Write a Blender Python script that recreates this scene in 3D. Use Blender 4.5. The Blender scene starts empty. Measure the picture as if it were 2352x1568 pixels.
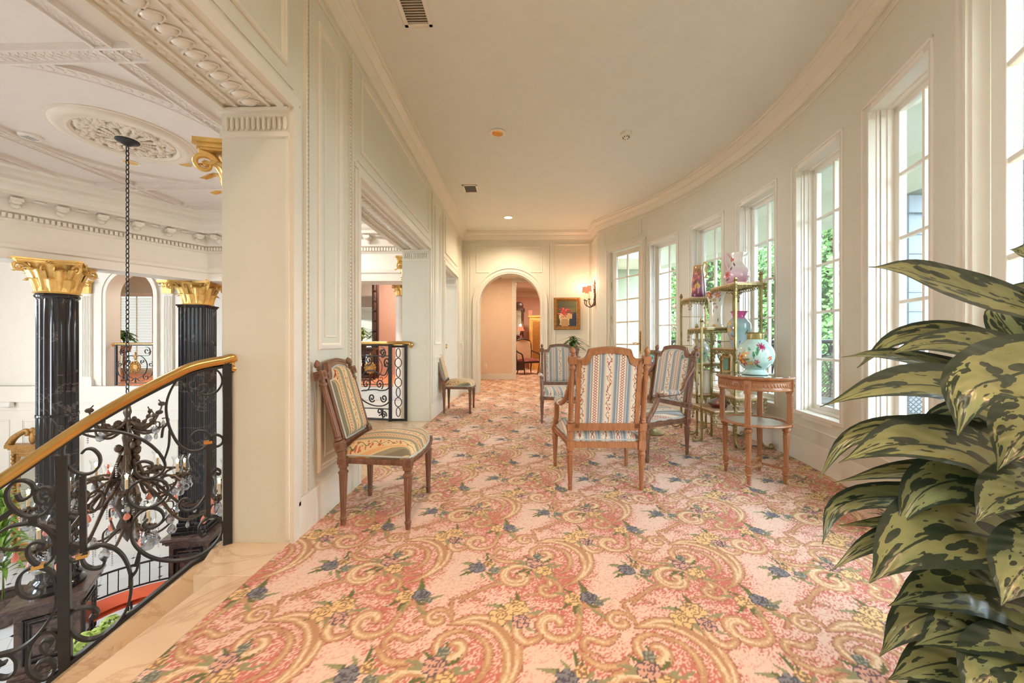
import bpy, math, random
import numpy as np
from mathutils import Vector, Matrix
random.seed(7)
PI = math.pi
SC = bpy.context.scene
COL = SC.collection
# ---------------------------------------------------------------- camera, world, light, exposure
F = 845.0                      # focal length in pixels of the 2352 x 1568 frame
CAMZ = 1.05
YAW = math.atan(19 / F)
cam_d = bpy.data.cameras.new('camera')
cam_d.sensor_width = 36; cam_d.lens = F / 2352 * 36; cam_d.clip_start = 0.05; cam_d.clip_end = 500
cam = bpy.data.objects.new('camera', cam_d); COL.objects.link(cam)
cam.location = (0, 0, CAMZ); cam.rotation_euler = (PI / 2, 0, YAW)
SC.camera = cam
SC.view_settings.view_transform = 'Standard'
SC.view_settings.look = 'None'
SC.view_settings.gamma = 1
SC.view_settings.use_curve_mapping = False
SC.view_settings.exposure = EXPOSURE = 0.45
SC.cycles.max_bounces = 9
SC.cycles.diffuse_bounces = 5
SC.cycles.glossy_bounces = 4
SC.cycles.transmission_bounces = 4
SC.cycles.transparent_max_bounces = 12
SC.cycles.caustics_reflective = False
SC.cycles.caustics_refractive = False
SC.cycles.sample_clamp_indirect = 6
SC.cycles.use_denoising = True

def lin(c):
    return tuple((v / 255 / 12.92) if v / 255 <= 0.04045 else ((v / 255 + 0.055) / 1.055) ** 2.4 for v in c)

world = bpy.data.worlds.new('world'); SC.world = world; world.use_nodes = True
wn = world.node_tree; wn.nodes.clear()
w_out = wn.nodes.new('ShaderNodeOutputWorld'); w_bg = wn.nodes.new('ShaderNodeBackground')
w_tc = wn.nodes.new('ShaderNodeTexCoord'); w_sep = wn.nodes.new('ShaderNodeSeparateXYZ'); w_r = wn.nodes.new('ShaderNodeValToRGB')
wn.links.new(w_tc.outputs['Generated'], w_sep.inputs[0]); wn.links.new(w_sep.outputs['Z'], w_r.inputs[0])
w_r.color_ramp.elements[0].position = 0.0; w_r.color_ramp.elements[0].color = (0.80, 0.90, 1.0, 1)
w_r.color_ramp.elements[1].position = 0.7; w_r.color_ramp.elements[1].color = (0.66, 0.82, 1.0, 1)
wn.links.new(w_r.outputs[0], w_bg.inputs[0]); wn.links.new(w_bg.outputs[0], w_out.inputs[0])
w_bg.inputs[1].default_value = 14.5

def W(X, Z, z=0.0):
    """a point given by its distance to the right of and ahead of the tripod"""
    c, s = math.cos(YAW), math.sin(YAW)
    return Vector((X * c - Z * s, X * s + Z * c, z))
def at(px, py, Z):
    return W((px - 1176) / F * Z, Z, CAMZ - (py - 784) / F * Z)

def lamp(name, kind, loc, power, color, size=0.3, rot=(0, 0, 0), size_y=None, blend=0.6, cone=120):
    d = bpy.data.lights.new(name, kind); d.energy = power; d.color = color
    if kind == 'AREA':
        d.size = size
        if size_y: d.shape = 'RECTANGLE'; d.size_y = size_y
    elif kind == 'SPOT':
        d.shadow_soft_size = size; d.spot_size = math.radians(cone); d.spot_blend = blend
    else: d.shadow_soft_size = size
    o = bpy.data.objects.new(name, d); COL.objects.link(o); o.location = loc; o.rotation_euler = rot
    return o
WARM = (1.0, 0.66, 0.38); SOFT = (1.0, 0.86, 0.70)
# corridor and hall lamps; area lights behind the tripod are added fill
lamp('corridor_light', 'AREA', (-0.5, -0.3, 3.25), 14, (1.0, 0.80, 0.62), 0.35)  # unseen soft fill, added for ambient brightness
lamp('corridor_light', 'SPOT', (-0.25, 0.75, 3.27), 95, (1.0, 0.54, 0.30), 0.08, cone=95, blend=0.9)
lamp('corridor_light', 'SPOT', (0.55, -0.1, 3.27), 80, (1.0, 0.54, 0.30), 0.08, cone=95, blend=0.9)
lamp('corridor_light', 'AREA', (-0.3, -1.6, 3.25), 22, (1.0, 0.80, 0.62), 0.35)  # second added fill light, out of view
lamp('corridor_light', 'SPOT', tuple(W((1167.5 - 1176) / F * 6.67, 6.67, 3.27)), 90, (1.0, 0.76, 0.52), 0.06, cone=150)
lamp('hall_lamp_light', 'AREA', (-0.4, 8.9, 2.76), 26, (1.0, 0.74, 0.50), 0.3)
lamp('far_room_light', 'AREA', (0.6, 12.5, 3.0), 70, (1.0, 0.76, 0.56), 0.4)
for q in ((-5.3, 2.7), (-3.7, 5.9)):
    lamp('stair_hall_fill', 'AREA', (q[0], q[1], 3.45), 48, (1.0, 0.90, 0.80), 0.3)  # area lights added to brighten the stair hall, apart from its recessed lights
lamp('gallery_light', 'AREA', (-8.9, 10.2, 3.3), 50, (1.0, 0.9, 0.8), 0.4)
lamp('gallery_light', 'AREA', (-3.6, 9.9, 3.3), 60, (1.0, 0.84, 0.68), 0.4)

# ---------------------------------------------------------------- materials
def nodes(name):
    m = bpy.data.materials.new(name); m.use_nodes = True
    nt = m.node_tree; nt.nodes.clear()
    out = nt.nodes.new('ShaderNodeOutputMaterial'); b = nt.nodes.new('ShaderNodeBsdfPrincipled')
    nt.links.new(b.outputs[0], out.inputs[0])
    return m, nt, b, out
def mathn(nt, op, a, b=None, c=None, clamp=False):
    n = nt.nodes.new('ShaderNodeMath'); n.operation = op; n.use_clamp = clamp
    for i, v in enumerate((a, b, c)):
        if v is None: continue
        if isinstance(v, (int, float)): n.inputs[i].default_value = v
        else: nt.links.new(v, n.inputs[i])
    return n.outputs[0]
def mixc(nt, fac, a, b, mode='MIX'):
    n = nt.nodes.new('ShaderNodeMixRGB'); n.blend_type = mode
    for i, v in enumerate((fac, a, b)):
        if isinstance(v, (int, float)): n.inputs[i].default_value = v
        elif isinstance(v, tuple): n.inputs[i].default_value = (*v, 1) if len(v) == 3 else v
        else: nt.links.new(v, n.inputs[i])
    return n.outputs[0]
def ramp(nt, fac, stops, const=False):
    n = nt.nodes.new('ShaderNodeValToRGB'); cr = n.color_ramp
    if const: cr.interpolation = 'CONSTANT'
    while len(cr.elements) > 1: cr.elements.remove(cr.elements[-1])
    cr.elements[0].position = stops[0][0]; cr.elements[0].color = (*stops[0][1], 1)
    for p, c in stops[1:]:
        e = cr.elements.new(p); e.color = (*c, 1)
    nt.links.new(fac, n.inputs[0]); return n.outputs[0]
def noise(nt, vec, scale, detail=3, rough=0.55, dist=0.0):
    n = nt.nodes.new('ShaderNodeTexNoise'); n.inputs['Scale'].default_value = scale
    n.inputs['Detail'].default_value = detail; n.inputs['Roughness'].default_value = rough; n.inputs['Distortion'].default_value = dist
    if vec is not None: nt.links.new(vec, n.inputs['Vector'])
    return n.outputs[0]
def voro(nt, vec, scale, feature='F1', out=0, rnd=1.0):
    n = nt.nodes.new('ShaderNodeTexVoronoi'); n.feature = feature; n.inputs['Scale'].default_value = scale
    n.inputs['Randomness'].default_value = rnd
    if vec is not None: nt.links.new(vec, n.inputs['Vector'])
    return n.outputs[out]
def coords(nt, which='Object'):
    return nt.nodes.new('ShaderNodeTexCoord').outputs[which]
def attr(nt, name, out='Vector'):
    n = nt.nodes.new('ShaderNodeAttribute'); n.attribute_name = name; return n.outputs[out]
def bump(nt, b, h, strength=0.3, dist=0.01):
    n = nt.nodes.new('ShaderNodeBump'); n.inputs['Strength'].default_value = strength; n.inputs['Distance'].default_value = dist
    nt.links.new(h, n.inputs['Height']); nt.links.new(n.outputs[0], b.inputs['Normal'])
def simple(name, rgb, rough=0.5, metal=0.0, var=0.06, vs=6.0, bs=0.0, bscale=40, coat=0.0, spec=None):
    m, nt, b, _ = nodes(name)
    c = lin(rgb); co = coords(nt)
    n = noise(nt, co, vs)
    d = tuple(x * (1 - var) for x in c); l = tuple(min(1, x * (1 + var)) for x in c)
    nt.links.new(ramp(nt, n, [(0.3, d), (0.7, l)]), b.inputs['Base Color'])
    b.inputs['Roughness'].default_value = rough; b.inputs['Metallic'].default_value = metal
    if coat: b.inputs['Coat Weight'].default_value = coat; b.inputs['Coat Roughness'].default_value = 0.1
    if spec is not None: b.inputs['Specular IOR Level'].default_value = spec
    if bs: bump(nt, b, noise(nt, co, bscale, 4), bs)
    return m
M = {}
M['wall'] = simple('cream_wall_paint', (222, 220, 205), 0.45, var=0.015)
M['trim'] = simple('cream_trim_paint', (230, 225, 211), 0.32, var=0.015)
M['winwhite'] = simple('white_window_paint', (240, 236, 226), 0.3, var=0.01)
M['ceil'] = simple('cream_ceiling_paint', (228, 229, 220), 0.7, var=0.015)
M['atrium'] = simple('white_atrium_paint', (234, 226, 214), 0.5, var=0.015)
M['atceil'] = simple('blush_ceiling_paint', (230, 219, 209), 0.6, var=0.015)
M['peach'] = simple('peach_wall_paint', (232, 208, 180), 0.6, var=0.02)
M['pinkwall'] = simple('rose_wall_paint', (222, 180, 160), 0.6, var=0.02)
M['extcol'] = simple('pale_blue_porch_paint', (122, 134, 150), 0.6, var=0.03)
M['soffit'] = simple('porch_soffit_paint', (206, 210, 198), 0.7, var=0.03)
M['ext'] = simple('sage_house_paint', (152, 162, 142), 0.6, var=0.02)
M['iron'] = simple('black_wrought_iron', (46, 46, 47), 0.42, 0.35, var=0.15, bs=0.12, bscale=60)
M['brass'] = simple('polished_brass', (206, 168, 102), 0.2, 1.0, var=0.08)
M['abrass'] = simple('aged_brass', (158, 146, 98), 0.38, 0.8, var=0.25, vs=14, bs=0.2)
M['bronze'] = simple('dark_bronze', (84, 70, 58), 0.4, 0.6, var=0.25, vs=20, bs=0.3, bscale=60)
M['gold'] = simple('gilded_plaster', (228, 186, 110), 0.36, 0.55, var=0.14, vs=9, bs=0.25, bscale=18)
M['gilt'] = simple('old_gilt', (170, 124, 66), 0.4, 0.6, var=0.3, vs=30, bs=0.5, bscale=60)
M['plaster'] = simple('white_plaster_ornament', (228, 214, 196), 0.6, var=0.03)
M['white'] = simple('white_plastic', (236, 230, 220), 0.4, var=0.01)
M['dark'] = simple('dark_slot', (60, 56, 50), 0.6)
M['darkwood'] = simple('dark_carved_wood', (64, 42, 34), 0.35, var=0.25, vs=14)
M['coral'] = simple('coral_upholstery', (240, 110, 74), 0.7, var=0.05)
M['pot'] = simple('glazed_planter', (150, 110, 80), 0.3, var=0.12)
M['soil'] = simple('dark_soil', (60, 46, 36), 0.9, var=0.3, vs=40, bs=0.6)
M['stem'] = simple('green_stem', (110, 122, 70), 0.5, var=0.15)
M['candle'] = simple('ivory_candle', (240, 210, 170), 0.5)
M['pinkdrop'] = simple('rose_quartz_drop', (240, 140, 116), 0.15, var=0.1, coat=0.5)
M['curtain'] = simple('ochre_curtain', (196, 140, 84), 0.8, var=0.12)
M['cream'] = simple('cream_fabric', (226, 206, 172), 0.8, var=0.06)
M['burgundy'] = simple('burgundy_fabric', (130, 52, 50), 0.7, var=0.1)
M['limbs'] = simple('tree_bark', (92, 76, 62), 0.9, var=0.3)

def marble(name, base, vein, scale=1.6, rough=0.12, width=0.04, amount=0.8):
    m, nt, b, _ = nodes(name); co = coords(nt)
    n = noise(nt, co, scale, 6, 0.6, 1.2)
    v = mathn(nt, 'ABSOLUTE', mathn(nt, 'SUBTRACT', n, 0.5))
    f = mathn(nt, 'SUBTRACT', 1.0, mathn(nt, 'DIVIDE', v, width, clamp=True))
    cl = noise(nt, co, scale * 0.6, 3)
    c0 = ramp(nt, cl, [(0.3, tuple(x * 0.9 for x in lin(base))), (0.7, lin(base))])
    nt.links.new(mixc(nt, mathn(nt, 'MULTIPLY', f, amount), c0, lin(vein)), b.inputs['Base Color'])
    b.inputs['Roughness'].default_value = rough
    return m
M['marble'] = marble('cream_marble', (232, 208, 176), (190, 150, 116), 1.6, 0.14, 0.02, 0.5)
M['wmarble'] = marble('white_marble', (228, 226, 222), (190, 188, 188), 1.2, 0.2, 0.03, 0.4)
M['bmarble'] = marble('black_marble', (36, 34, 36), (130, 116, 110), 0.7, 0.1, 0.008, 0.4)
M['brmarble'] = marble('brown_marble', (104, 84, 76), (60, 48, 46), 2.2, 0.18, 0.05, 0.7)

def wood(name, a, bcol, rough=0.32):
    m, nt, b, _ = nodes(name); co = coords(nt)
    mp = nt.nodes.new('ShaderNodeMapping'); mp.inputs['Scale'].default_value = (14, 14, 1.6); nt.links.new(co, mp.inputs[0])
    n = noise(nt, mp.outputs[0], 3.0, 5, 0.6, 0.8)
    nt.links.new(ramp(nt, n, [(0.3, lin(a)), (0.7, lin(bcol))]), b.inputs['Base Color'])
    b.inputs['Roughness'].default_value = rough
    return m
M['walnut'] = wood('walnut_wood', (104, 72, 54), (142, 102, 78), 0.38)
M['cherry'] = wood('cherry_wood', (146, 96, 62), (180, 126, 86), 0.33)

def emit(name, rgb, s):
    m = bpy.data.materials.new(name); m.use_nodes = True; nt = m.node_tree; nt.nodes.clear()
    o = nt.nodes.new('ShaderNodeOutputMaterial'); e = nt.nodes.new('ShaderNodeEmission')
    e.inputs[0].default_value = (*lin(rgb), 1); e.inputs[1].default_value = s
    nt.links.new(e.outputs[0], o.inputs[0]); return m
M['bulb'] = emit('warm_bulb', (255, 214, 150), 14)
M['downlight'] = emit('downlight_glow', (255, 236, 200), 3.0)
M['shade'] = emit('lit_pink_shade', (255, 128, 92), 1.1)
def glassy(name, tint, base, edge, rough=0.02):
    m = bpy.data.materials.new(name); m.use_nodes = True; nt = m.node_tree; nt.nodes.clear()
    o = nt.nodes.new('ShaderNodeOutputMaterial'); t = nt.nodes.new('ShaderNodeBsdfTransparent'); g = nt.nodes.new('ShaderNodeBsdfGlossy')
    t.inputs[0].default_value = (*tint, 1); g.inputs['Roughness'].default_value = rough
    lw = nt.nodes.new('ShaderNodeLayerWeight'); lw.inputs[0].default_value = 0.5
    f = mathn(nt, 'MULTIPLY_ADD', mathn(nt, 'POWER', lw.outputs['Facing'], 2.5), edge, base, clamp=True)
    mx = nt.nodes.new('ShaderNodeMixShader'); nt.links.new(f, mx.inputs[0])
    nt.links.new(t.outputs[0], mx.inputs[1]); nt.links.new(g.outputs[0], mx.inputs[2]); nt.links.new(mx.outputs[0], o.inputs[0])
    return m
M['pane'] = glassy('window_glass', (0.97, 0.99, 0.98), 0.02, 0.3)
M['glass'] = glassy('clear_glass', (0.93, 0.95, 0.95), 0.05, 0.8)
M['crystal'] = glassy('cut_crystal', (0.66, 0.70, 0.76), 0.38, 0.6, 0.05)
M['mirror'] = simple('mirror_glass', (220, 224, 220), 0.03, 1.0, var=0.0)

def vcol(name, rough=0.3, coat=0.0, nscale=0, nstr=0.0, metal=0.0):
    m, nt, b, _ = nodes(name)
    c = attr(nt, 'paint', 'Color')
    if nscale:
        n = noise(nt, coords(nt), nscale, 2, 0.6)
        f = mathn(nt, 'MULTIPLY_ADD', n, nstr, 1 - nstr * 0.5)
        nt.links.new(mixc(nt, 1.0, c, f, 'MULTIPLY'), b.inputs['Base Color'])
        bump(nt, b, n, 0.4, 0.004)
    else: nt.links.new(c, b.inputs['Base Color'])
    b.inputs['Roughness'].default_value = rough
    if coat: b.inputs['Coat Weight'].default_value = coat
    return m
M['carpet'] = vcol('floral_carpet', 0.95, nscale=420, nstr=0.35)
M['porcelain'] = vcol('painted_porcelain', 0.14, coat=0.4)
M['canvas'] = vcol('oil_painting', 0.4)

def fabric(name, ground, blue, red, gold):
    m, nt, b, _ = nodes(name)
    s = nt.nodes.new('ShaderNodeSeparateXYZ'); nt.links.new(attr(nt, 'st'), s.inputs[0])
    u, v = s.outputs[0], s.outputs[1]
    per = 0.182
    f = mathn(nt, 'FRACT', mathn(nt, 'MULTIPLY_ADD', u, 1 / per, 20.5))
    d = mathn(nt, 'MULTIPLY', mathn(nt, 'SUBTRACT', f, 0.5), 2.0)       # -1..1, 0 on the flower band
    ad = mathn(nt, 'ABSOLUTE', d)
    G, B_, Rr, O = lin(ground), lin(blue), lin(red), lin(gold)
    B2 = tuple(min(1, x * 1.45) for x in B_)
    base = ramp(nt, ad, [(0, G), (0.24, O), (0.31, G), (0.34, B2), (0.44, B_), (0.60, G), (0.63, B2), (0.70, B_), (0.74, O), (0.77, G), (1.0, G)], True)
    # winding vine in the wide band
    w = mathn(nt, 'MULTIPLY', mathn(nt, 'SINE', mathn(nt, 'MULTIPLY', v, 2 * PI / 0.08)), 0.11)
    vine = mathn(nt, 'LESS_THAN', mathn(nt, 'ABSOLUTE', mathn(nt, 'SUBTRACT', d, w)), 0.022)
    vv = nt.nodes.new('ShaderNodeCombineXYZ'); nt.links.new(mathn(nt, 'MULTIPLY', u, 1.0), vv.inputs[0]); nt.links.new(v, vv.inputs[1])
    blob = mathn(nt, 'LESS_THAN', voro(nt, vv.outputs[0], 58), 0.36)
    inband = mathn(nt, 'LESS_THAN', ad, 0.2)
    redm = mathn(nt, 'MULTIPLY', mathn(nt, 'MAXIMUM', blob, 0.0), inband)
    c = mixc(nt, redm, base, Rr)
    c = mixc(nt, mathn(nt, 'MULTIPLY', vine, inband), c, lin((96, 104, 70)))
    # zigzag in the narrow band
    z = mathn(nt, 'MULTIPLY_ADD', mathn(nt, 'SINE', mathn(nt, 'MULTIPLY', v, 2 * PI / 0.018)), 0.05, 0.93)
    zz = mathn(nt, 'LESS_THAN', mathn(nt, 'ABSOLUTE', mathn(nt, 'SUBTRACT', ad, z)), 0.035)
    c = mixc(nt, zz, c, tuple(x * 0.7 for x in Rr))
    dots = mathn(nt, 'MULTIPLY', mathn(nt, 'GREATER_THAN', mathn(nt, 'SINE', mathn(nt, 'MULTIPLY', v, 2 * PI / 0.008)), 0.2),
                 mathn(nt, 'MULTIPLY', mathn(nt, 'GREATER_THAN', ad, 0.24), mathn(nt, 'LESS_THAN', ad, 0.31)))
    c = mixc(nt, dots, c, G)
    nt.links.new(c, b.inputs['Base Color']); b.inputs['Roughness'].default_value = 0.85
    b.inputs['Sheen Weight'].default_value = 0.2
    return m
M['stripe_blue'] = fabric('blue_striped_damask', (222, 210, 190), (128, 138, 142), (190, 104, 84), (206, 166, 122))
M['stripe_warmlit'] = fabric('warm_lit_striped_damask', (218, 194, 148), (126, 122, 100), (190, 96, 60), (214, 150, 84))  # same damask, with the warm light on the side chairs put into its colours

def leafmat(name, dark, light, spots=True, rough=0.28):
    m, nt, b, _ = nodes(name)
    st = attr(nt, 'st')
    s = nt.nodes.new('ShaderNodeSeparateXYZ'); nt.links.new(st, s.inputs[0])
    t, a, i = s.outputs
    aa = mathn(nt, 'ABSOLUTE', a)
    cv = nt.nodes.new('ShaderNodeCombineXYZ')
    nt.links.new(mathn(nt, 'SUBTRACT', mathn(nt, 'MULTIPLY', t, 4.6), mathn(nt, 'MULTIPLY', aa, 0.7)), cv.inputs[0])
    nt.links.new(mathn(nt, 'MULTIPLY', a, 1.7), cv.inputs[1]); nt.links.new(i, cv.inputs[2])
    D, L = lin(dark), lin(light)
    if spots:
        n1 = noise(nt, cv.outputs[0], 1.5, 3, 0.6)
        edge = mathn(nt, 'MULTIPLY_ADD', n1, 0.9, aa)
        inner = mathn(nt, 'LESS_THAN', edge, 1.17)
        sp = mathn(nt, 'GREATER_THAN', voro(nt, cv.outputs[0], 1.25), 0.30)
        sp2 = mathn(nt, 'GREATER_THAN', noise(nt, cv.outputs[0], 1.7, 2), 0.41)
        k = mathn(nt, 'MULTIPLY', inner, mathn(nt, 'MULTIPLY', sp, sp2))
        mid = mathn(nt, 'GREATER_THAN', aa, 0.035)
        k = mathn(nt, 'MULTIPLY', k, mid)
        Lc = ramp(nt, noise(nt, cv.outputs[0], 1.0, 2), [(0.35, tuple(x * 0.75 for x in L)), (0.65, L)])
        c = mixc(nt, k, D, Lc)
    else:
        c = ramp(nt, noise(nt, cv.outputs[0], 2.0, 2), [(0.3, D), (0.7, L)])
    nt.links.new(c, b.inputs['Base Color'])
    b.inputs['Roughness'].default_value = rough
    wv = mathn(nt, 'SINE', mathn(nt, 'MULTIPLY', mathn(nt, 'SUBTRACT', mathn(nt, 'MULTIPLY', t, 7.0), mathn(nt, 'MULTIPLY', aa, 1.6)), 9.0))
    bump(nt, b, wv, 0.15, 0.004)
    return m
M['aglaonema'] = leafmat('variegated_leaf', (50, 64, 52), (138, 148, 104))
M['greenleaf'] = leafmat('dark_green_leaf', (44, 78, 44), (92, 122, 70), False)
M['fernleaf'] = leafmat('bright_green_leaf', (86, 128, 48), (150, 180, 84), False)
M['treeleaf'] = simple('tree_foliage', (88, 124, 62), 0.8, var=0.35, vs=1.2)
M['lawn'] = simple('lawn_grass', (54, 66, 42), 0.95, var=0.12, vs=0.3)

# ---------------------------------------------------------------- mesh builder
class MB:
    def __init__(s, Mx=None):
        s.v = []; s.f = []; s.st = []; s.M = Mx or Matrix.Identity(4); s.col = []
    def add(s, vs, fs, st=None):
        o = len(s.v)
        s.v += [tuple(s.M @ Vector(p)) for p in vs]
        s.f += [tuple(i + o for i in f) for f in fs]
        s.st += (st if st else [(0, 0, 0)] * len(vs))
        return s
    def box(s, c, d, Mx=None):
        x, y, z = d[0] / 2, d[1] / 2, d[2] / 2
        vs = [Vector((i * x, j * y, k * z)) for k in (-1, 1) for i, j in ((-1, -1), (1, -1), (1, 1), (-1, 1))]
        if Mx is not None: vs = [Mx @ v for v in vs]
        vs = [v + Vector(c) for v in vs]
        return s.add(vs, [(3, 2, 1, 0), (4, 5, 6, 7), (0, 1, 5, 4), (1, 2, 6, 5), (2, 3, 7, 6), (3, 0, 4, 7)])
    def b2(s, x0, y0, z0, x1, y1, z1):
        return s.box(((x0 + x1) / 2, (y0 + y1) / 2, (z0 + z1) / 2), (abs(x1 - x0), abs(y1 - y0), abs(z1 - z0)))
    def prism(s, poly, z0, z1):
        n = len(poly)
        a = sum(poly[i][0] * poly[(i + 1) % n][1] - poly[(i + 1) % n][0] * poly[i][1] for i in range(n))
        if a < 0: poly = poly[::-1]
        vs = [(p[0], p[1], z0) for p in poly] + [(p[0], p[1], z1) for p in poly]
        return s.add(vs, [tuple(range(n - 1, -1, -1)), tuple(range(n, 2 * n))] + [(i, (i + 1) % n, n + (i + 1) % n, n + i) for i in range(n)])
    def strip(s, A, B, t, nrm):
        """a plate between two outlines A and B (lists of points), thickness t along nrm"""
        n = len(A); N = Vector(nrm) * t
        vs = [Vector(p) for p in A] + [Vector(p) for p in B] + [Vector(p) + N for p in A] + [Vector(p) + N for p in B]
        fs = []
        for i in range(n - 1):
            fs += [(i, i + 1, n + i + 1, n + i), (2 * n + i, 3 * n + i, 3 * n + i + 1, 2 * n + i + 1),
                   (i, 2 * n + i, 2 * n + i + 1, i + 1), (n + i, n + i + 1, 3 * n + i + 1, 3 * n + i)]
        fs += [(0, n, 3 * n, 2 * n), (n - 1, 3 * n - 1, 4 * n - 1, 2 * n - 1)]
        return s.add(vs, fs)
    def sweep(s, path, prof, closed=False):
        """moulding: path in plan (x,y,z), prof (a = to the left of travel, b = up)"""
        P = [Vector(p) for p in path]; n = len(P); m = len(prof); vs = []; fs = []
        for i in range(n):
            if closed: d0 = P[i] - P[i - 1]; d1 = P[(i + 1) % n] - P[i]
            else: d0 = P[i] - P[i - 1] if i else P[1] - P[0]; d1 = P[i + 1] - P[i] if i < n - 1 else P[i] - P[i - 1]
            d0 = Vector((d0.x, d0.y)).normalized(); d1 = Vector((d1.x, d1.y)).normalized()
            n0 = Vector((-d0.y, d0.x)); n1 = Vector((-d1.y, d1.x)); b = (n0 + n1)
            b = b.normalized() if b.length > 1e-6 else n0
            k = 1 / max(0.3, b.dot(n0))
            for a, h in prof: vs.append((P[i].x + b.x * a * k, P[i].y + b.y * a * k, P[i].z + h))
        for i in range(n if closed else n - 1):
            j = (i + 1) % n
            for k in range(m - 1): fs.append((i * m + k, j * m + k, j * m + k + 1, i * m + k + 1))
        if not closed: fs += [tuple(range(m - 1, -1, -1)), tuple((n - 1) * m + k for k in range(m))]
        return s.add(vs, fs)
    def tube(s, pts, r, n=8, closed=False, flat=None):
        P = [Vector(p) for p in pts]; m = len(P)
        rs = r if isinstance(r, (list, tuple)) else [r] * m
        T = [((P[(i + 1) % m] - P[i - 1]) if closed else (P[min(i + 1, m - 1)] - P[max(i - 1, 0)])).normalized() for i in range(m)]
        up = Vector((0, 0, 1)) if abs(T[0].z) < 0.9 else Vector((1, 0, 0))
        N = (up - T[0] * up.dot(T[0])).normalized(); vs = []; fs = []
        for i in range(m):
            N = (N - T[i] * N.dot(T[i])); N = N.normalized() if N.length > 1e-6 else T[i].orthogonal().normalized()
            B = T[i].cross(N)
            for k in range(n):
                a = 2 * PI * k / n; vs.append(P[i] + (N * math.cos(a) + B * math.sin(a)) * rs[i])
        for i in range(m if closed else m - 1):
            j = (i + 1) % m
            for k in range(n): fs.append((i * n + k, i * n + (k + 1) % n, j * n + (k + 1) % n, j * n + k))
        if not closed: fs += [tuple(range(n - 1, -1, -1)), tuple((m - 1) * n + k for k in range(n))]
        return s.add(vs, fs)
    def ribbon(s, pts, nrm, w, t):
        """flat bar bent in a plane: t thick in the plane, w deep along the plane's normal"""
        P = [Vector(p) for p in pts]; N = Vector(nrm).normalized(); m = len(P); vs = []; fs = []
        ts = t if isinstance(t, (list, tuple)) else [t] * m
        for i in range(m):
            T = (P[min(i + 1, m - 1)] - P[max(i - 1, 0)]).normalized(); B = T.cross(N).normalized()
            for a, b in ((-1, -1), (1, -1), (1, 1), (-1, 1)): vs.append(P[i] + B * a * ts[i] / 2 + N * b * w / 2)
        for i in range(m - 1):
            for k in range(4): fs.append((i * 4 + k, i * 4 + (k + 1) % 4, i * 4 + 4 + (k + 1) % 4, i * 4 + 4 + k))
        fs += [(3, 2, 1, 0), tuple((m - 1) * 4 + k for k in range(4))]
        return s.add(vs, fs)
    def lathe(s, prof, n=24, c=(0, 0, 0), mod=None, st=False, cap=True, Mx=None):
        vs = []; fs = []; sts = []; m = len(prof); c = Vector(c)
        for j, (r, z) in enumerate(prof):
            for k in range(n):
                a = 2 * PI * k / n; q = r * (mod(a, z) if mod else 1)
                p = Vector((q * math.cos(a), q * math.sin(a), z))
                if Mx is not None: p = Mx @ p
                vs.append(c + p); sts.append((k / n, z, 0))
        for j in range(m - 1):
            for k in range(n): fs.append((j * n + k, j * n + (k + 1) % n, (j + 1) * n + (k + 1) % n, (j + 1) * n + k))
        if cap: fs += [tuple(range(n - 1, -1, -1)), tuple((m - 1) * n + k for k in range(n))]
        return s.add(vs, fs, sts)
    def ball(s, c, r, n=12, m=8, Mx=None):
        rr = r if isinstance(r, (tuple, list)) else (r, r, r); vs = []; fs = []; c = Vector(c)
        for j in range(1, m):
            t = PI * j / m
            for k in range(n):
                a = 2 * PI * k / n; p = Vector((rr[0] * math.sin(t) * math.cos(a), rr[1] * math.sin(t) * math.sin(a), rr[2] * math.cos(t)))
                if Mx is not None: p = Mx @ p
                vs.append(c + p)
        p = Vector((0, 0, rr[2])); q = Vector((0, 0, -rr[2]))
        if Mx is not None: p = Mx @ p; q = Mx @ q
        vs += [c + p, c + q]; a, b = len(vs) - 2, len(vs) - 1
        for j in range(m - 2):
            for k in range(n): fs.append((j * n + k, (j + 1) * n + k, (j + 1) * n + (k + 1) % n, j * n + (k + 1) % n))
        for k in range(n):
            fs.append((a, k, (k + 1) % n)); fs.append((b, (m - 2) * n + (k + 1) % n, (m - 2) * n + k))
        return s.add(vs, fs)
    def grid(s, fn, nu, nv, stf=None, close=False):
        vs = []; sts = []
        for j in range(nv + 1):
            for i in range(nu + 1):
                u, v = i / nu, j / nv; vs.append(fn(u, v)); sts.append(stf(u, v) if stf else (u, v, 0))
        fs = [(j * (nu + 1) + i, j * (nu + 1) + i + 1, (j + 1) * (nu + 1) + i + 1, (j + 1) * (nu + 1) + i) for j in range(nv) for i in range(nu)]
        return s.add(vs, fs, sts)
    def build(s, name, mat, parent=None, smooth=40, bevel=0, flat=False):
        me = bpy.data.meshes.new(name); me.from_pydata(s.v, [], s.f); me.materials.append(M[mat] if isinstance(mat, str) else mat)
        a = me.attributes.new('st', 'FLOAT_VECTOR', 'POINT'); a.data.foreach_set('vector', np.array(s.st, dtype=np.float32).ravel())
        if not flat:
            me.polygons.foreach_set('use_smooth', [True] * len(me.polygons)); me.set_sharp_from_angle(angle=math.radians(smooth))
        me.update()
        o = bpy.data.objects.new(name, me); COL.objects.link(o)
        if parent is not None: o.parent = parent
        if bevel:
            b = o.modifiers.new('bevel', 'BEVEL'); b.width = bevel; b.segments = 2; b.limit_method = 'ANGLE'
        return o
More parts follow.
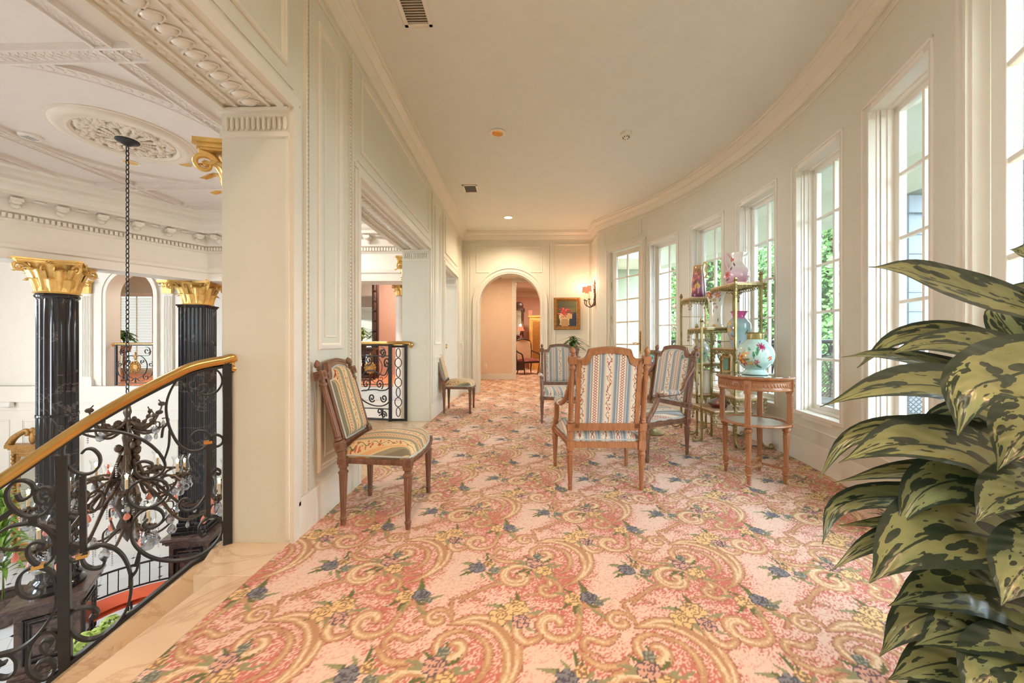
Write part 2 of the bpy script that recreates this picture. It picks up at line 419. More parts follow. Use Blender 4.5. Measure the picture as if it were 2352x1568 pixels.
def paint(o, fn):
    """store a colour for every vertex: fn(co, st) -> array (n,3) linear"""
    me = o.data; n = len(me.vertices)
    co = np.empty(n * 3, np.float32); me.vertices.foreach_get('co', co); co = co.reshape(n, 3)
    st = np.empty(n * 3, np.float32); me.attributes['st'].data.foreach_get('vector', st); st = st.reshape(n, 3)
    c = np.ones((n, 4), np.float32); c[:, :3] = fn(co, st)
    a = me.attributes.new('paint', 'FLOAT_COLOR', 'POINT'); a.data.foreach_set('color', c.ravel())
def thing(name, label, cat, loc=(0, 0, 0), rz=0.0, group=None):
    o = bpy.data.objects.new(name, None); COL.objects.link(o); o.location = loc; o.rotation_euler = (0, 0, rz)
    o.empty_display_size = 0.1; o['label'] = label; o['category'] = cat
    if group: o['group'] = group
    return o
def tag(o, label, cat, group=None, kind=None):
    o['label'] = label; o['category'] = cat
    if group: o['group'] = group
    if kind: o['kind'] = kind
    return o
def struct(o, label=None):
    o['kind'] = 'structure'
    if label: o['label'] = label
    return o
def copy_tree(o, parent=None, top=True):
    c = o.copy(); COL.objects.link(c)
    c.parent = parent
    for ch in [x for x in KIDS.get(o.name, [])]:
        copy_tree(ch, c, False)
    return c
KIDS = {}
def register(root):
    """remember children for fast copying"""
    for o in COL.objects:
        if o.parent: KIDS.setdefault(o.parent.name, [])
    for k in KIDS: KIDS[k] = []
    for o in COL.objects:
        if o.parent: KIDS[o.parent.name].append(o)
def dup(root, loc, rz, label=None, group=None, scale=None):
    register(root)
    c = copy_tree(root); c.location = loc; c.rotation_euler = (0, 0, rz)
    if label: c['label'] = label
    if group: c['group'] = group
    if scale: c.scale = (scale,) * 3
    return c
def smoothpath(P, k=6):
    """Catmull-Rom through the points"""
    P = [Vector(p) for p in P]; out = []; n = len(P)
    for i in range(n - 1):
        a = P[i - 1] if i else P[0] * 2 - P[1]; b = P[i]; c = P[i + 1]; d = P[i + 2] if i < n - 2 else P[-1] * 2 - P[-2]
        for j in range(k):
            t = j / k
            out.append(0.5 * ((2 * b) + (c - a) * t + (2 * a - 5 * b + 4 * c - d) * t * t + (3 * b - a - 3 * c + d) * t ** 3))
    out.append(P[-1]); return out
def ringframe(mb, O, U, V, N, u0, v0, u1, v1, w=0.035, h=0.014):
    """raised picture-frame moulding on a wall: plane at O with axes U, V and normal N"""
    O, U, V, N = Vector(O), Vector(U), Vector(V), Vector(N)
    prof = [(0, 0), (0, h * 0.5), (0.18 * w, h), (0.4 * w, h), (0.5 * w, 0.45 * h), (0.75 * w, 0.6 * h), (w, 0.15 * h), (w, 0)]
    m = len(prof); vs = []; fs = []
    for cx, cy, sx, sy in ((u0, v0, 1, 1), (u1, v0, -1, 1), (u1, v1, -1, -1), (u0, v1, 1, -1)):
        for a, b in prof: vs.append(O + U * (cx + sx * a) + V * (cy + sy * a) + N * b)
    for i in range(4):
        j = (i + 1) % 4
        for k in range(m - 1): fs.append((i * m + k, j * m + k, j * m + k + 1, i * m + k + 1))
    mb.add(vs, fs)
# ================================================================ THE SETTING
XL = -1.20; WT = 0.36; CEIL = 3.30; ATC = 3.50; YE = 7.56; OH = 2.27
BC = Vector((-2.588, 3.863)); BR = 5.10
def arc(phi, r=BR): return Vector((BC.x + r * math.cos(phi), BC.y + r * math.sin(phi), 0))
PA = W(1.62, 6.90); PB = arc(YAW + 0.405); PBn = arc(YAW - 0.405); PAn = W(1.62, 0.94); PE = Vector((PA.x - 0.0, YE, 0))
# --- carpet: one woven floor, its pattern stored per vertex
TW, TH = 0.69, 1.12
def carpet_tile():
    res = 0.004; nx, ny = int(TW / res), int(TH / res)
    X, Y = np.meshgrid((np.arange(nx) + 0.5) * TW / nx, (np.arange(ny) + 0.5) * TH / ny)
    rng = np.random.RandomState(3)
    L = lambda c: np.array(lin(c))
    img = np.ones((ny, nx, 3)) * L((230, 204, 188))
    speck = np.zeros((ny, nx)); sc = []; hl = []
    def stroke(P, w0, w1, fn):
        if 3 < len(P) < 12: P = [(q.x, q.y) for q in smoothpath([(a, b, 0) for a, b in P], 5)]
        P = np.array([(p[0], p[1]) for p in P]); n = len(P); wd = [w0 + (w1 - w0) * math.sin(PI * (i / (n - 1)) ** 0.75) for i in range(n)]
        for ox in (-2, -1, 0, 1, 2):
            for oy in (-1.5, -1, -0.5, 0, 0.5, 1, 1.5):
                if (oy * 2) % 2 == 0: dx, dy = ox * TW, oy * TH
                else: dx, dy = (ox + 0.5) * TW, oy * TH
                Q = P + (dx, dy)
                x0, y0 = Q.min(0) - 0.09; x1, y1 = Q.max(0) + 0.09
                if x1 < 0 or y1 < 0 or x0 > TW or y0 > TH: continue
                i0, i1 = max(0, int(x0 / TW * nx)), min(nx, int(x1 / TW * nx) + 1); j0, j1 = max(0, int(y0 / TH * ny)), min(ny, int(y1 / TH * ny) + 1)
                xs, ys = X[j0:j1, i0:i1], Y[j0:j1, i0:i1]
                if not xs.size: continue
                best = np.full(xs.shape, 9.0); tt = np.zeros(xs.shape)
                for k in range(n - 1):
                    ax, ay = Q[k]; bx, by = Q[k + 1]; ex, ey = bx - ax, by - ay; l2 = ex * ex + ey * ey + 1e-9
                    t = np.clip(((xs - ax) * ex + (ys - ay) * ey) / l2, 0, 1)
                    d = np.hypot(xs - ax - t * ex, ys - ay - t * ey) - (wd[k] * (1 - t) + wd[k + 1] * t)
                    m = d < best; best[m] = d[m]; tt[m] = k / (n - 1)
                fn(best, tt, slice(j0, j1), slice(i0, i1))
    def spiral(cx, cy, r0, r1, a0, turns, n=26):
        return [(cx + (r0 + (r1 - r0) * i / n) * math.cos(a0 + turns * 2 * PI * i / n), cy + (r0 + (r1 - r0) * i / n) * math.sin(a0 + turns * 2 * PI * i / n)) for i in range(n + 1)]
    # scrolls: (polyline, start width, end width)
    S = []
    S.append((spiral(.02, .215, .010, .095, 2.0, -1.3) + [(-.10, .15), (-.17, .10), (-.21, .05)], .009, .030))
    S.append(([(.03, .325), (.10, .30), (.155, .25), (.16, .17), (.11, .11), (.03, .085)], .004, .024))
    S.append((spiral(-.20, -.17, .010, .08, 2.4, -1.3), .009, .024))
    S.append(([(-.24, -.07), (-.14, -.045), (-.05, -.08), (.0, -.16), (.0, -.26), (-.05, -.35), (-.13, -.41)], .005, .040))
    S.append(([(-.15, -.10), (-.09, -.15), (-.075, -.22), (-.10, -.29), (-.16, -.33)], .003, .017))
    S.append((spiral(.16, -.06, .010, .085, -0.6, 1.05) + [(.27, .04), (.33, .03), (.35, -.02), (.32, -.06)], .009, .026))
    S.append(([(.11, -.00), (.04, -.04), (.015, -.10), (.05, -.145), (.10, -.12), (.09, -.09)], .004, .022))
    S.append((spiral(.145, .135, .008, .07, 0.5, 1.2) + [(.21, .21), (.27, .22)], .007, .018))
    S.append((spiral(-.285, -.04, .008, .055, 1.2, -1.2) + [(-.25, .06), (-.19, .09), (-.13, .06)], .007, .020))
    S.append(([(-.30, -.10), (-.36, -.14), (-.42, -.12), (-.44, -.17), (-.38, -.20)], .004, .018))
    S.append(([(.22, -.17), (.28, -.23), (.35, -.23), (.41, -.18)], .003, .018))
    AX, AY = 0.30, 0.42
    sh = lambda P: [(p[0] + AX, p[1] + AY) for p in P]
    near = np.full((ny, nx), 9.0)
    def f0(d, t, a, b): near[a, b] = np.minimum(near[a, b], d)
    for P, a, b in S: stroke(sh(P), a, b, f0)
    # red stipple round the scrolls, thinning outwards
    big = sum(np.sin(2 * PI * (X / TW * i + Y / TH * j + p)) for i, j, p in ((1, 1, .1), (-1, 1, .4), (0, 2, .2), (2, 0, .7))) / 4
    r = rng.rand(ny, nx); dens = np.clip(0.45 - near / 0.055 * 0.36 + big * 0.58, 0, 0.86)
    m = r < dens; img[m] = L((200, 124, 112))
    m2 = (r < dens + 0.2) & ~m; img[m2] = L((220, 176, 160))
    def f1(d, t, a, b):
        e = d + rng.rand(*d.shape) * 0.003
        m = e < 0.002; img[a, b][m] = L((168, 112, 94))
        m = e < -0.001; img[a, b][m] = L((194, 154, 118))
        m = e < -0.010; img[a, b][m] = L((212, 180, 142))
        m = (e < -0.015) & (e > -.021); img[a, b][m] = L((234, 214, 184))
        m = (e < -0.026); img[a, b][m] = L((188, 146, 112))
    for P, a, b in S: stroke(sh(P), a, b, f1)
    # sprays of roses
    def leafs(cx, cy, rad, k, seed):
        rr = random.Random(seed)
        for i in range(k):
            a = 2 * PI * i / k + rr.uniform(-.3, .3); l = rad * rr.uniform(0.8, 1.05)
            P = [(cx + math.cos(a) * rad * .45, cy + math.sin(a) * rad * .45), (cx + math.cos(a) * l * .9, cy + math.sin(a) * l * .9), (cx + math.cos(a + .12) * l * 1.35, cy + math.sin(a + .12) * l * 1.35)]
            g = L((106, 112, 72)) if i % 2 else L((150, 150, 112))
            def f(d, t, a_, b_): img[a_, b_][d + rng.rand(*d.shape) * .004 < 0.001] = g
            stroke(P, .003, .010, f)
    def rose(cx, cy, rad, c1, c2):
        rad *= 1.1
        for i in range(6):
            a = 2 * PI * i / 6 + rad * 40; x, y = cx + rad * .62 * math.cos(a), cy + rad * .62 * math.sin(a)
            def f(d, t, a_, b_): img[a_, b_][d < 0.0] = L(c2); img[a_, b_][d < -0.004] = L(c1)
            stroke([(x, y), (x + .001, y)], rad * .46, rad * .46, f)
        def f(d, t, a_, b_): img[a_, b_][d < 0] = L(c1)
        stroke([(cx, cy), (cx + .002, cy)], rad * .62, rad * .62, f)
        def f(d, t, a_, b_): img[a_, b_][d < 0.0002] = L(c2)
        stroke(spiral(cx, cy, rad * .08, rad * .62, rad * 70, 1.9, 30), .0022, .0022, f)
        for i in range(5):
            a = 2 * PI * i / 5 + .4; stroke([(cx + rad * .62 * math.cos(a), cy + rad * .62 * math.sin(a)), (cx + rad * .95 * math.cos(a + .3), cy + rad * .95 * math.sin(a + .3))], .002, .002, f)
    Yl = ((232, 200, 146), (150, 120, 92)); Bl = ((132, 134, 140), (86, 84, 98)); Pk = ((214, 170, 150), (106, 88, 100)); Sg = ((160, 162, 142), (110, 116, 108))
    for cx, cy, items in ((0, 0, [(-.045, -.02, .040, Yl), (.015, .02, .042, Yl), (.03, -.05, .03, Pk)]),
                          (-.24, -.265, [(-.01, .02, .034, Pk), (.035, -.035, .034, Yl), (.01, .075, .02, Sg)]),
                          (.275, .075, [(-.03, 0, .034, Yl), (.035, .01, .032, Bl), (.07, -.02, .018, Sg)]),
                          (-.15, .275, [(-.02, 0, .034, Bl), (.06, -.02, .022, Sg), (.03, .03, .022, Yl)])):
        x, y = cx + AX, cy + AY
        leafs(x, y, .070, 8, int(cx * 100)); leafs(x + .01, y - .01, .092, 5, 5)
        for a, b, rd, (c1, c2) in items: rose(x + a, y + b, rd, c1, c2)
    return img
TILE = carpet_tile()
def carpet_colour(co, st):
    ny, nx, _ = TILE.shape
    x = (co[:, 0] - 0.0 - (-0.03) + 0.30) / TW; y = (co[:, 1] - 1.43 + 0.42) / TH
    i = (np.floor((x % 1) * nx)).astype(int) % nx; j = (np.floor((y % 1) * ny)).astype(int) % ny
    return TILE[j, i]
def carpet():
    vs = []; fs = []; off = 0
    for x0, x1, y0, y1, s in ((-1.2, 2.6, 0.95, 2.3, .0058), (-1.2, 2.8, 2.3, 3.9, .009), (-1.2, 2.8, 3.9, 7.56, .016), (-1.2, 2.6, -3.0, 0.95, .05), (-2.2, 3.2, 7.56, 15.0, .04)):
        nx = round((x1 - x0) / s); ny = round((y1 - y0) / s)
        gx, gy = np.meshgrid(np.linspace(x0, x1, nx + 1), np.linspace(y0, y1, ny + 1))
        v = np.stack([gx.ravel(), gy.ravel(), np.zeros(gx.size)], 1)
        i, j = np.meshgrid(np.arange(nx), np.arange(ny)); a = (j * (nx + 1) + i).ravel()
        f = np.stack([a, a + 1, a + nx + 2, a + nx + 1], 1)
        c = v[f[:, 0]]; keep = (np.hypot(c[:, 0] - BC.x, c[:, 1] - BC.y) < BR + 0.12) | (c[:, 1] > 7)
        f = f[keep]; vs.append(v); fs.append(f + off); off += len(v)
    v = np.concatenate(vs); f = np.concatenate(fs)
    me = bpy.data.meshes.new('floor'); me.vertices.add(len(v)); me.vertices.foreach_set('co', v.astype(np.float32).ravel())
    me.loops.add(len(f) * 4); me.loops.foreach_set('vertex_index', f.astype(np.int32).ravel())
    me.polygons.add(len(f)); me.polygons.foreach_set('loop_start', (np.arange(len(f)) * 4).astype(np.int32))
    me.update(calc_edges=True); me.materials.append(M['carpet'])
    me.attributes.new('st', 'FLOAT_VECTOR', 'POINT')
    o = bpy.data.objects.new('floor', me); COL.objects.link(o); paint(o, carpet_colour); return struct(o)
carpet()
mb = MB(); mb.b2(-1.2, -3, -0.3, 2.55, 7.56, -0.01); mb.b2(-2.2, 7.56, -0.3, 3.2, 15, -0.01); struct(mb.build('floor', 'marble'))

# --- marble floor borders in the openings
p1 = W(-1.486, 1.91); pdir = Vector((W(-1.91, 1.57) - W(-1.486, 1.91))); pdir.z = 0; pdir.normalize()
mb = MB()
mb.b2(-1.37, -1.3, -0.30, XL, 1.62, 0.0)
mb.prism([(-1.58, 1.98), (-1.58, 1.86), (-1.47, 1.62), (-1.37, 1.62), (-1.2, 1.62), (-1.2, 1.98)], -0.30, 0.0)
struct(mb.build('trim_1', 'marble', bevel=0.006))
mb = MB(); mb.prism([(XL, 2.70), (-1.56, 2.70), (-2.0, 3.3), (-2.5, 4.0), (-3.0, 5.0), (XL, 4.95)], -0.25, 0.0); struct(mb.build('trim_2', 'marble', bevel=0.006))
mb = MB(); mb.b2(-1.9, 5.79, -0.25, XL, 7.0, 0.0); struct(mb.build('trim_3', 'marble'))

# --- left wall with three openings towards the stair hall
def face_frames(mb, y0, y1, z0, z1, w=0.035, h=0.013):
    ringframe(mb, (XL, 0, 0), (0, -1, 0), (0, 0, 1), (1, 0, 0), -y1, z0, -y0, z1, w, h)
mb = MB(); top = 3.56
for y0, y1, z0 in ((-3.0, -1.3, 0), (-1.3, 1.89, OH), (1.89, 2.70, 0), (2.70, 4.83, OH), (4.83, 5.79, 0), (5.79, 7.0, OH), (7.0, 7.81, 0)):
    mb.b2(XL - WT, y0, z0, XL, y1, top)
struct(mb.build('wall_left', 'wall'))
mb = MB()
OPN = ((-1.3, 1.89), (2.70, 4.83), (5.79, 7.0))
for a, b in OPN:      # casings round each opening, beads and pilaster strips beside them
    for y, s in ((a, -1), (b, 1)):
        mb.b2(XL, y, 0.0, XL + 0.022, y + s * 0.045, OH)
        mb.b2(XL, y + s * 0.045, 0.0, XL + 0.014, y + s * 0.075, OH + 0.03)
        mb.b2(XL, y + s * 0.115, 0.21, XL + 0.018, y + s * 0.13, 3.08)
        mb.b2(XL, y + s * 0.16, 0.21, XL + 0.010, y + s * 0.168, 3.08)
        for k in range(109): mb.ball((XL + 0.006, y + s * 0.145, 0.235 + k * 0.026), (0.009, 0.008, 0.011), 5, 4)
    mb.b2(XL, a - .045, OH, XL + 0.022, b + .045, OH + 0.045)
    mb.b2(XL, a - .075, OH + .045, XL + 0.014, b + .075, OH + 0.075)
    mb.b2(XL, a - .02, OH + .105, XL + 0.008, b + .02, OH + 0.112)
for a, b, z0, z1 in ((2.15, 2.45, 1.0, 2.95), (2.15, 2.45, 0.27, 0.84), (5.12, 5.50, 1.0, 2.95), (5.12, 5.50, .27, .84),
                     (7.16, 7.42, 1.0, 2.95), (7.16, 7.42, .27, .84), (-0.9, 1.86, 2.46, 3.05), (2.74, 4.78, 2.46, 3.05), (5.84, 6.94, 2.46, 3.05)):
    face_frames(mb, a, b, z0, z1, 0.04, 0.016)
    if b - a < .5: face_frames(mb, a + .075, b - .075, z0 + .075, z1 - .075, 0.014, 0.007)
struct(mb.build('trim_4', 'trim'))
# panelled soffits with eggs and ribbon, and the carved band at the head of each reveal
for i, (a, b) in enumerate(OPN):
    mb = MB(); x0, x1 = XL - WT, XL; zc = OH
    mb.b2(x0 - .02, a, zc - .02, x0 + .03, b, zc); mb.b2(x1 - .05, a, zc - .012, x1 - .02, b, zc)
    mb.b2(x0 + .085, a, zc - .010, x0 + .10, b, zc); mb.b2(x1 - .10, a, zc - .010, x1 - .085, b, zc)
    n = int((b - a) / 0.062)
    for k in range(n):
        y = a + .04 + k * .062; xc = (x0 + x1) / 2
        mb.ball((xc, y, zc - .002), (.040, .027, .014), 12, 6)
    for sgn in (-1, 1):
        P = [((x0 + x1) / 2 + sgn * .052 * math.cos((k / 8 - 0.04 / .062) * PI), a + k * .062 / 8, zc - .004) for k in range(n * 8)]
        mb.tube(P, .0045, 5)
    for k in range(int((b - a) / .045)):
        for xx in (x0 + .057, x1 - .068):
            mb.ball((xx, a + .02 + k * .045, zc), (.020, .016, .010), 6, 4, Matrix.Rotation(.6, 3, 'Z'))
    for y, s in ((b, -1),):
        mb.b2(x0, y - .018, zc - .16, x1, y, zc - .135); mb.b2(x0, y - .025, zc - .03, x1, y, zc - .012)
        mb.b2(x0, y - .010, zc - .012, x1, y, zc)
        for k in range(12): mb.ball((x0 + .03 + k * .028, y - .004, zc - .085), (.011, .012, .036), 6, 5)
        mb.b2(x1 - .018, y - .01, 0.02, x1, y, zc - .16)
    struct(mb.build('trim_%d' % (5 + i), 'trim'))

# --- end wall with the archway
AX0 = -0.21; AR = 0.63; SP = 1.815
mb = MB(); mb.b2(XL - WT, YE, 0, AX0 - AR, YE + .25, top); mb.b2(AX0 + AR, YE, 0, PE.x + .3, YE + .25, top)
n = 32; A = [(AX0 - AR * math.cos(PI * k / n), YE, SP + AR * math.sin(PI * k / n)) for k in range(n + 1)]
mb.strip(A, [(p[0], YE, top) for p in A], .25, (0, 1, 0)); struct(mb.build('wall_end', 'wall'))
mb = MB()
def archpath(r): return [(AX0 - r, YE, 0)] + [(AX0 - r * math.cos(PI * k / n), YE, SP + r * math.sin(PI * k / n)) for k in range(n + 1)] + [(AX0 + r, YE, 0)]
mb.strip(archpath(AR), archpath(AR + .115), .022, (0, -1, 0)); mb.strip(archpath(AR + .03), archpath(AR + .045), .032, (0, -1, 0)); mb.strip(archpath(AR + .10), archpath(AR + .135), .042, (0, -1, 0))
E = dict(O=(0, YE, 0), U=(1, 0, 0), V=(0, 0, 1), N=(0, -1, 0))
ringframe(mb, E['O'], E['U'], E['V'], E['N'], AX0 - .70, 2.46, AX0 + .66, 3.0, .03, .012)
ringframe(mb, E['O'], E['U'], E['V'], E['N'], 0.70, 0.95, PE.x - .05, 3.05, .035, .014)
ringframe(mb, E['O'], E['U'], E['V'], E['N'], 0.70, 0.27, PE.x - .05, 0.86, .035, .014)
for x in (-1.13, -1.09, -1.03, .58, .615): mb.b2(x, YE - .014, .2, x + .014, YE, 3.12)
struct(mb.build('trim_8', 'trim'))

# --- the bowed window wall
def seg(mb, f0, f1, z0, z1, r0=BR, r1=BR + .17, n=None):
    n = n or max(1, int((f1 - f0) / .02)); fs = [f0 + (f1 - f0) * k / n for k in range(n + 1)]
    mb.prism([tuple(arc(f, r0)[:2]) for f in fs] + [tuple(arc(f, r1)[:2]) for f in reversed(fs)], z0, z1)
HW = .056; PITCH = .171; SILL = .425; HEAD = 2.60
mb = MB(); cur = YAW - .405
for k in range(-2, 3):
    c = YAW + k * PITCH
    seg(mb, cur, c - HW, 0, top); seg(mb, c - HW, c + HW, 0, SILL); seg(mb, c - HW, c + HW, HEAD, top); cur = c + HW
seg(mb, cur, YAW + .405, 0, top); struct(mb.build('wall_right', 'wall'))
def frame_at(P, T):      # matrix with x along T, y to the inside (left of travel), z up
    T = Vector((T.x, T.y, 0)).normalized(); N = Vector((-T.y, T.x, 0))
    m = Matrix.Identity(4); m.col[0][:3] = T; m.col[1][:3] = N; m.col[2][:3] = (0, 0, 1); m.col[3][:3] = P; return m
for k in range(-2, 3):
    f = YAW + k * PITCH; e = arc(f); T = Vector((-math.sin(f), math.cos(f), 0)); hw = BR * math.sin(HW)
    e = e + Vector((-math.cos(f), -math.sin(f), 0)) * (-BR * (1 - math.cos(HW)))
    root = bpy.data.objects.new('window_%d' % (3 - k), None); COL.objects.link(root); root.matrix_world = frame_at(e, T); root['kind'] = 'structure'
    mb = MB()
    for s in (-1, 1):
        mb.b2(s * (hw - .004), -.01, SILL, s * (hw + .045), .014, HEAD + .04); mb.b2(s * (hw + .03), .01, SILL, s * (hw + .045), .026, HEAD + .04)
        mb.b2(s * hw, -.055, SILL, s * (hw - .010), .012, HEAD); mb.b2(s * hw, -.085, SILL, s * (hw - .022), -.05, HEAD); mb.b2(s * hw, -.165, SILL, s * (hw - .030), -.08, HEAD)
        mb.b2(s * hw, -.045, SILL, s * (hw - .016), -.03, HEAD)
    mb.b2(-hw - .045, -.01, HEAD - .004, hw + .045, .014, HEAD + .04); mb.b2(-hw - .045, .01, HEAD + .025, hw + .045, .026, HEAD + .04)
    mb.b2(-hw, -.165, HEAD - .03, hw, -.08, HEAD); mb.b2(-hw, -.08, HEAD - .015, hw, .012, HEAD)
    mb.build('casing', 'winwhite', root)
    mb = MB(); mb.b2(-hw - .05, -.165, SILL - .02, hw + .05, .022, SILL + .012); mb.b2(-hw - .04, 0, SILL - .05, hw + .04, .012, SILL - .02); mb.b2(-hw + .02, -.165, SILL + .012, hw - .02, -.08, SILL + .035)
    mb.build('window_sill', 'winwhite', root, bevel=.003)
    mb = MB(); w = hw - .028
    mb.b2(-w, -.155, SILL + .03, -w + .045, -.115, HEAD - .02); mb.b2(w - .045, -.155, SILL + .03, w, -.115, HEAD - .02)
    mb.b2(-w, -.155, SILL + .03, w, -.115, SILL + .075); mb.b2(-w, -.155, HEAD - .07, w, -.115, HEAD - .02)
    mb.b2(-.011, -.150, SILL + .07, .011, -.118, HEAD - .06)
    for z in (.895, 1.305, 1.715, 2.125): mb.b2(-w + .04, -.148, z - .011, w - .04, -.120, z + .011)
    mb.build('sash', 'winwhite', root, bevel=.003)
    mb = MB(); mb.b2(-w + .04, -.137, SILL + .07, w - .04, -.133, HEAD - .06); mb.build('pane', 'pane', root)

# --- flat returns with french doors
def wallseg(name, P, Q, ops=(), th=.12, mat='wall'):
    mb = MB(); L = (Q - P).length; m = frame_at(P, Q - P); mb.M = m; cur = 0
    for a, b, z0, z1 in ops:
        mb.b2(cur, -th, 0, a, 0, top); mb.b2(a, -th, z1, b, 0, top)
        if z0 > 0: mb.b2(a, -th, 0, b, 0, z0)
        cur = b
    mb.b2(cur, -th, 0, L, 0, top); return struct(mb.build(name, mat)), m, L
_, mF, LF = wallseg('wall_right', PB, PA, [((PA - PB).length * (1 - .884) - .02, (PA - PB).length * (1 - .265) + .02, 0, 2.665)])
_, mN, LN = wallseg('wall_right', PAn, PBn, [(LF * .045, LF * .70, 0, 2.665)])
wallseg('wall_right', PA, PE); wallseg('wall_right', Vector((PAn.x, -3, 0)), PAn)
mb = MB(); mb.b2(XL - WT, -3.2, 0, 3.0, -3.0, top); struct(mb.build('wall_back', 'wall'))
def french(name, m, a, b, handle_side, hinge_side):
    root = bpy.data.objects.new(name, None); COL.objects.link(root); root.matrix_world = m @ Matrix.Translation((a, -.05, 0)); root['kind'] = 'structure'
    w = b - a; H = 2.645; st = .10
    mb = MB(); mb.b2(0, -.045, 0.01, st, 0, H); mb.b2(w - st, -.045, .01, w, 0, H); mb.b2(st, -.045, .01, w - st, 0, .22); mb.b2(st, -.045, 2.56, w - st, 0, H)
    mb.b2(w / 2 - .012, -.04, .2, w / 2 + .012, -.005, 2.57)
    for z in (.61, 1.0, 1.39, 1.78, 2.17): mb.b2(st, -.04, z - .012, w - st, -.005, z + .012)
    mb.build('door_leaf', 'trim', root, bevel=.003)
    mb = MB(); mb.b2(st - .01, -.025, .2, w - st + .01, -.021, 2.58); mb.build('pane', 'pane', root)
    mb = MB()
    for s, x in ((-1, 0), (1, w)):
        for q, (u, h_) in enumerate(((0.012, .052), (.03, .066), (.05, .058), (.07, .072), (.088, .056))):
            mb.b2(x + s * (u - .01), .0, 0, x + s * (u + .014), h_, 2.70)
    mb.b2(-.10, 0, 2.66, w + .10, .06, 2.74); mb.b2(-.10, .0, 2.72, w + .10, .075, 2.74)
    mb.build('casing', 'trim', root)
    for x in ([-.006] if hinge_side < 0 else [w + .006]):
        for z in (2.05, 1.45, 1.15 if False else .75):
            mb = MB(); mb.tube([(x, .012, z - .055), (x, .012, z + .055)], .009, 8); mb.ball((x, .012, z + .062), .009, 8, 6); mb.ball((x, .012, z - .062), .009, 8, 6)
            mb.build('hinge', 'brass', root)
    x = .05 if handle_side < 0 else w - .05; s = 1 if handle_side < 0 else -1
    mb = MB(); mb.b2(x - .018, 0, .88, x + .018, .008, 1.20); mb.ball((x, .006, 1.21), (.016, .01, .022)); mb.ball((x, .006, .87), (.016, .01, .022))
    mb.ball((x, .012, 1.15), (.014, .012, .02)); mb.ball((x, .012, 1.10), (.012, .01, .014))
    mb.tube(smoothpath([(x, .0, 1.02), (x, .035, 1.02), (x + s * .03, .05, 1.02), (x + s * .07, .05, 1.03), (x + s * .11, .048, 1.015), (x + s * .125, .045, 1.03)], 5), [.009] * 26, 8)
    mb.build('door_handle', 'brass', root)
LFs = (PA - PB).length
french('door_1', mF, LFs * (1 - .884), LFs * (1 - .265), -1, 1)
french('door_2', mN, LF * .06, LF * .68, 1, -1)
mb = MB()
for m, L in ((mF, LFs), (mN, LFs)):
    mb.M = m; ringframe(mb, (0, 0, 0), (1, 0, 0), (0, 0, 1), (0, 1, 0), .12, 2.80, L - .14, 3.06, .03, .012)
mb.M = Matrix.Identity(4)
m = frame_at(PA, PE - PA); mb.M = m; L = (PE - PA).length; ringframe(mb, (0, 0, 0), (1, 0, 0), (0, 0, 1), (0, 1, 0), .06, .95, L - .05, 3.05, .03, .012)
struct(mb.build('trim_9', 'trim'))

# --- crown, picture rail, baseboards, ceiling
path = [Vector((PAn.x, -3, 0)), PAn, PBn] + [arc(YAW - .405 + .81 * k / 60) for k in range(1, 60)] + [PB, PA, PE, Vector((XL, YE, 0)), Vector((XL, -3, 0))]
crown = [(0, 3.12), (.012, 3.12), (.012, 3.14), (.022, 3.15), (.028, 3.175), (.045, 3.19), (.05, 3.20), (.05, 3.215), (.085, 3.25), (.10, 3.26), (.10, 3.275), (.118, 3.285), (.118, CEIL), (0, CEIL)]
mb = MB(); mb.sweep(path, crown); mb.sweep(path, [(0, 3.06), (.008, 3.06), (.010, 3.07), (0, 3.075)])
struct(mb.build('trim_10', 'trim'))
base = [(0, 0), (.020, 0), (.020, .155), (.014, .165), (.014, .185), (.006, .20), (0, .20)]
bl = MB()
for a, b in ((1.89, 2.70), (4.83, 5.79), (7.0, 7.56)): bl.sweep([(XL, b - .046, 0), (XL, a + .046, 0)], base)
struct(bl.build('baseboard_left', 'trim'))
bl = MB(); bl.sweep([(PE.x, YE, 0), (AX0 + AR + .14, YE, 0)], base); bl.sweep([(AX0 - AR - .14, YE, 0), (XL, YE, 0)], base); struct(bl.build('baseboard_end', 'trim'))
ch = path[2:2 + 61]
bl = MB(); bl.sweep([arc(YAW - .405 + .81 * k / 60) for k in range(61)], base + []); bl.sweep([PA, PE], base)
bl.sweep([arc(YAW - .405 + .81 * k / 60) for k in range(61)], [(0, .30), (.006, .302), (.010, .31), (.004, .318), (0, .32)])
struct(bl.build('baseboard_right', 'trim'))
cp = [(XL - .05, -3.1)] + [(PAn.x + .2, -3.1), (PAn.x + .2, PAn.y)] + [tuple(arc(YAW - .41 + .82 * k / 40, BR + .16)[:2]) for k in range(41)] + [(PA.x + .25, PA.y), (PA.x + .25, YE + .2), (XL - .05, YE + .2)]
mb = MB(); mb.prism(cp, CEIL, CEIL + .1); struct(mb.build('ceiling', 'ceil', flat=True))

# --- hall beyond the arch and the far room
mb = MB(); mb.b2(-2.2, YE + .25, 2.80, 3.2, 10.3, 2.9); mb.b2(-2.2, 10.3, 3.05, 3.2, 15.1, 3.15); struct(mb.build('ceiling', 'ceil', flat=True))
HY = 10.25; dx0 = W(0.10, 10.2).x; dx1 = dx0 + .95
mb = MB(); mb.b2(-2.2, HY, 0, dx0, HY + .15, 3.05); mb.b2(dx1, HY, 0, 3.2, HY + .15, 3.05); mb.b2(dx0, HY, 2.70, dx1, HY + .15, 3.05)
mb.b2(-2.35, YE + .2, 0, -2.2, HY, 3.05); mb.b2(1.9, YE + .25, 0, 2.0, HY, 3.05); struct(mb.build('wall_hall', 'peach'))
mb = MB()
for x, s in ((dx0, -1), (dx1, 1)): mb.b2(x, HY - .02, 0, x + s * .10, HY, 2.699); mb.b2(x, HY - .018, 0, x - s * .015, HY + .17, 2.698)
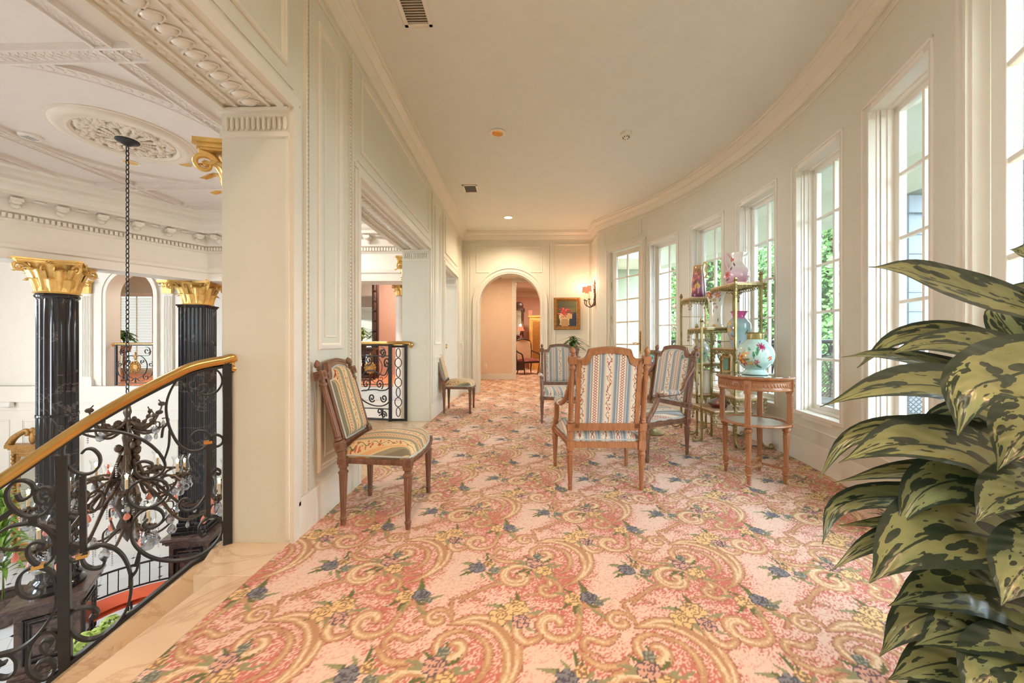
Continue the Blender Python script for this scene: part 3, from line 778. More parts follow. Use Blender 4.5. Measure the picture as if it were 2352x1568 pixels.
mb.b2(dx0 - .1, HY - .02, 2.70, dx1 + .1, HY - .001, 2.80); mb.b2(-2.2, HY - .02, 0, dx0 - .10, HY, .16); mb.b2(-2.2, HY - .028, .0, dx0 - .10, HY, .13)
struct(mb.build('trim_11', 'trim'))
mb = MB(); mb.b2(-2.2, 15.0, 0, 3.2, 15.1, 3.1); mb.b2(-2.2, HY + .15, 0, -2.1, 15, 3.1); mb.b2(3.1, HY + .15, 0, 3.2, 15, 3.1); struct(mb.build('wall_far', 'pinkwall'))
mb = MB(); mb.sweep([(3.1, 15, 0), (-2.1, 15, 0)], [(0, 2.85), (.03, 2.87), (.05, 2.95), (.12, 3.02), (.12, 3.05), (0, 3.05)]); struct(mb.build('trim_12', 'trim'))

# ---------------------------------------------------------------- the stair hall (atrium)
Kc = W(-6.08, 7.35); Kl = W(-8.30, 3.78)
apath = [W(-1.35, 7.35), Kc, Kl, W(-8.3, -2.5)]
prof = [(-.5, 2.26), (0, 2.26), (0, 2.40), (.03, 2.42), (.035, 2.47), (.01, 2.50), (0, 2.52), (0, 2.80), (.02, 2.81), (.03, 2.84), (.03, 2.91), (.09, 2.93), (.10, 2.96), (.10, 3.11), (.30, 3.13),
        (.30, 3.18), (.34, 3.21), (.36, 3.28), (.42, 3.31), (.42, 3.36), (.50, 3.39), (.52, 3.44), (.60, 3.46), (.60, 3.5), (-.5, 3.5), (-.5, 2.26)]
mb = MB(); mb.sweep(apath, prof); struct(mb.build('trim_13', 'atrium'))
mb = MB()
def along(path, off, step, a0=.05):
    for i in range(len(path) - 1):
        d = path[i + 1] - path[i]; L = d.length; T = d / L; N = Vector((-T.y, T.x, 0)); k = a0
        while k < L - .02: yield path[i] + T * k + N * off, T, N; k += step
for P, T, N in along(apath[:3], .055, .056):
    mb.box((P.x, P.y, 2.875), (.034, .05, .06), frame_at(Vector(), T).to_3x3())
for P, T, N in along(apath[:3], .19, .42, .2):
    R3 = frame_at(Vector(), T).to_3x3()
    mb.box((P.x, P.y, 3.075), (.12, .18, .05), R3); q = P + N * .05
    mb.ball((q.x, q.y, 3.045), (.055, .05, .03), 8, 6, R3); q = P - N * .06; mb.ball((q.x, q.y, 3.02), (.05, .04, .05), 8, 6, R3)
    q = P + T * .21; mb.ball((q.x, q.y, 3.11), (.07, .07, .018), 8, 4)
struct(mb.build('trim_14', 'atrium'))
mb = MB(); mb.b2(-15.4, -3, ATC, XL - .3, 13, ATC + .12); struct(mb.build('ceiling', 'atceil', flat=True))
# ceiling bands: a circle between four crossing ribs, each with a carved leaf edge
CC = W(-4.62, 4.42); mb = MB()
def band(P, Q, w=.17, h=.03):
    P, Q = Vector(P), Vector(Q); d = (Q - P); L = d.length; T = d.normalized(); N = Vector((-T.y, T.x, 0)); R3 = frame_at(Vector(), T).to_3x3(); c = (P + Q) / 2
    mb.box((c.x, c.y, ATC - h / 2), (L, w, h), R3)
    for s in (-1, 1):
        q = c + N * s * (w / 2 - .012); mb.box((q.x, q.y, ATC - h / 2 - .012), (L, .022, h + .02), R3)
    k = .05
    while k < L:
        for s in (-1, 1):
            q = P + T * k + N * s * .026; mb.ball((q.x, q.y, ATC - h), (.036, .013, .012), 6, 4, R3 @ Matrix.Rotation(s * .7, 3, 'Z'))
        q = P + T * (k + .03); mb.ball((q.x, q.y, ATC - h), (.018, .018, .012), 6, 4); k += .075
for s in (-1, 1):
    x = CC.x + s * 1.3; band((x, CC.y - 2.9, 0), (x, CC.y + 2.9, 0)); y = CC.y + s * 1.3; band((CC.x - 3.0, y, 0), (CC.x + 3.0, y, 0), .168, .034)
    x = CC.x + s * 2.1; band((x, CC.y - 2.1, 0), (x, CC.y + 2.1, 0), .14); y = CC.y + s * 2.1; band((CC.x - 2.1, y, 0), (CC.x + 2.1, y, 0), .138, .034)
mb.lathe([(1.20, ATC), (1.20, ATC - .040), (1.222, ATC - .040), (1.226, ATC - .030), (1.334, ATC - .030), (1.338, ATC - .040), (1.36, ATC - .040), (1.36, ATC)], 120, (CC.x, CC.y, 0), cap=False)
for k in range(112):
    a = 2 * PI * k / 112; R3 = Matrix.Rotation(a + PI / 2, 3, 'Z')
    for s in (-1, 1): q = Vector((CC.x + (1.28 + s * .026) * math.cos(a), CC.y + (1.28 + s * .026) * math.sin(a), ATC - .030)); mb.ball(q, (.034, .013, .012), 6, 4, R3 @ Matrix.Rotation(s * .7, 3, 'Z'))
struct(mb.build('trim_15', 'atceil'))
# medallion
md = thing('ceiling_medallion', 'large round white plaster medallion with fruit wreath around the chandelier canopy', 'ceiling medallion', (CC.x, CC.y, ATC))
mb = MB(); P = [(.44, 0), (.44, -.03), (.47, -.05), (.50, -.045), (.53, -.055), (.57, -.05), (.60, -.03), (.61, -.012), (.64, -.010), (.64, 0)]
mb.lathe(P, 72, cap=False); mb.build('outer_ring', 'plaster', md)
mb = MB(); rr = random.Random(4)
for k in range(230):
    a = rr.uniform(0, 2 * PI); r = rr.uniform(.27, .43); s = rr.uniform(.018, .038); mb.ball((r * math.cos(a), r * math.sin(a), -.012), (s, s * .9, s), 8, 6)
for k in range(46):
    a = rr.uniform(0, 2 * PI); r = rr.uniform(.27, .42); mb.ball((r * math.cos(a), r * math.sin(a), -.02), (.06, .022, .02), 8, 5, Matrix.Rotation(rr.uniform(0, 6), 3, 'Z'))
mb.build('fruit_wreath', 'plaster', md)
mb = MB()
for k in range(14):
    a = 2 * PI * k / 14; Rz = Matrix.Rotation(a, 3, 'Z')
    for t in range(7):
        x = .13 + t * .024; mb.ball(Rz @ Vector((x, 0, -.03 + .003 * t)), (.02, .028 * math.sin((t + 1) / 8 * PI) + .008, .016), 7, 5, Rz)
mb.lathe([(.0, -.045), (.10, -.045), (.13, -.03), (.14, 0)], 40, cap=False); mb.build('acanthus_leaves', 'plaster', md)

# walls, gallery floors and lower hall
BW = 8.72
mb = MB(); R = frame_at(Vector(), W(1, 0) - W(0, 0)).to_3x3()
def cbox(mb, X0, Z0, z0, X1, Z1, z1):
    mb.prism([tuple(W(X0, Z0)[:2]), tuple(W(X1, Z0)[:2]), tuple(W(X1, Z1)[:2]), tuple(W(X0, Z1)[:2])], z0, z1)
nX0, nX1, nSP = -9.60, -8.48, 2.15
cbox(mb, -14, BW, -4, nX0, BW + .3, ATC); cbox(mb, nX1, BW, -4, -6.66, BW + .3, ATC); cbox(mb, nX0, BW, -4, nX1, BW + .3, -.02)
n = 20; xc = (nX0 + nX1) / 2; r = (nX1 - nX0) / 2
A = [W(xc - r * math.cos(PI * k / n), BW, nSP + r * math.sin(PI * k / n)) for k in range(n + 1)]; B = [Vector((p.x, p.y, ATC)) for p in A]
mb.strip(A, B, .3, W(0, 1) - W(0, 0)); struct(mb.build('wall_gallery', 'atrium'))
mb = MB(); nn = W(0, -1) - W(0, 0)
def apath2(r, z0=0): return [W(xc - r, BW, z0)] + [W(xc - r * math.cos(PI * k / n), BW, nSP + r * math.sin(PI * k / n)) for k in range(n + 1)] + [W(xc + r, BW, z0)]
mb.strip(apath2(r), apath2(r + .10), .03, nn); mb.strip(apath2(r + .08), apath2(r + .11), .05, nn)
cbox(mb, -14, BW - .05, -.38, -6.66, BW, 0.0); cbox(mb, -14, BW - .08, -.05, -6.66, BW, 0.0)
cbox(mb, -14, BW - .025, -.62, -6.66, BW, -.58)
for X0, X1 in ((-12.6, -11.9), (-11.6, -10.6), (-10.2, -9.2), (-8.9, -7.9), (-7.6, -6.9)):
    ringframe(mb, W(0, BW), W(1, 0) - W(0, 0), (0, 0, 1), nn, X0, -3.6, X1, -.8, .05, .02)
for X in (-12.45, -11.0, -10.05, -8.12, -7.1):     # fluted pilasters with gilt capitals come below
    cbox(mb, X - .16, BW - .07, 0, X + .16, BW, .10); cbox(mb, X - .14, BW - .055, .10, X + .14, BW, .16); cbox(mb, X - .11, BW - .035, .16, X + .11, BW, 2.18)
    for k in range(6): cbox(mb, X - .10 + k * .036, BW - .045, .22, X - .082 + k * .036, BW, 2.12)
struct(mb.build('trim_16', 'atrium'))
# far gallery: floor edge, side piers and rose back wall
GZ = 8.45
mb = MB(); cbox(mb, -6.66, GZ, -4, -1.2, GZ + .3, -.3); cbox(mb, -6.66, GZ - .03, -.42, -1.2, GZ + .3, -.30); cbox(mb, -6.9, GZ, -4, -6.60, BW + .2, ATC)
cbox(mb, -6.6, GZ, 2.55, -1.2, GZ + .3, ATC); struct(mb.build('wall_gallery', 'atrium'))
mb = MB(); cbox(mb, -6.66, GZ, -.30, -1.2, 11.6, 0); struct(mb.build('floor', 'wmarble', bevel=.01))
mb = MB(); cbox(mb, -6.66, GZ + .25, 0, -1.2, 11.6, .012); cbox(mb, -15, BW + .25, -.02, -6.9, 12, .0); struct(mb.build('floor', simple('apricot_carpet', (226, 150, 112), .9, var=.2, vs=9)))
mb = MB(); cbox(mb, -7.0, 11.6, -1, -1.2, 11.8, ATC); struct(mb.build('wall_gallery', 'pinkwall'))
mb = MB(); cbox(mb, -15, 12, -.1, -7.0, 12.2, ATC); cbox(mb, -15.2, BW + .3, -.1, -15, 12.2, ATC); cbox(mb, -7.05, BW + .3, -.1, -6.95, 12.2, ATC); struct(mb.build('wall_gallery', 'wall'))
# lower hall floor with inlaid black bands
m, nt, b, _ = nodes('inlaid_marble_floor'); co = coords(nt, 'Object'); s = nt.nodes.new('ShaderNodeSeparateXYZ'); nt.links.new(co, s.inputs[0])
gx = mathn(nt, 'FRACT', mathn(nt, 'MULTIPLY', mathn(nt, 'ADD', s.outputs[0], s.outputs[1]), 1.55)); gy = mathn(nt, 'FRACT', mathn(nt, 'MULTIPLY', mathn(nt, 'SUBTRACT', s.outputs[0], s.outputs[1]), 1.55))
g = mathn(nt, 'MAXIMUM', mathn(nt, 'LESS_THAN', gx, .012), mathn(nt, 'LESS_THAN', gy, .012))
dm = mathn(nt, 'LESS_THAN', mathn(nt, 'ADD', mathn(nt, 'ABSOLUTE', mathn(nt, 'SUBTRACT', mathn(nt, 'FRACT', mathn(nt, 'ADD', gx, .5)), .5)), mathn(nt, 'ABSOLUTE', mathn(nt, 'SUBTRACT', mathn(nt, 'FRACT', mathn(nt, 'ADD', gy, .5)), .5))), .10)
c = mixc(nt, g, lin((226, 228, 230)), lin((150, 150, 152))); c = mixc(nt, dm, c, lin((40, 40, 46)))
nt.links.new(c, b.inputs['Base Color']); b.inputs['Roughness'].default_value = .12; M['inlay'] = m
mb = MB(); mb.b2(-14, -3, -4.2, XL - .1, 12, -4.0); struct(mb.build('floor', 'inlay'))
mb = MB()
for r0 in (2.35, 2.55):
    mb.lathe([(r0, -3.999), (r0 + .07, -3.999), (r0 + .07, -3.995), (r0, -3.995)], 64, (CC.x, CC.y, 0), cap=False)
for a in range(8):
    d = Matrix.Rotation(a * PI / 4 + .3, 3, 'Z'); mb.box(Vector((CC.x, CC.y, -3.997)) + d @ Vector((1.2, 0, 0)), (2.3, .06, .004), d)
struct(mb.build('trim_17', 'bmarble'))
mb = MB(); mb.b2(XL - WT, -3, -4, XL - .05, 1.6, -.30); mb.b2(XL - WT, 1.6, -4, XL - .05, 13, -.25); struct(mb.build('wall_left', 'atrium'))
mb = MB(); yy = -3.2
for y0 in (-1.2, 1.8): mb.b2(-14.2, yy, -4, -14, y0, ATC); mb.b2(-14.2, y0, -4, -14, y0 + 2.0, -1.2); mb.b2(-14.2, y0, 2.6, -14, y0 + 2.0, ATC); yy = y0 + 2.0
mb.b2(-14.2, yy, -4, -14, 12, ATC)
yy = -12.5; mb.b2(-14.2, -3.2, -4, yy, -3.0, ATC)
mb.b2(yy, -3.2, -4, XL - WT, -3.0, ATC); struct(mb.build('wall_gallery', 'atrium'))
# ================================================================ FURNITURE
def fluted(n=10, depth=.10): return lambda a, z: 1 - depth * (0.5 - 0.5 * math.cos(n * a)) ** 0.5
def turned_leg(mb, x, y, z0, z1, r=.024, tilt=0.0):
    """round tapering fluted leg from the floor (z0) up to the rail block (z1)"""
    H = z1 - z0; nn = 30
    P = [(.013, 0), (.014, .03 * H), (.016, .09 * H), (.0185, .10 * H), (.0185, .125 * H), (.014, .13 * H)]
    P += [(.0145 + (r - .0155) * k / 8, (.14 + .68 * k / 8) * H) for k in range(9)]
    P += [(r * .75, .83 * H), (r * 1.08, .84 * H), (r * 1.12, .87 * H), (r * .8, .885 * H), (r * .8, .93 * H), (r * 1.1, .95 * H), (r * 1.1, H)]
    lo, hi = .14 * H, .82 * H
    fl = fluted(10, .22)
    mb.lathe([(a, z0 + b) for a, b in P], nn, (x, y, 0), mod=lambda a, z: fl(a, z) if lo - .001 <= z - z0 <= hi + .001 else 1)
def rosette(mb, c, n, s=.011):
    N = Vector(n); mb.ball(Vector(c), (s * .5,) * 3, 6, 5)
    U = N.orthogonal().normalized(); V = N.cross(U)
    for k in range(8): a = 2 * PI * k / 8; mb.ball(Vector(c) + (U * math.cos(a) + V * math.sin(a)) * s, (s * .42,) * 3, 6, 4)
def finial(mb, c, s=1.0):
    x, y, z = c
    mb.lathe([(.010 * s, 0), (.010 * s, .006 * s), (.017 * s, .010 * s), (.008 * s, .016 * s), (.018 * s, .024 * s), (.021 * s, .034 * s), (.016 * s, .050 * s), (.006 * s, .062 * s), (.001, .066 * s)], 14, (x, y, z))
def make_chair(name, label, cat, arms, woodm, fab, W0, W1, D, zr, zs, zb, zt, lean, pad_w, zback0):
    """W0/W1 rear/front leg spacing, D depth, zr rail underside, zs rail top, zb block height of the back posts' lower block, zt shoulder block, crest above"""
    t = thing(name, label, cat)
    yb, yf = -D / 2, D / 2
    for x, y, tag_ in ((-W0 / 2, yb, 0), (W0 / 2, yb, 0), (-W1 / 2, yf, 1), (W1 / 2, yf, 1)):
        mb = MB(); turned_leg(mb, x, y, 0, zr, .025)
        mb.box((x, y, (zr + zs) / 2 + .004), (.050, .050, zs - zr + .008))
        ny = 1 if tag_ else -1
        if tag_: rosette(mb, (x, y + .026, (zr + zs) / 2), (0, 1, 0))
        rosette(mb, (x + (.026 if x > 0 else -.026), y, (zr + zs) / 2), (1, 0, 0))
        mb.build('leg', woodm, t, bevel=.003)
    # seat rails, the front one bowed
    mb = MB(); h = zs - zr
    def rail(P, th=.026):
        mb.sweep([(p[0], p[1], zr) for p in P], [(-th / 2, .004), (th / 2, .004), (th / 2 + .004, .008), (th / 2, .012), (th / 2, h * .55), (th / 2 + .005, h * .62), (th / 2 + .005, h * .8), (th / 2, h * .85), (th / 2, h), (-th / 2, h), (-th / 2, .004)])
    bow = .035 if not arms else .045
    fr = [(W1 / 2 * (1 - 2 * k / 12), yf + bow * math.sin(PI * k / 12)) for k in range(13)]
    rail([(-W1 / 2, yf), (-W0 / 2, yb)]); rail([(W0 / 2, yb), (W1 / 2, yf)]); rail([(-W0 / 2, yb), (W0 / 2, yb)]); rail([(-p[0] * -1, p[1]) for p in fr][::1] and [(p[0], p[1]) for p in fr][::-1][::-1])
    for k in range(26):       # carved bead along the front rail
        u = (k + .5) / 26; x = W1 / 2 * (1 - 2 * u); y = yf + bow * math.sin(PI * u) + .017; mb.ball((x, y, zr + h * .5), (.006, .004, .006), 6, 4)
    for sx in (-1, 1):
        for k in range(22):
            u = (k + .8) / 23; x = sx * (W0 / 2 + (W1 - W0) / 2 * u + .017); y = yb + D * u; mb.ball((x, y, zr + h * .5), (.004, .006, .006), 6, 4)
    mb.build('seat_rail', woodm, t)
    # cushion: dome over the trapezoid
    ztop = .098 if not arms else .085
    def seatpt(u, v):
        y = yb + .005 + (D - .0) * v; w = (W0 + (W1 - W0) * v) / 2 - .006
        y += bow * max(0, (1 - (2 * u - 1) ** 2)) * v ** 3 if v > 0 else 0
        return (2 * u - 1) * w, y
    def dome(u, v):
        x, y = seatpt(u, v); e = min(1, min(u, 1 - u) / .16); g = min(1, min(v, 1 - v) / .16)
        f = (1 - (1 - e) ** 2.4) ** .5 * (1 - (1 - g) ** 2.4) ** .5
        return (x, y, zs + .012 + ztop * f * (.72 + .28 * math.sin(PI * min(1, v * 1.1)) * math.sin(PI * u)))
    mb = MB(); mb.grid(dome, 28, 28, lambda u, v: (seatpt(u, v)[0], seatpt(u, v)[1], 0))
    n = 28
    for side in range(4):
        def f(u, v, side=side):
            q = {0: (u, 0), 1: (1, u), 2: (1 - u, 1), 3: (0, 1 - u)}[side]; x, y = seatpt(*q); return (x, y, zs + .012 * v)
        mb.grid(f, 14, 1, lambda u, v, side=side: (seatpt(*{0: (u, 0), 1: (1, u), 2: (1 - u, 1), 3: (0, 1 - u)}[side])[0], 0, 0))
    seat = mb.build('seat', fab, t, smooth=70)
    mb = MB(); P = [Vector((*seatpt(u / 12, 0), zs + .012)) for u in range(12)] + [Vector((*seatpt(1, v / 12), zs + .012)) for v in range(12)] + [Vector((*seatpt(1 - u / 12, 1), zs + .012)) for u in range(12)] + [Vector((*seatpt(0, 1 - v / 12), zs + .012)) for v in range(12)]
    mb.tube(P, .0055, 6, closed=True); mb.build('piping', 'piping', seat)
    # back: everything in a plane leaning backwards from the rail
    ang = math.atan(lean / (zt - zs)); Mb = Matrix.Translation((0, yb, zs)) @ Matrix.Rotation(ang, 4, 'X')
    H = (zt - zs) / math.cos(ang); hw = W0 / 2; hb = zback0 - zs
    for sx in (-1, 1):
        mb = MB(Mb); wtop = hw + .012
        x = sx * hw
        mb.box((x, 0, (hb - .05) / 2 + .0), (.042, .040, hb - .05)); 
        mb.box((x, 0, hb - .02), (.050, .046, .055)); rosette(mb, (x, .025, hb - .02), (0, 1, 0)); rosette(mb, (x + sx * .026, 0, hb - .02), (1, 0, 0))
        cl = H - .02 - hb - .01; fl = fluted(10, .18)
        mb.lathe([(.016, 0), (.022, .004), (.022, .012), (.016, .018), (.0195, .024), (.0195, .03)] + [(.0195 - .003 * k / 6, .034 + (cl - .085) * k / 6) for k in range(7)] + [(.017, cl - .045), (.022, cl - .038), (.022, cl - .028), (.016, cl - .022), (.016, cl)], 30, (x, 0, hb + .008),
                 mod=lambda a, z: fl(a, z) if .033 < z < cl - .05 else 1)
        mb.box((x, 0, H), (.054, .050, .052)); rosette(mb, (x, .026, H), (0, 1, 0)); rosette(mb, (x + sx * .028, 0, H), (1, 0, 0)); rosette(mb, (x, -.026, H), (0, 1, 0)) if not arms else None
        post = mb.build('back_post', woodm, t, bevel=.003)
        mb = MB(Mb); finial(mb, (x, 0, H + .026), 1.0); mb.build('finial', woodm, post)
    # crest with scooped ears; the outline is shared by frame and padding
    iw = hw - .030; CH = H + .072
    def top(x, off=0.0):
        a = abs(x) / iw
        if a < .66: return CH - off + .018 * math.cos(a / .66 * PI / 2)
        q = min(1, (a - .66) / .22); return CH - off - .010 - (CH - H - .010 - .006) * math.sqrt(max(0, 1 - (1 - q) ** 2))
    n = 60; xs = [-iw + 2 * iw * k / n for k in range(n + 1)]; bt = .028
    fw = .030
    mb = MB(Mb)
    A = [(x, -bt / 2, top(x)) for x in xs]
    sc = (iw - fw) / iw
    Bp = [(x * sc, -bt / 2, top(x, .042)) for x in xs]
    mb.strip(A, Bp, bt, (0, 1, 0))
    for sx in (-1, 1): mb.b2(sx * (iw - fw), -bt / 2, hb - .03, sx * iw, bt / 2, top(iw) + .002)
    mb.b2(-hw + .02, -bt / 2, hb - .045, hw - .02, bt / 2, hb + .008)
    if True:   # carved bead and leaf along the crest face and lower rail
        for k in range(40):
            x = -iw * .62 + 1.24 * iw * k / 39; mb.ball((x, bt / 2 + .001, top(x) - .014), (.005, .004, .008), 6, 4)
        for k in range(34): x = -iw * .95 + 1.9 * iw * k / 33; mb.ball((x, bt / 2, hb - .016), (.004, .004, .006), 6, 4)
        mb.tube([(x, bt / 2, top(x) - .004) for x in xs], .005, 6); mb.tube([(x, -bt / 2 + .002, top(x) - .004) for x in xs], .004, 6)
    mb.build('back_frame', woodm, t)
    mb = MB(Mb); iw2 = iw - fw + .002; z0 = hb + .004
    def padf(sgn, amp):
        def f(u, v):
            x = (2 * u - 1) * iw2; zt_ = top(x / sc if abs(x / sc) < iw else math.copysign(iw, x), .044)
            z = z0 + (zt_ - z0) * v; e = min(1, min(u, 1 - u) / .14); g = min(1, min(v, 1 - v) / .14)
            b = (1 - (1 - e) ** 2.4) ** .5 * (1 - (1 - g) ** 2.4) ** .5
            return (x, sgn * (bt / 2 - .008 + amp * b), z)
        return f
    stf = lambda u, v: ((2 * u - 1) * iw2, v * (H - hb), 0)
    mb.grid(padf(1, .040), 26, 26, stf)
    g = MB(); f2 = padf(-1, .004); mb.grid(lambda u, v: f2(1 - u, v), 26, 20, lambda u, v: ((1 - 2 * u) * iw2, v * (H - hb), 0))
    pad = mb.build('backrest', fab, t, smooth=70)
    mb = MB(Mb); zz = lambda x: top(x / sc, .044)
    P = [(-iw2, bt / 2 + .002, z0 + (zz(-iw2 * .999) - z0) * k / 6) for k in range(6)] + [(x * sc, bt / 2 + .002, top(x, .046)) for x in xs] + [(iw2, bt / 2 + .002, z0 + (zz(iw2 * .999) - z0) * (1 - k / 6)) for k in range(6)] + [(iw2 * (1 - k / 6), bt / 2 + .002, z0) for k in range(12)]
    mb.tube(P, .005, 6, closed=True); mb.build('piping', 'piping', pad)
    if arms:
        for sx in (-1, 1):
            fx = W1 / 2; za = zs + .235; yfr = yf - .02
            p0 = Mb @ Vector((sx * hw, .0, H * .80)); 
            P = smoothpath([p0, (sx * (hw + .012), yb + .03, za + .105), (sx * (hw + .03), yb + .075, za + .045), (sx * (hw + .045), yb + .14, za + .012), (sx * (fx - .01), 0.0, za), (sx * fx, yf - .17, za), (sx * fx, yf - .12, za - .005)], 6)
            mb = MB(); mb.tube(P, [.019 - .002 * math.sin(PI * k / (len(P) - 1)) for k in range(len(P))], 10)
            c = Vector((sx * fx, yf - .115, za - .008))     # scroll end
            S = [c + Vector((0, math.cos(a) * r, math.sin(a) * r)) for a, r in [(PI / 2 - k * .45, .024 - k * .0014) for k in range(12)]]
            mb.tube(S, [.012 - k * .0005 for k in range(12)], 8)
            Q = smoothpath([(sx * fx, yf - .115, za - .02), (sx * (fx - .002), yf - .10, za - .07), (sx * (fx - .004), yf - .055, za - .15), (sx * fx, yf - .01, za - .20), (sx * fx, yf, zs + .004)], 6)
            mb.tube(Q, [.020 + .004 * k / (len(Q) - 1) for k in range(len(Q))], 10)
            arm = mb.build('armrest', woodm, t, smooth=60)
            mb = MB()
            def pf(u, v, sx=sx):
                y = yb + .135 + (D - .29) * v; x = sx * (hw + .045 + (fx - .0 - hw - .045) * min(1, v * 1.1)); a = (u - .5) * PI * 1.5
                e = (1 - (2 * v - 1) ** 6) ** .5 if abs(2 * v - 1) < 1 else 0
                return (x + math.sin(a) * .034 * e, y, za + .016 + math.cos(a) * .026 * e)
            mb.grid(pf, 12, 14, lambda u, v: (v * .2, u * .1, 0)); mb.build('arm_pad', fab, arm, smooth=80)
    return t
M['piping'] = simple('pale_blue_piping', (190, 196, 190), .8, var=.05, vs=60)
side = make_chair('side_chair', 'striped fabric side chair against the pier between the two nearest openings', 'chair', False, 'walnut', 'stripe_warmlit', .40, .50, .385, .352, .385, 0, .855, .13, 0, .475)
side.location = W(-.775, 2.31); side.rotation_euler = (0, 0, -PI / 2 + YAW)
side['group'] = 'side chairs along the left wall'
c = dup(side, W(-.80, 5.58), -PI / 2 + YAW, 'smaller-looking striped side chair farther down the left wall, nearer the archway', 'side chairs along the left wall')
arm = make_chair('armchair', 'striped armchair in orange-brown wood, seen from behind, nearest of the three', 'armchair', True, 'cherry', 'stripe_blue', .505, .60, .50, .297, .342, 0, .925, .10, 0, .475)
arm.location = W(.664, 2.855); arm.rotation_euler = (0, 0, YAW); arm['group'] = 'striped armchairs'
def recolour(o, src, dst):
    for ch in KIDS.get(o.name, []) or [x for x in COL.objects if x.parent == o]:
        if ch.type == 'MESH' and ch.data.materials and ch.data.materials[0] == M[src]:
            ch.data = ch.data.copy(); ch.data.materials[0] = M[dst]
        for g in [x for x in COL.objects if x.parent == ch]:
            if g.data.materials[0] == M[src]: g.data = g.data.copy(); g.data.materials[0] = M[dst]
a2 = dup(arm, W(.685, 4.98), PI + .02, 'striped armchair facing the camera, in front of the plant below the painting', 'striped armchairs')
a3 = dup(arm, W(1.30, 3.56), math.radians(112), 'striped armchair turned sideways to the left, beside the brass shelf stand', 'striped armchairs')
register(a2); recolour(a2, 'cherry', 'walnut'); recolour(a3, 'cherry', 'walnut')

# ---------------------------------------------------------------- round two-tier table
tb = thing('side_table', 'round two-tier wooden table with caned lower shelf, under the large pale blue flowered vase', 'table', W(1.875, 2.85), YAW)
LA = [math.radians(a) for a in (134, 46, -43, -133)]
mb = MB(); mb.lathe([(0, .765), (.235, .765), (.245, .768), (.258, .776), (.262, .784), (.255, .790), (.245, .790)], 56); mb.lathe([(0, .7895), (.246, .7895), (.246, .7905), (0, .7905)], 56)
top_ = mb.build('tabletop', 'cherry', tb, smooth=50)
mb = MB(); mb.lathe([(0, .7915), (.228, .7915), (.228, .794), (0, .794)], 56); mb.build('glass_top', 'mirror', top_)
mb = MB(); mb.lathe([(.205, .69), (.236, .69), (.240, .697), (.236, .704), (.232, .708), (.232, .752), (.238, .756), (.240, .764), (.205, .764), (.205, .69)], 56, cap=False)
for k in range(64):
    a = 2 * PI * k / 64; mb.ball((.233 * math.cos(a), .233 * math.sin(a), .730), (.004, .010, .017), 6, 5, Matrix.Rotation(a, 3, 'Z') @ Matrix.Rotation(.6, 3, 'X'))
mb.build('apron', 'cherry', tb, smooth=50)
for a in LA:
    ca, sa = math.cos(a), math.sin(a); R3 = Matrix.Rotation(a, 3, 'Z'); mb = MB(); r = .222
    def L(x, y, z): return R3 @ Vector((x, y, 0)) + Vector((0, 0, z))
    mb.box(L(r + .008, 0, .725), (.036, .044, .085), R3); mb.box(L(r, 0, .675), (.040, .048, .016), R3)
    mb.box(L(r, 0, .555), (.030, .036, .225), R3); rosette(mb, L(r + .028, 0, .728), R3 @ Vector((1, 0, 0)), .009)
    for k in range(15): mb.ball(L(r + .017, 0, .46 + k * .0135), (.004, .006, .005), 6, 4)
    mb.box(L(r, 0, .434), (.046, .052, .020), R3)
    r2 = r - .006; P = [(.010, .0), (.011, .02), (.016, .045), (.012, .05), (.020, .062), (.022, .07), (.014, .078), (.018, .082), (.018, .086)]
    mb.lathe(P, 20, L(r2 - .02, 0, 0)); mb.box(L(r2 - .02, 0, .107), (.036, .036, .040), R3); rosette(mb, L(r2, 0, .107), R3 @ Vector((1, 0, 0)), .007)
    fl = fluted(10, .2); mb.lathe([(.013, .128), (.016, .134)] + [(.0145 + .0065 * k / 8, .14 + .215 * k / 8) for k in range(9)] + [(.017, .365), (.021, .368), (.021, .374), (.014, .378)], 30, L(r2 - .015, 0, 0), mod=lambda a_, z: fl(a_, z) if .138 < z < .358 else 1)
    mb.lathe([(.014, .376), (.024, .384), (.029, .396), (.027, .406), (.016, .414), (.020, .418), (.020, .425)], 20, L(r2 - .012, 0, 0), mod=lambda a_, z: 1 - .12 * abs(math.sin(5 * a_)) if .38 < z < .41 else 1)
    mb.build('leg', 'cherry', tb, bevel=.002)
mb = MB(); mb.lathe([(.185, .430), (.236, .430), (.240, .436), (.236, .444), (.205, .446), (.205, .440), (.185, .440), (.185, .430)], 56, cap=False); sh = mb.build('shelf_rim', 'cherry', tb)
m, nt, b, _ = nodes('woven_cane'); co = coords(nt); s = nt.nodes.new('ShaderNodeSeparateXYZ'); nt.links.new(co, s.inputs[0])
wx = mathn(nt, 'LESS_THAN', mathn(nt, 'FRACT', mathn(nt, 'MULTIPLY', s.outputs[0], 70)), .55); wy = mathn(nt, 'LESS_THAN', mathn(nt, 'FRACT', mathn(nt, 'MULTIPLY', s.outputs[1], 70)), .55)
nt.links.new(mixc(nt, mathn(nt, 'MAXIMUM', wx, wy), lin((70, 54, 42)), lin((176, 166, 148))), b.inputs['Base Color']); b.inputs['Roughness'].default_value = .35; M['cane'] = m
mb = MB(); mb.lathe([(0, .434), (.206, .434), (.206, .438), (0, .438)], 48); mb.build('cane_shelf', 'cane', tb)
mb = MB()
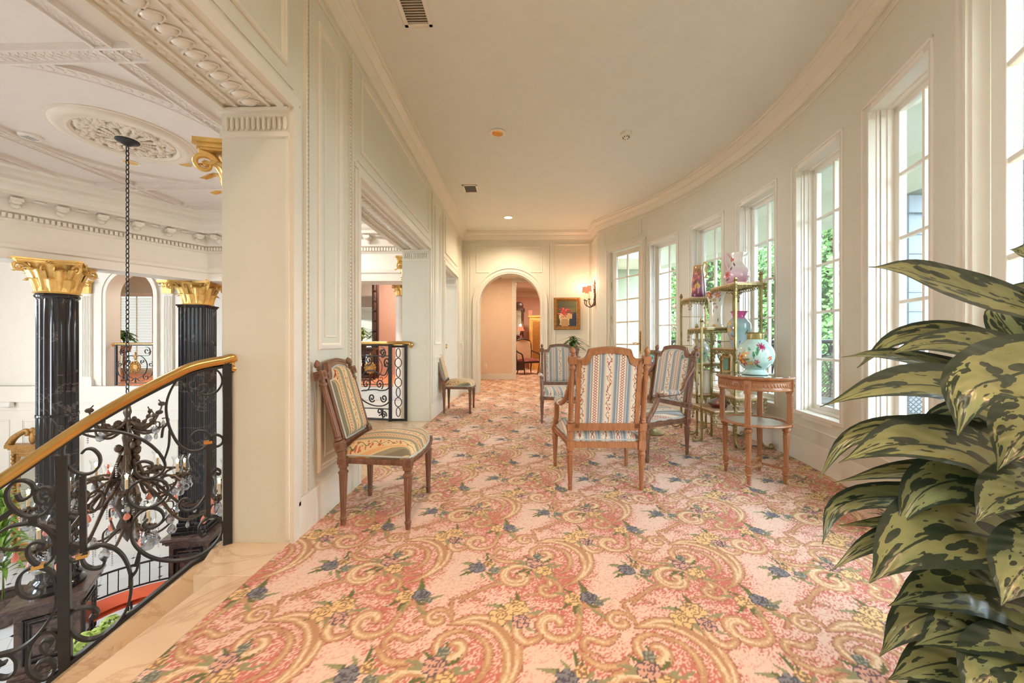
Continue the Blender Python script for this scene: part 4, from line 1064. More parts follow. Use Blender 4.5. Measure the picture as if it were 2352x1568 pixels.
for i in range(4):
    a = LA[i]; d = Vector((math.cos(a), math.sin(a), 0)); q = Vector((-d.y, d.x, 0)); s_ = 1
    P = smoothpath([d * .19 + Vector((0, 0, .107)), d * .13 + q * .012 + Vector((0, 0, .107)), d * .075 + q * .03 + Vector((0, 0, .107)), d * .02 + q * .045 + Vector((0, 0, .107)), -d * .03 + q * .03 + Vector((0, 0, .107)), -d * .03 + Vector((0, 0, .107)), d * .02 + q * .005 + Vector((0, 0, .107))], 6)
    mb.tube(P, .0095, 8)
mb.build('stretcher', 'cherry', tb)

# ---------------------------------------------------------------- painted vases
def vase(name, label, cat, loc, prof, base, spots, group=None, rz=0.0, n=64, grad=None, handle=None, parts=(), mod=None, scale=1.0):
    """prof: list of (r, z); spots: (angle, z, radius, rgb, petals) blossoms painted round the body"""
    P = []
    for i in range(len(prof) - 1):
        for k in range(6): t = k / 6; P.append((prof[i][0] * (1 - t) + prof[i + 1][0] * t, prof[i][1] * (1 - t) + prof[i + 1][1] * t))
    P.append(prof[-1])
    # soften
    for _ in range(3): P = [P[0]] + [((P[i - 1][0] + 2 * P[i][0] + P[i + 1][0]) / 4, (P[i - 1][1] + 2 * P[i][1] + P[i + 1][1]) / 4) for i in range(1, len(P) - 1)] + [P[-1]]
    mb = MB(); inner = [(max(.001, r - .004), z) for r, z in reversed(P[len(P) // 2:])]
    mb.lathe(P + inner, n * 2, mod=mod, st=True)
    def col(co, st):
        ang = np.arctan2(co[:, 1], co[:, 0]); z = co[:, 2]; r = np.hypot(co[:, 0], co[:, 1]); H = prof[-1][1]
        c = np.zeros((len(z), 3)); t = np.clip(z / H, 0, 1)
        g = grad or [(0, base), (1, base)]
        for k in range(3): c[:, k] = np.interp(t, [q[0] for q in g], [lin(q[1])[k] for q in g])
        for a0, zc, rad, rgb, pet in spots:
            da = (ang - a0 + PI) % (2 * PI) - PI; dx = da * np.maximum(r, .02); dz = z - zc; d = np.hypot(dx, dz); th = np.arctan2(dz, dx)
            if pet == 'leaf':
                th0 = (a0 * 7 + zc * 50) % 3.14; u = dx * math.cos(th0) + dz * math.sin(th0); w = -dx * math.sin(th0) + dz * math.cos(th0)
                m = (np.abs(w) < rad * .28 * (1 - (u / rad) ** 2)) & (np.abs(u) < rad); c[m] = lin(rgb); m2 = m & (np.abs(w) < rad * .05); c[m2] = np.array(lin(rgb)) * .6
            else:
                R_ = rad * (.72 + .28 * np.cos(pet * th + a0 * 3)); m = d < R_
                sh_ = .82 + .18 * np.cos(pet * th + a0 * 3); c[m] = np.array(lin(rgb))[None] * sh_[m][:, None]
                m = d < rad * .3; c[m] = lin((236, 190, 90)) if pet < 8 else np.array(lin(rgb)) * .6
        return c
    if handle or parts:
        t = thing(name, label, cat, loc, rz, group); o = mb.build('body', 'porcelain', t, smooth=60); paint(o, col)
        if handle:
            hb = MB(); hb.tube(smoothpath(handle[0], 6), handle[1], 8); hb.build('handle', handle[2], t, smooth=60)
        for pn, pb, pm in parts: pb.build(pn, pm, t, smooth=50)
        t.scale = (scale,) * 3; return t
    o = mb.build(name, 'porcelain', None, smooth=60); paint(o, col); o.location = loc; o.rotation_euler = (0, 0, rz); tag(o, label, cat, group); o.scale = (scale,) * 3; return o
VG = 'painted porcelain vases and jugs'
fr = -2.12       # the side that faces the tripod
pb = MB(); pb.lathe([(.055, .268), (.057, .275), (.057, .315), (.064, .32), (.066, .325), (.058, .325), (.05, .32)], 40)
vase('vase', 'large pale blue flowered vase with brass neck on the round wooden table', 'vase', W(1.885, 2.85, .795),
     [(.06, 0), (.088, .0), (.088, .012), (.07, .03), (.066, .04), (.09, .06), (.118, .10), (.128, .145), (.122, .19), (.10, .23), (.07, .26), (.055, .272)], (190, 226, 222),
     [(fr - .62, .155, .045, (228, 196, 160), 5), (fr - .35, .20, .02, (96, 160, 120), 'leaf'), (fr + .35, .215, .034, (186, 50, 110), 9), (fr + .8, .13, .022, (214, 80, 60), 5), (fr - .75, .10, .035, (200, 88, 60), 6), (fr - .3, .09, .035, (190, 196, 160), 7),
      (fr - .1, .155, .03, (70, 150, 110), 'leaf'), (fr + .05, .10, .02, (170, 70, 120), 6), (fr - .5, .12, .03, (90, 130, 80), 'leaf'), (fr + .1, .185, .04, (60, 150, 110), 'leaf'), (fr - .95, .13, .04, (196, 110, 60), 6), (fr + .2, .07, .03, (80, 140, 90), 'leaf'), (fr + .6, .17, .02, (90, 160, 120), 'leaf')],
     VG, 0, parts=[('brass_neck', pb, 'abrass')])
pb = MB(); pb.lathe([(.040, .195), (.042, .20), (.042, .238), (.050, .242), (.050, .246), (.042, .246)], 32)
vst = thing('pedestal_stand', 'slender pedestal stand on a round green foot behind the sideways armchair', 'stand', W(1.60, 4.22))
mb = MB(); mb.lathe([(.0, 0), (.13, 0), (.135, .012), (.10, .03), (.03, .05), (.018, .08), (.016, .30), (.024, .34), (.016, .38), (.014, .62), (.03, .66), (.04, .68)], 32); mb.build('foot', 'abrass', vst)
mb = MB(); mb.lathe([(.0, .68), (.14, .68), (.15, .69), (.145, .705), (.0, .705)], 40); mb.build('top', 'cherry', vst)
vase('vase', 'round turquoise flowered vase with a brass neck, on the stand behind the armchairs', 'vase', W(1.60, 4.22, .706),
     [(.04, 0), (.055, 0), (.05, .015), (.062, .04), (.088, .085), (.092, .11), (.08, .145), (.055, .18), (.040, .20)], (120, 190, 180),
     [(fr - .7, .11, .04, (226, 178, 90), 6), (fr - .1, .12, .042, (238, 210, 214), 6), (fr + .5, .09, .04, (110, 80, 170), 7), (fr, .06, .035, (210, 110, 140), 6), (fr - .5, .06, .03, (200, 90, 120), 6), (fr + .3, .155, .025, (40, 110, 100), 'leaf'), (fr + .9, .12, .035, (160, 90, 160), 6), (fr - .9, .07, .03, (220, 130, 80), 5)], VG, parts=[('brass_neck', pb, 'abrass')])

# ---------------------------------------------------------------- brass shelf stand (etagere)
et = thing('etagere', 'brass shelf stand with stepped marble shelves full of vases, in front of the middle windows', 'shelf stand', W(0, 0), YAW)
posts = [(2.20, 3.62, 1.64), (2.45, 3.62, 1.70), (2.20, 4.06, 1.16), (2.45, 4.06, 1.64), (2.06, 4.10, 1.20), (2.06, 4.48, 1.58), (2.36, 4.48, 1.58), (1.99, 3.86, 1.25)]
for x, y, z in posts:
    mb = MB(); mb.box((x, y, (z + .16) / 2 + .04), (.020, .020, z - .16 - .0)); 
    mb.lathe([(.008, 0), (.018, .006), (.022, .014), (.012, .022), (.006, .028), (.004, .05), (.001, .055)], 12, (x, y, z - .0)); mb.build('post', 'abrass', et, bevel=.002)
def shelf(x0, y0, x1, y1, z, marble=True):
    mb = MB(); mb.b2(x0, y0, z - .022, x1, y0 + .008, z - .006); mb.b2(x0, y1 - .008, z - .022, x1, y1, z - .006); mb.b2(x0, y0, z - .022, x0 + .008, y1, z - .006); mb.b2(x1 - .008, y0, z - .022, x1, y1, z - .006)
    P = [(x0, y0), (x1, y0), (x1, y1), (x0, y1), (x0, y0)]        # pierced gallery hanging under the edge
    for (a, b), (c, d) in zip(P, P[1:]):
        L = math.hypot(c - a, d - b); n = max(3, int(L / .035))
        for k in range(n):
            u = (k + .5) / n; q = Vector((a + (c - a) * u, b + (d - b) * u, z - .036)); T = Vector(((c - a) / L, (d - b) / L, 0))
            mb.tube([q + (T * math.cos(t) + Vector((0, 0, 1)) * math.sin(t)) * .014 for t in [2 * PI * j / 10 for j in range(10)]], .0035, 5, closed=True)
        for e, s_ in ((0, 1), (1, -1)):       # corner brackets
            q0 = Vector((a + (c - a) * e, b + (d - b) * e, z - .05)); T = Vector(((c - a) / L, (d - b) / L, 0)) * s_
            for r_, o_ in ((.022, (.02, -.01)), (.016, (.055, -.002)), (.018, (.014, -.05)), (.012, (.010, -.085))):
                ctr = q0 + T * o_[0] + Vector((0, 0, o_[1])); mb.tube([ctr + (T * math.cos(t) + Vector((0, 0, 1)) * math.sin(t)) * r_ * (1 - t / 16) for t in [j * .6 for j in range(14)]], .0032, 5)
    f = mb.build('shelf_frame', 'abrass', et)
    mb = MB(); mb.b2(x0 + .004, y0 + .004, z - .006, x1 - .004, y1 - .004, z + .010); mb.build('marble_slab', 'marble', f, bevel=.003)
shelf(2.19, 3.61, 2.50, 4.07, 1.628); shelf(2.05, 4.25, 2.37, 4.49, 1.555); shelf(2.05, 3.88, 2.37, 4.30, 1.195); shelf(2.19, 3.60, 2.50, 4.02, .975); shelf(2.05, 4.10, 2.37, 4.49, .80)
shelf(2.16, 3.56, 2.47, 3.98, .50); shelf(1.98, 3.60, 2.36, 4.05, .36); shelf(2.06, 4.05, 2.37, 4.49, .46)
for x, y, dx, dy in ((1.99, 3.86, -1, -.15), (2.20, 3.62, .3, -1), (2.45, 3.62, 1, -.8), (2.06, 4.10, -.6, .2), (2.06, 4.48, -1, .3), (2.36, 4.48, .2, 1), (2.45, 4.06, 1, 0), (2.20, 4.06, 0, 1)):
    d = Vector((dx, dy, 0)).normalized(); q = Vector((x, y, 0)); mb = MB(); s_ = .75
    P = smoothpath([q + Vector((0, 0, .14)), q + Vector((0, 0, .10)), q + d * .01 + Vector((0, 0, .05)), q + d * .045 + Vector((0, 0, .017)), q + d * .085 + Vector((0, 0, .016)), q + d * .105 + Vector((0, 0, .036)), q + d * .09 + Vector((0, 0, .055)), q + d * .068 + Vector((0, 0, .045)), q + d * .075 + Vector((0, 0, .032))], 5)
    mb.tube(P, [.011 - .005 * k / len(P) for k in range(len(P))], 7)
    for k in range(5): mb.ball(q + Vector((0, 0, .15 + k * .04)), (.014, .014, .012), 8, 5)
    mb.box((x, y, .17), (.018, .018, .34)); mb.build('scroll_foot', 'abrass', et, smooth=60)
mb = MB(); mb.tube([W(0, 0) * 0 + Vector((1.99, 3.86, .2)), Vector((2.45, 3.62, .2))], .004, 6); mb.tube([Vector((2.20, 3.62, .2)), Vector((2.36, 4.48, .2))], .004, 6)
for z in (.62, 1.05, 1.4):
    if z < 1.2: mb.tube([Vector((2.20, 4.06, z)), Vector((2.45, 4.06, z))], .004, 6)
    mb.tube([Vector((2.06, 4.48, z - .05)), Vector((2.36, 4.48, z - .05))], .004, 6)
mb.build('tie_rod', 'abrass', et)
EV = 'porcelain on the brass shelf stand'
def E_(x, y, z): return W(x, y, z + .011)
vase('slim_vase', 'tall slim purple vase with gilt handle on the left top shelf', 'vase', E_(2.20, 4.35, 1.555),
     [(.05, 0), (.075, .0), (.07, .012), (.074, .03), (.072, .06), (.066, .16), (.056, .26), (.050, .32), (.054, .35), (.05, .36)], (150, 90, 116),
     [(fr, .13, .036, (236, 190, 96), 8), (fr - .7, .2, .034, (214, 110, 130), 6), (fr + .2, .22, .032, (210, 120, 140), 6), (fr - .6, .09, .034, (226, 130, 130), 6), (fr + .1, .3, .025, (120, 120, 90), 'leaf'), (fr - .3, .27, .03, (216, 130, 140), 6), (fr + .7, .1, .03, (120, 110, 120), 'leaf'), (fr - .3, .17, .03, (96, 100, 70), 'leaf')],
     EV, handle=([(.045, -.02, .36), (.05, -.03, .385), (.065, -.03, .39), (.075, -.04, .36), (.066, -.03, .31), (.078, -.04, .27), (.072, -.03, .235), (.062, -.02, .22)], .008, 'gold'),
     grad=[(0, (110, 46, 76)), (.3, (150, 90, 120)), (.7, (150, 104, 96)), (1, (196, 150, 80))], scale=1.05)
pj = MB()
vase('jug', 'white and pink porcelain jug with looped handle on the highest brass shelf', 'jug', E_(2.345, 3.84, 1.628),
     [(.045, 0), (.068, 0), (.066, .012), (.085, .03), (.108, .07), (.110, .105), (.095, .14), (.066, .18), (.056, .215), (.058, .255), (.068, .29), (.07, .305)], (236, 226, 226),
     [(fr - .8, .10, .042, (226, 96, 100), 8), (fr - .5, .15, .025, (120, 100, 80), 'leaf'), (fr - .7, .24, .022, (214, 90, 120), 6), (fr - .9, .05, .03, (130, 120, 80), 'leaf'), (fr - .3, .19, .022, (100, 90, 60), 'leaf'), (fr - 1.1, .12, .025, (150, 140, 90), 'leaf')],
     EV, rz=0, handle=([(-.055, -.01, .26), (-.085, -.01, .295), (-.115, -.015, .27), (-.118, -.02, .22), (-.10, -.01, .18), (-.085, -.01, .15)], .010, 'pinkpor'),
     grad=[(0, (214, 150, 186)), (.3, (226, 196, 212)), (.55, (236, 228, 228)), (1, (240, 232, 222))],
     mod=lambda a, z: 1 + (.75 * max(0, (z - .20) / .11) * max(0, math.cos(a - .3)) ** 3 if z > .2 else 0) + (.04 * math.sin(a * 3 + z * 20) * (z > .05)), scale=1.08) if M.setdefault('pinkpor', simple('pink_porcelain', (226, 190, 200), .15, coat=.4)) else None
vase('flared_vase', 'tall cream flared vase with pink roses, between the purple vase and the jug', 'vase', E_(2.27, 4.10, 1.195),
     [(.05, 0), (.084, 0), (.08, .012), (.070, .04), (.066, .12), (.068, .22), (.078, .30), (.095, .36), (.105, .39)], (226, 224, 206),
     [(fr - .7, .36, .045, (206, 70, 100), 6), (fr + .3, .35, .04, (226, 150, 160), 6), (fr - .2, .26, .03, (120, 110, 110), 'leaf'), (fr + .1, .22, .018, (170, 120, 150), 5), (fr - .3, .18, .025, (130, 130, 130), 'leaf'), (fr - .1, .3, .022, (200, 170, 120), 6), (fr + .6, .3, .03, (150, 170, 150), 'leaf'), (fr + .4, .08, .02, (110, 110, 110), 'leaf'), (fr - .1, .02, .02, (206, 160, 80), 5)], EV,
     mod=lambda a, z: 1 + .05 * math.sin(6 * a) * (z > .34) + .05 * math.sin(4 * a) * (z < .03))
vase('vase', 'pink-necked teal vase with yellow blossoms, on the shelf below the jug', 'vase', E_(2.32, 3.76, .975),
     [(.05, 0), (.066, 0), (.062, .012), (.075, .05), (.098, .13), (.110, .20), (.105, .25), (.075, .29), (.056, .31), (.056, .33), (.07, .36), (.084, .37)], (150, 184, 190),
     [(fr - .9, .25, .04, (236, 196, 130), 6), (fr - 1.0, .18, .045, (226, 190, 140), 7), (fr - .4, .2, .035, (190, 120, 90), 6), (fr - .6, .12, .03, (110, 130, 130), 'leaf'), (fr + .7, .16, .03, (70, 130, 90), 'leaf'), (fr + .1, .06, .02, (110, 110, 150), 'leaf'), (fr - .8, .1, .03, (210, 150, 110), 6)],
     EV, grad=[(0, (176, 200, 214)), (.5, (140, 176, 176)), (.78, (150, 170, 180)), (.84, (190, 80, 140)), (1, (196, 90, 150))])
vase('vase', 'small white and teal vase with a pink rose, directly right of the sideways armchair back', 'vase', E_(2.20, 4.30, .80),
     [(.04, 0), (.05, 0), (.046, .01), (.06, .05), (.095, .12), (.10, .155), (.085, .19), (.065, .215), (.062, .235), (.085, .265), (.09, .27)], (204, 210, 200),
     [(fr - .1, .14, .05, (206, 150, 150), 7), (fr - .6, .12, .03, (90, 130, 100), 'leaf'), (fr + .6, .1, .03, (70, 140, 120), 'leaf'), (fr - .2, .24, .02, (180, 140, 140), 5), (fr + .4, .17, .03, (120, 160, 140), 'leaf')], EV, grad=[(0, (70, 150, 130)), (.35, (150, 180, 160)), (.6, (200, 200, 190)), (1, (214, 208, 206))],
     handle=([(.075, 0, .24), (.11, 0, .20), (.12, 0, .16), (.095, 0, .13)], .007, 'abrass'))
vase('pitcher', 'plain white pitcher with a brown handle, low on the brass stand behind the round table', 'pitcher', E_(2.19, 4.16, .46),
     [(.05, 0), (.07, 0), (.072, .02), (.078, .08), (.076, .16), (.068, .22), (.074, .25), (.078, .26)], (226, 224, 208), [], EV,
     handle=([(-.065, 0, .22), (-.10, 0, .235), (-.118, 0, .19), (-.11, 0, .13), (-.078, 0, .09)], .009, 'walnut'), mod=lambda a, z: 1 + (.25 * max(0, math.cos(a)) ** 4 if z > .22 else 0), scale=1.0)
vase('bowl', 'white porcelain bowl on the low marble shelf behind the table legs', 'bowl', E_(2.30, 3.78, .50), [(.03, 0), (.05, 0), (.045, .012), (.07, .03), (.10, .055), (.112, .075), (.114, .08)], (230, 228, 214), [], EV)
mb = MB(); mb.lathe([(.0, .085), (.05, .10), (.085, .095), (.10, .085)], 40)
vase('covered_bowl', 'dark red and green covered bowl on the lowest marble shelf', 'bowl', E_(2.13, 3.80, .36), [(.05, 0), (.085, 0), (.09, .01), (.10, .03), (.13, .05), (.135, .065), (.11, .085), (.06, .11), (.02, .12), (.015, .135), (.005, .14)], (120, 50, 54),
     [(fr, .08, .03, (196, 120, 130), 6), (fr - .6, .075, .03, (120, 130, 110), 'leaf'), (fr + .6, .075, .028, (180, 110, 120), 6)], EV, grad=[(0, (100, 40, 44)), (.38, (120, 48, 50)), (.45, (110, 120, 104)), (.8, (150, 140, 130)), (1, (120, 50, 54))], mod=lambda a, z: 1 + .03 * math.sin(8 * a), scale=.80)
# little ornate frame
pf = thing('picture_frame', 'small ornate gilt table frame behind the pink-necked vase on the brass stand', 'frame', W(2.26, 3.90, .735), .35)
mb = MB(); ringframe(mb, (0, 0, 0), (1, 0, 0), (0, 0, 1), (0, -1, 0), -.075, 0, .075, .21, .030, .02); mb.b2(-.075, 0, 0, .075, .012, .21)
for k in range(26): a = 2 * PI * k / 26; mb.ball((.078 * math.cos(a), -.006, .105 + .108 * math.sin(a)), .012, 7, 5)
for k in range(4): mb.ball((-.04 + k * .027, -.006, .222), (.014, .012, .018), 7, 5)
mb.build('gilt_border', 'gilt', pf)
mb = MB(); mb.b2(-.045, -.006, .03, .045, -.002, .18); mb.build('photograph', 'greenleaf', pf)
et_extra = None
def add_shelf_for_frame():
    mb = MB(); mb.b2(2.19, 3.84, .712, 2.48, 4.05, .722); mb.b2(2.19, 3.84, .704, 2.48, 3.85, .724); o = mb.build('glass_shelf', 'abrass', et)
add_shelf_for_frame()
pf.location.z = .725; pf.scale = (.82,) * 3
# ================================================================ SMALL FITTINGS OF THE CORRIDOR
def disc_light(px, py, r=.075):
    Z = F * (CEIL - CAMZ) / (784 - py); p = W((px - 1176) / F * Z, Z, CEIL)
    return p
LG = 'recessed ceiling lights of the corridor'
p = disc_light(1143, 305); t = thing('recessed_light', 'unlit round recessed light with a gold reflector in the middle of the ceiling', 'ceiling light', p, 0, LG)
mb = MB(); mb.lathe([(.058, .0), (.085, -.003), (.088, -.006), (.082, -.009), (.060, -.007), (.058, 0)], 40, cap=False); mb.build('trim_ring', 'white', t)
mb = MB(); mb.lathe([(.0, -.0008), (.06, -.0012)], 40, cap=False); mb.lathe([(.06, -.007), (.03, -.0015), (.0, -.0012)], 40, cap=False); mb.build('reflector', 'brass', t)
p = disc_light(1167.5, 499); t = thing('recessed_light', 'glowing round recessed light near the far end of the ceiling', 'ceiling light', p, 0, LG)
mb = MB(); mb.lathe([(.07, .0), (.092, -.003), (.095, -.007), (.088, -.010), (.072, -.007), (.07, 0)], 40, cap=False); mb.build('trim_ring', 'white', t)
mb = MB(); mb.lathe([(.0, -.003), (.072, -.003), (.072, -.001), (0, -.001)], 40); mb.build('lens', 'downlight', t)
p = disc_light(1438, 306); t = thing('smoke_detector', 'small round white smoke detector on the ceiling right of the recessed light', 'smoke detector', p)
mb = MB(); mb.lathe([(.0, -.05), (.026, -.05), (.034, -.045), (.038, -.03), (.055, -.024), (.060, -.015), (.060, 0), (0, 0)], 36); mb.build('housing', 'white', t)
mb = MB()
for k in range(8): a = 2 * PI * k / 8; mb.box((.030 * math.cos(a), .030 * math.sin(a), -.046), (.014, .006, .012), Matrix.Rotation(a, 3, 'Z'))
mb.build('sensor_slots', 'dark', t)
def grille(px0, px1, py0, py1, label, n):
    Z0 = F * 2.25 / (784 - py0); Z1 = F * 2.25 / (784 - py1); a = W((px0 - 1176) / F * Z0, Z0, CEIL); b = W((px1 - 1176) / F * Z1, Z1, CEIL)
    return a, b
def vent(label, cx, cy, w, l, n, dk):
    t = thing('ceiling_vent', label, 'vent', (cx, cy, CEIL), 0, 'ceiling vents')
    mb = MB(); b = .028
    mb.b2(-w / 2, -l / 2, -.012, -w / 2 + b, l / 2, 0); mb.b2(w / 2 - b, -l / 2, -.012, w / 2, l / 2, 0); mb.b2(-w / 2, -l / 2, -.012, w / 2, -l / 2 + b, 0); mb.b2(-w / 2, l / 2 - b, -.012, w / 2, l / 2, 0); mb.build('frame', 'white', t, bevel=.003)
    mb = MB()
    for k in range(n):
        y = -l / 2 + b + (l - 2 * b) * (k + .5) / n; mb.box((0, y, -.008), (w - 2 * b, .012, .002), Matrix.Rotation(.6, 3, 'X'))
    mb.build('louvres', 'white', t)
    mb = MB(); mb.b2(-w / 2 + b, -l / 2 + b, -.002, w / 2 - b, l / 2 - b, -.0005); mb.build('duct', 'dark' if dk else M['ductgrey'], t)
M['ductgrey'] = simple('grey_duct', (150, 140, 126), .8)  # warm grey for the large vent's backing and the camera dome
Z = F * 2.25 / (784 - 10); p = W((947 - 1176) / F * Z, Z); vent('large white slatted air grille on the ceiling at the top edge, by the left crown', p.x, p.y, .20, .34, 14, False)
Z = F * 2.25 / (784 - 433); p = W((1081 - 1176) / F * Z, Z); vent('small square air vent with dark slots on the ceiling farther along', p.x, p.y, .22, .28, 8, True)

# wall sconce on the narrow wall beside the french door
sx = PA.x - .001; sy = W(1.62, 7.16).y
sc_ = thing('wall_sconce', 'bronze three-candle wall sconce with small lit pink shades beside the painting', 'wall lamp', (sx, sy, 0))
zb = CAMZ + (784 - 665) * 7.1 / F
mb = MB(); mb.lathe([(.0, -.12), (.02, -.10), (.035, -.05), (.03, 0), (.045, .05), (.03, .10), (.02, .16), (.012, .22), (.0, .26)], 14, (0, 0, zb - .16), Mx=Matrix.Scale(.5, 3, (1, 0, 0)))
for k in range(9): mb.ball((-.02, .03 * math.sin(k * 1.3), zb - .28 + k * .05), (.02, .022, .03), 8, 5)
mb.tube(smoothpath([(-.01, 0, zb + .02), (-.03, .02, zb + .08), (-.02, 0, zb + .14), (-.01, -.01, zb + .20)], 5), [.02 - .0009 * k for k in range(16)], 7)
mb.build('backplate', 'bronze', sc_)
for yy, xx in ((-.14, -.15), (0, -.21), (.14, -.15)):
    mb = MB(); mb.tube(smoothpath([(-.02, yy * .1, zb - .22), (xx * .4, yy * .5, zb - .32), (xx * .8, yy * .9, zb - .31), (xx, yy, zb - .26), (xx, yy, zb - .20)], 6), .008, 7)
    mb.lathe([(.008, 0), (.028, .012), (.030, .018), (.012, .022)], 16, (xx, yy, zb - .205)); mb.build('arm', 'bronze', sc_, smooth=60)
    mb = MB(); mb.tube([(xx, yy, zb - .19), (xx, yy, zb - .03)], .009, 10); mb.build('candle_tube', 'candle', sc_)
    mb = MB(); mb.lathe([(.048, 0), (.040, .10)], 24, (xx, yy, zb - .04), cap=False, mod=lambda a, z: 1 + .02 * math.sin(24 * a)); mb.tube([(xx + .048 * math.cos(t), yy + .048 * math.sin(t), zb - .04) for t in [2 * PI * k / 20 for k in range(20)]], .003, 5, closed=True)
    mb.build('lamp_shade', 'shade', sc_)
    lamp('sconce_light', 'POINT', Vector((sx + xx, sy + yy, zb + .08)), 3.6, (1.0, .50, .28), .03)
    lamp('sconce_light', 'POINT', Vector((sx + xx, sy + yy, zb - .09)), 0.8, (1.0, .55, .32), .03)

# painting
x0 = at(1272, 720, 7.55).x; x1 = at(1332, 720, 7.55).x; z0 = at(1300, 757, 7.5).z; z1 = at(1300, 683, 7.5).z
pa = thing('painting', 'small still life of red flowers and a draped cream cloth in a carved gold frame', 'painting', ((x0 + x1) / 2, YE - .002, (z0 + z1) / 2)); w, h = (x1 - x0) / 2, (z1 - z0) / 2
mb = MB(); ringframe(mb, (0, 0, 0), (1, 0, 0), (0, 0, 1), (0, -1, 0), -w, -h, w, h, .085, .045)
for k in range(22):
    for s in (-1, 1): mb.ball((-w + .03 + (2 * w - .06) * k / 21, -.036, s * (h - .035)), (.014, .010, .016), 7, 5)
for k in range(26):
    for s in (-1, 1): mb.ball((s * (w - .035), -.036, -h + .03 + (2 * h - .06) * k / 25), (.016, .010, .014), 7, 5)
mb.build('carved_frame', 'gilt', pa)
mb = MB(); mb.grid(lambda u, v: (-w + .07 + (2 * w - .14) * u, -.018, -h + .07 + (2 * h - .14) * v), 90, 120); o = mb.build('canvas', 'canvas', pa)
def pcol(co, st):
    u, v = st[:, 0], st[:, 1]; n = len(u); c = np.zeros((n, 3)); rr = np.random.RandomState(2)
    c[:] = lin((70, 72, 62)); m = (v > .55); c[m] = np.array(lin((96, 96, 66)))[None] * (0.7 + .6 * u[m])[:, None]; m = (u > .5) & (v > .55) & (v < .72); c[m] = lin((120, 116, 64)); m = (v < .5) & (u > .62); c[m] = lin((52, 58, 74))
    m = (u > .08) & (u < .66) & (v > .05) & (v < .52) & (np.abs(u - .37) < .29 - .06 * np.sin(v * 9)); c[m] = lin((222, 190, 140)); m = (u > .5) & (u < .76) & (v > .30) & (v < .50); c[m] = lin((214, 178, 126))
    m = (np.hypot((u - .38) / .2, (v - .12) / .22) < 1) & (v < .3); c[m] = lin((190, 150, 100))
    for k in range(60):
        a, b = rr.normal(.36, .16), rr.normal(.62, .07); r = rr.uniform(.02, .05); m = np.hypot((u - a), (v - b) * 1.2) < r; c[m] = lin([(206, 60, 66), (226, 110, 100), (176, 44, 60), (120, 90, 60)][k % 4])
    for k in range(16):
        a, b = rr.uniform(.2, .5), rr.uniform(.32, .56); m = np.hypot(u - a, v - b) < .022; c[m] = lin((190, 80, 70))
    return c
paint(o, pcol)
# outlet and camera dome in the hall
t = thing('wall_outlet', 'small white electrical outlet low on the hall wall through the arch', 'outlet', at(1115, 839, 10.14)); mb = MB(); mb.box((0, 0, 0), (.08, .012, .12)); mb.build('plate', 'white', t, bevel=.003)
mb = MB(); mb.box((0, -.007, .025), (.03, .006, .03)); mb.box((0, -.007, -.025), (.03, .006, .03)); mb.build('socket', 'cream', t)
t = thing('security_camera', 'small white dome camera under the hall ceiling, seen at the top of the arch', 'camera', (at(1148, 640, 9.7).x, at(1148, 640, 9.7).y, 2.80))
mb = MB(); mb.lathe([(0, 0), (.07, 0), (.075, -.03), (.06, -.04)], 28, cap=False); mb.build('mount', 'white', t); mb = MB(); mb.lathe([(.058, -.035), (.05, -.07), (.03, -.09), (0, -.098)], 28, cap=False); mb.build('dome', 'ductgrey', t)
# brass end of the handrail in the third opening
t = thing('handrail', 'brass handrail end just visible in the third opening behind the far side chair', 'handrail', (0, 0, 0)); mb = MB(); q = at(1021, 792, 5.95)
mb.tube(smoothpath([q + Vector((-.9, .3, 0)), q + Vector((-.3, .05, 0)), q, q + Vector((.03, -.01, -.02)), q + Vector((.02, -.01, -.045)), q + Vector((0, 0, -.03))], 5), .018, 8); mb.build('rail_end', 'brass', t, smooth=60); mb = MB(); mb.b2(q.x - .05, q.y - .02, 0, q.x - .01, q.y + .02, q.z); mb.build('newel_post', 'iron', t)

# potted dracaena below the painting, on a wooden plant stand
def leafblade(mb, P, w, seed=0.0, fold=.25, nv=6, tipw=1.6, up=Vector((0, 0, 1))):
    P = smoothpath(P, 5); n = len(P) - 1
    vs = []; st = []
    for i, p in enumerate(P):
        t = i / n; T = (P[min(i + 1, n)] - P[max(i - 1, 0)]).normalized(); S = T.cross(up)
        S = S.normalized() if S.length > .05 else T.orthogonal().normalized(); Nn = S.cross(T)
        ww = w * (math.sin(PI * min(1, t * .93 + .05) ** .8) ** .8) * (1 - t ** 6) + .0008
        for j in range(nv + 1):
            a = 2 * j / nv - 1; vs.append(p + S * a * ww + Nn * (abs(a) * fold * ww + .03 * w * math.sin(t * 17 + a * 2 + seed))); st.append((t, a, seed))
    fs = [(i * (nv + 1) + j, (i + 1) * (nv + 1) + j, (i + 1) * (nv + 1) + j + 1, i * (nv + 1) + j + 1) for i in range(n) for j in range(nv)]
    mb.add(vs, fs, st)
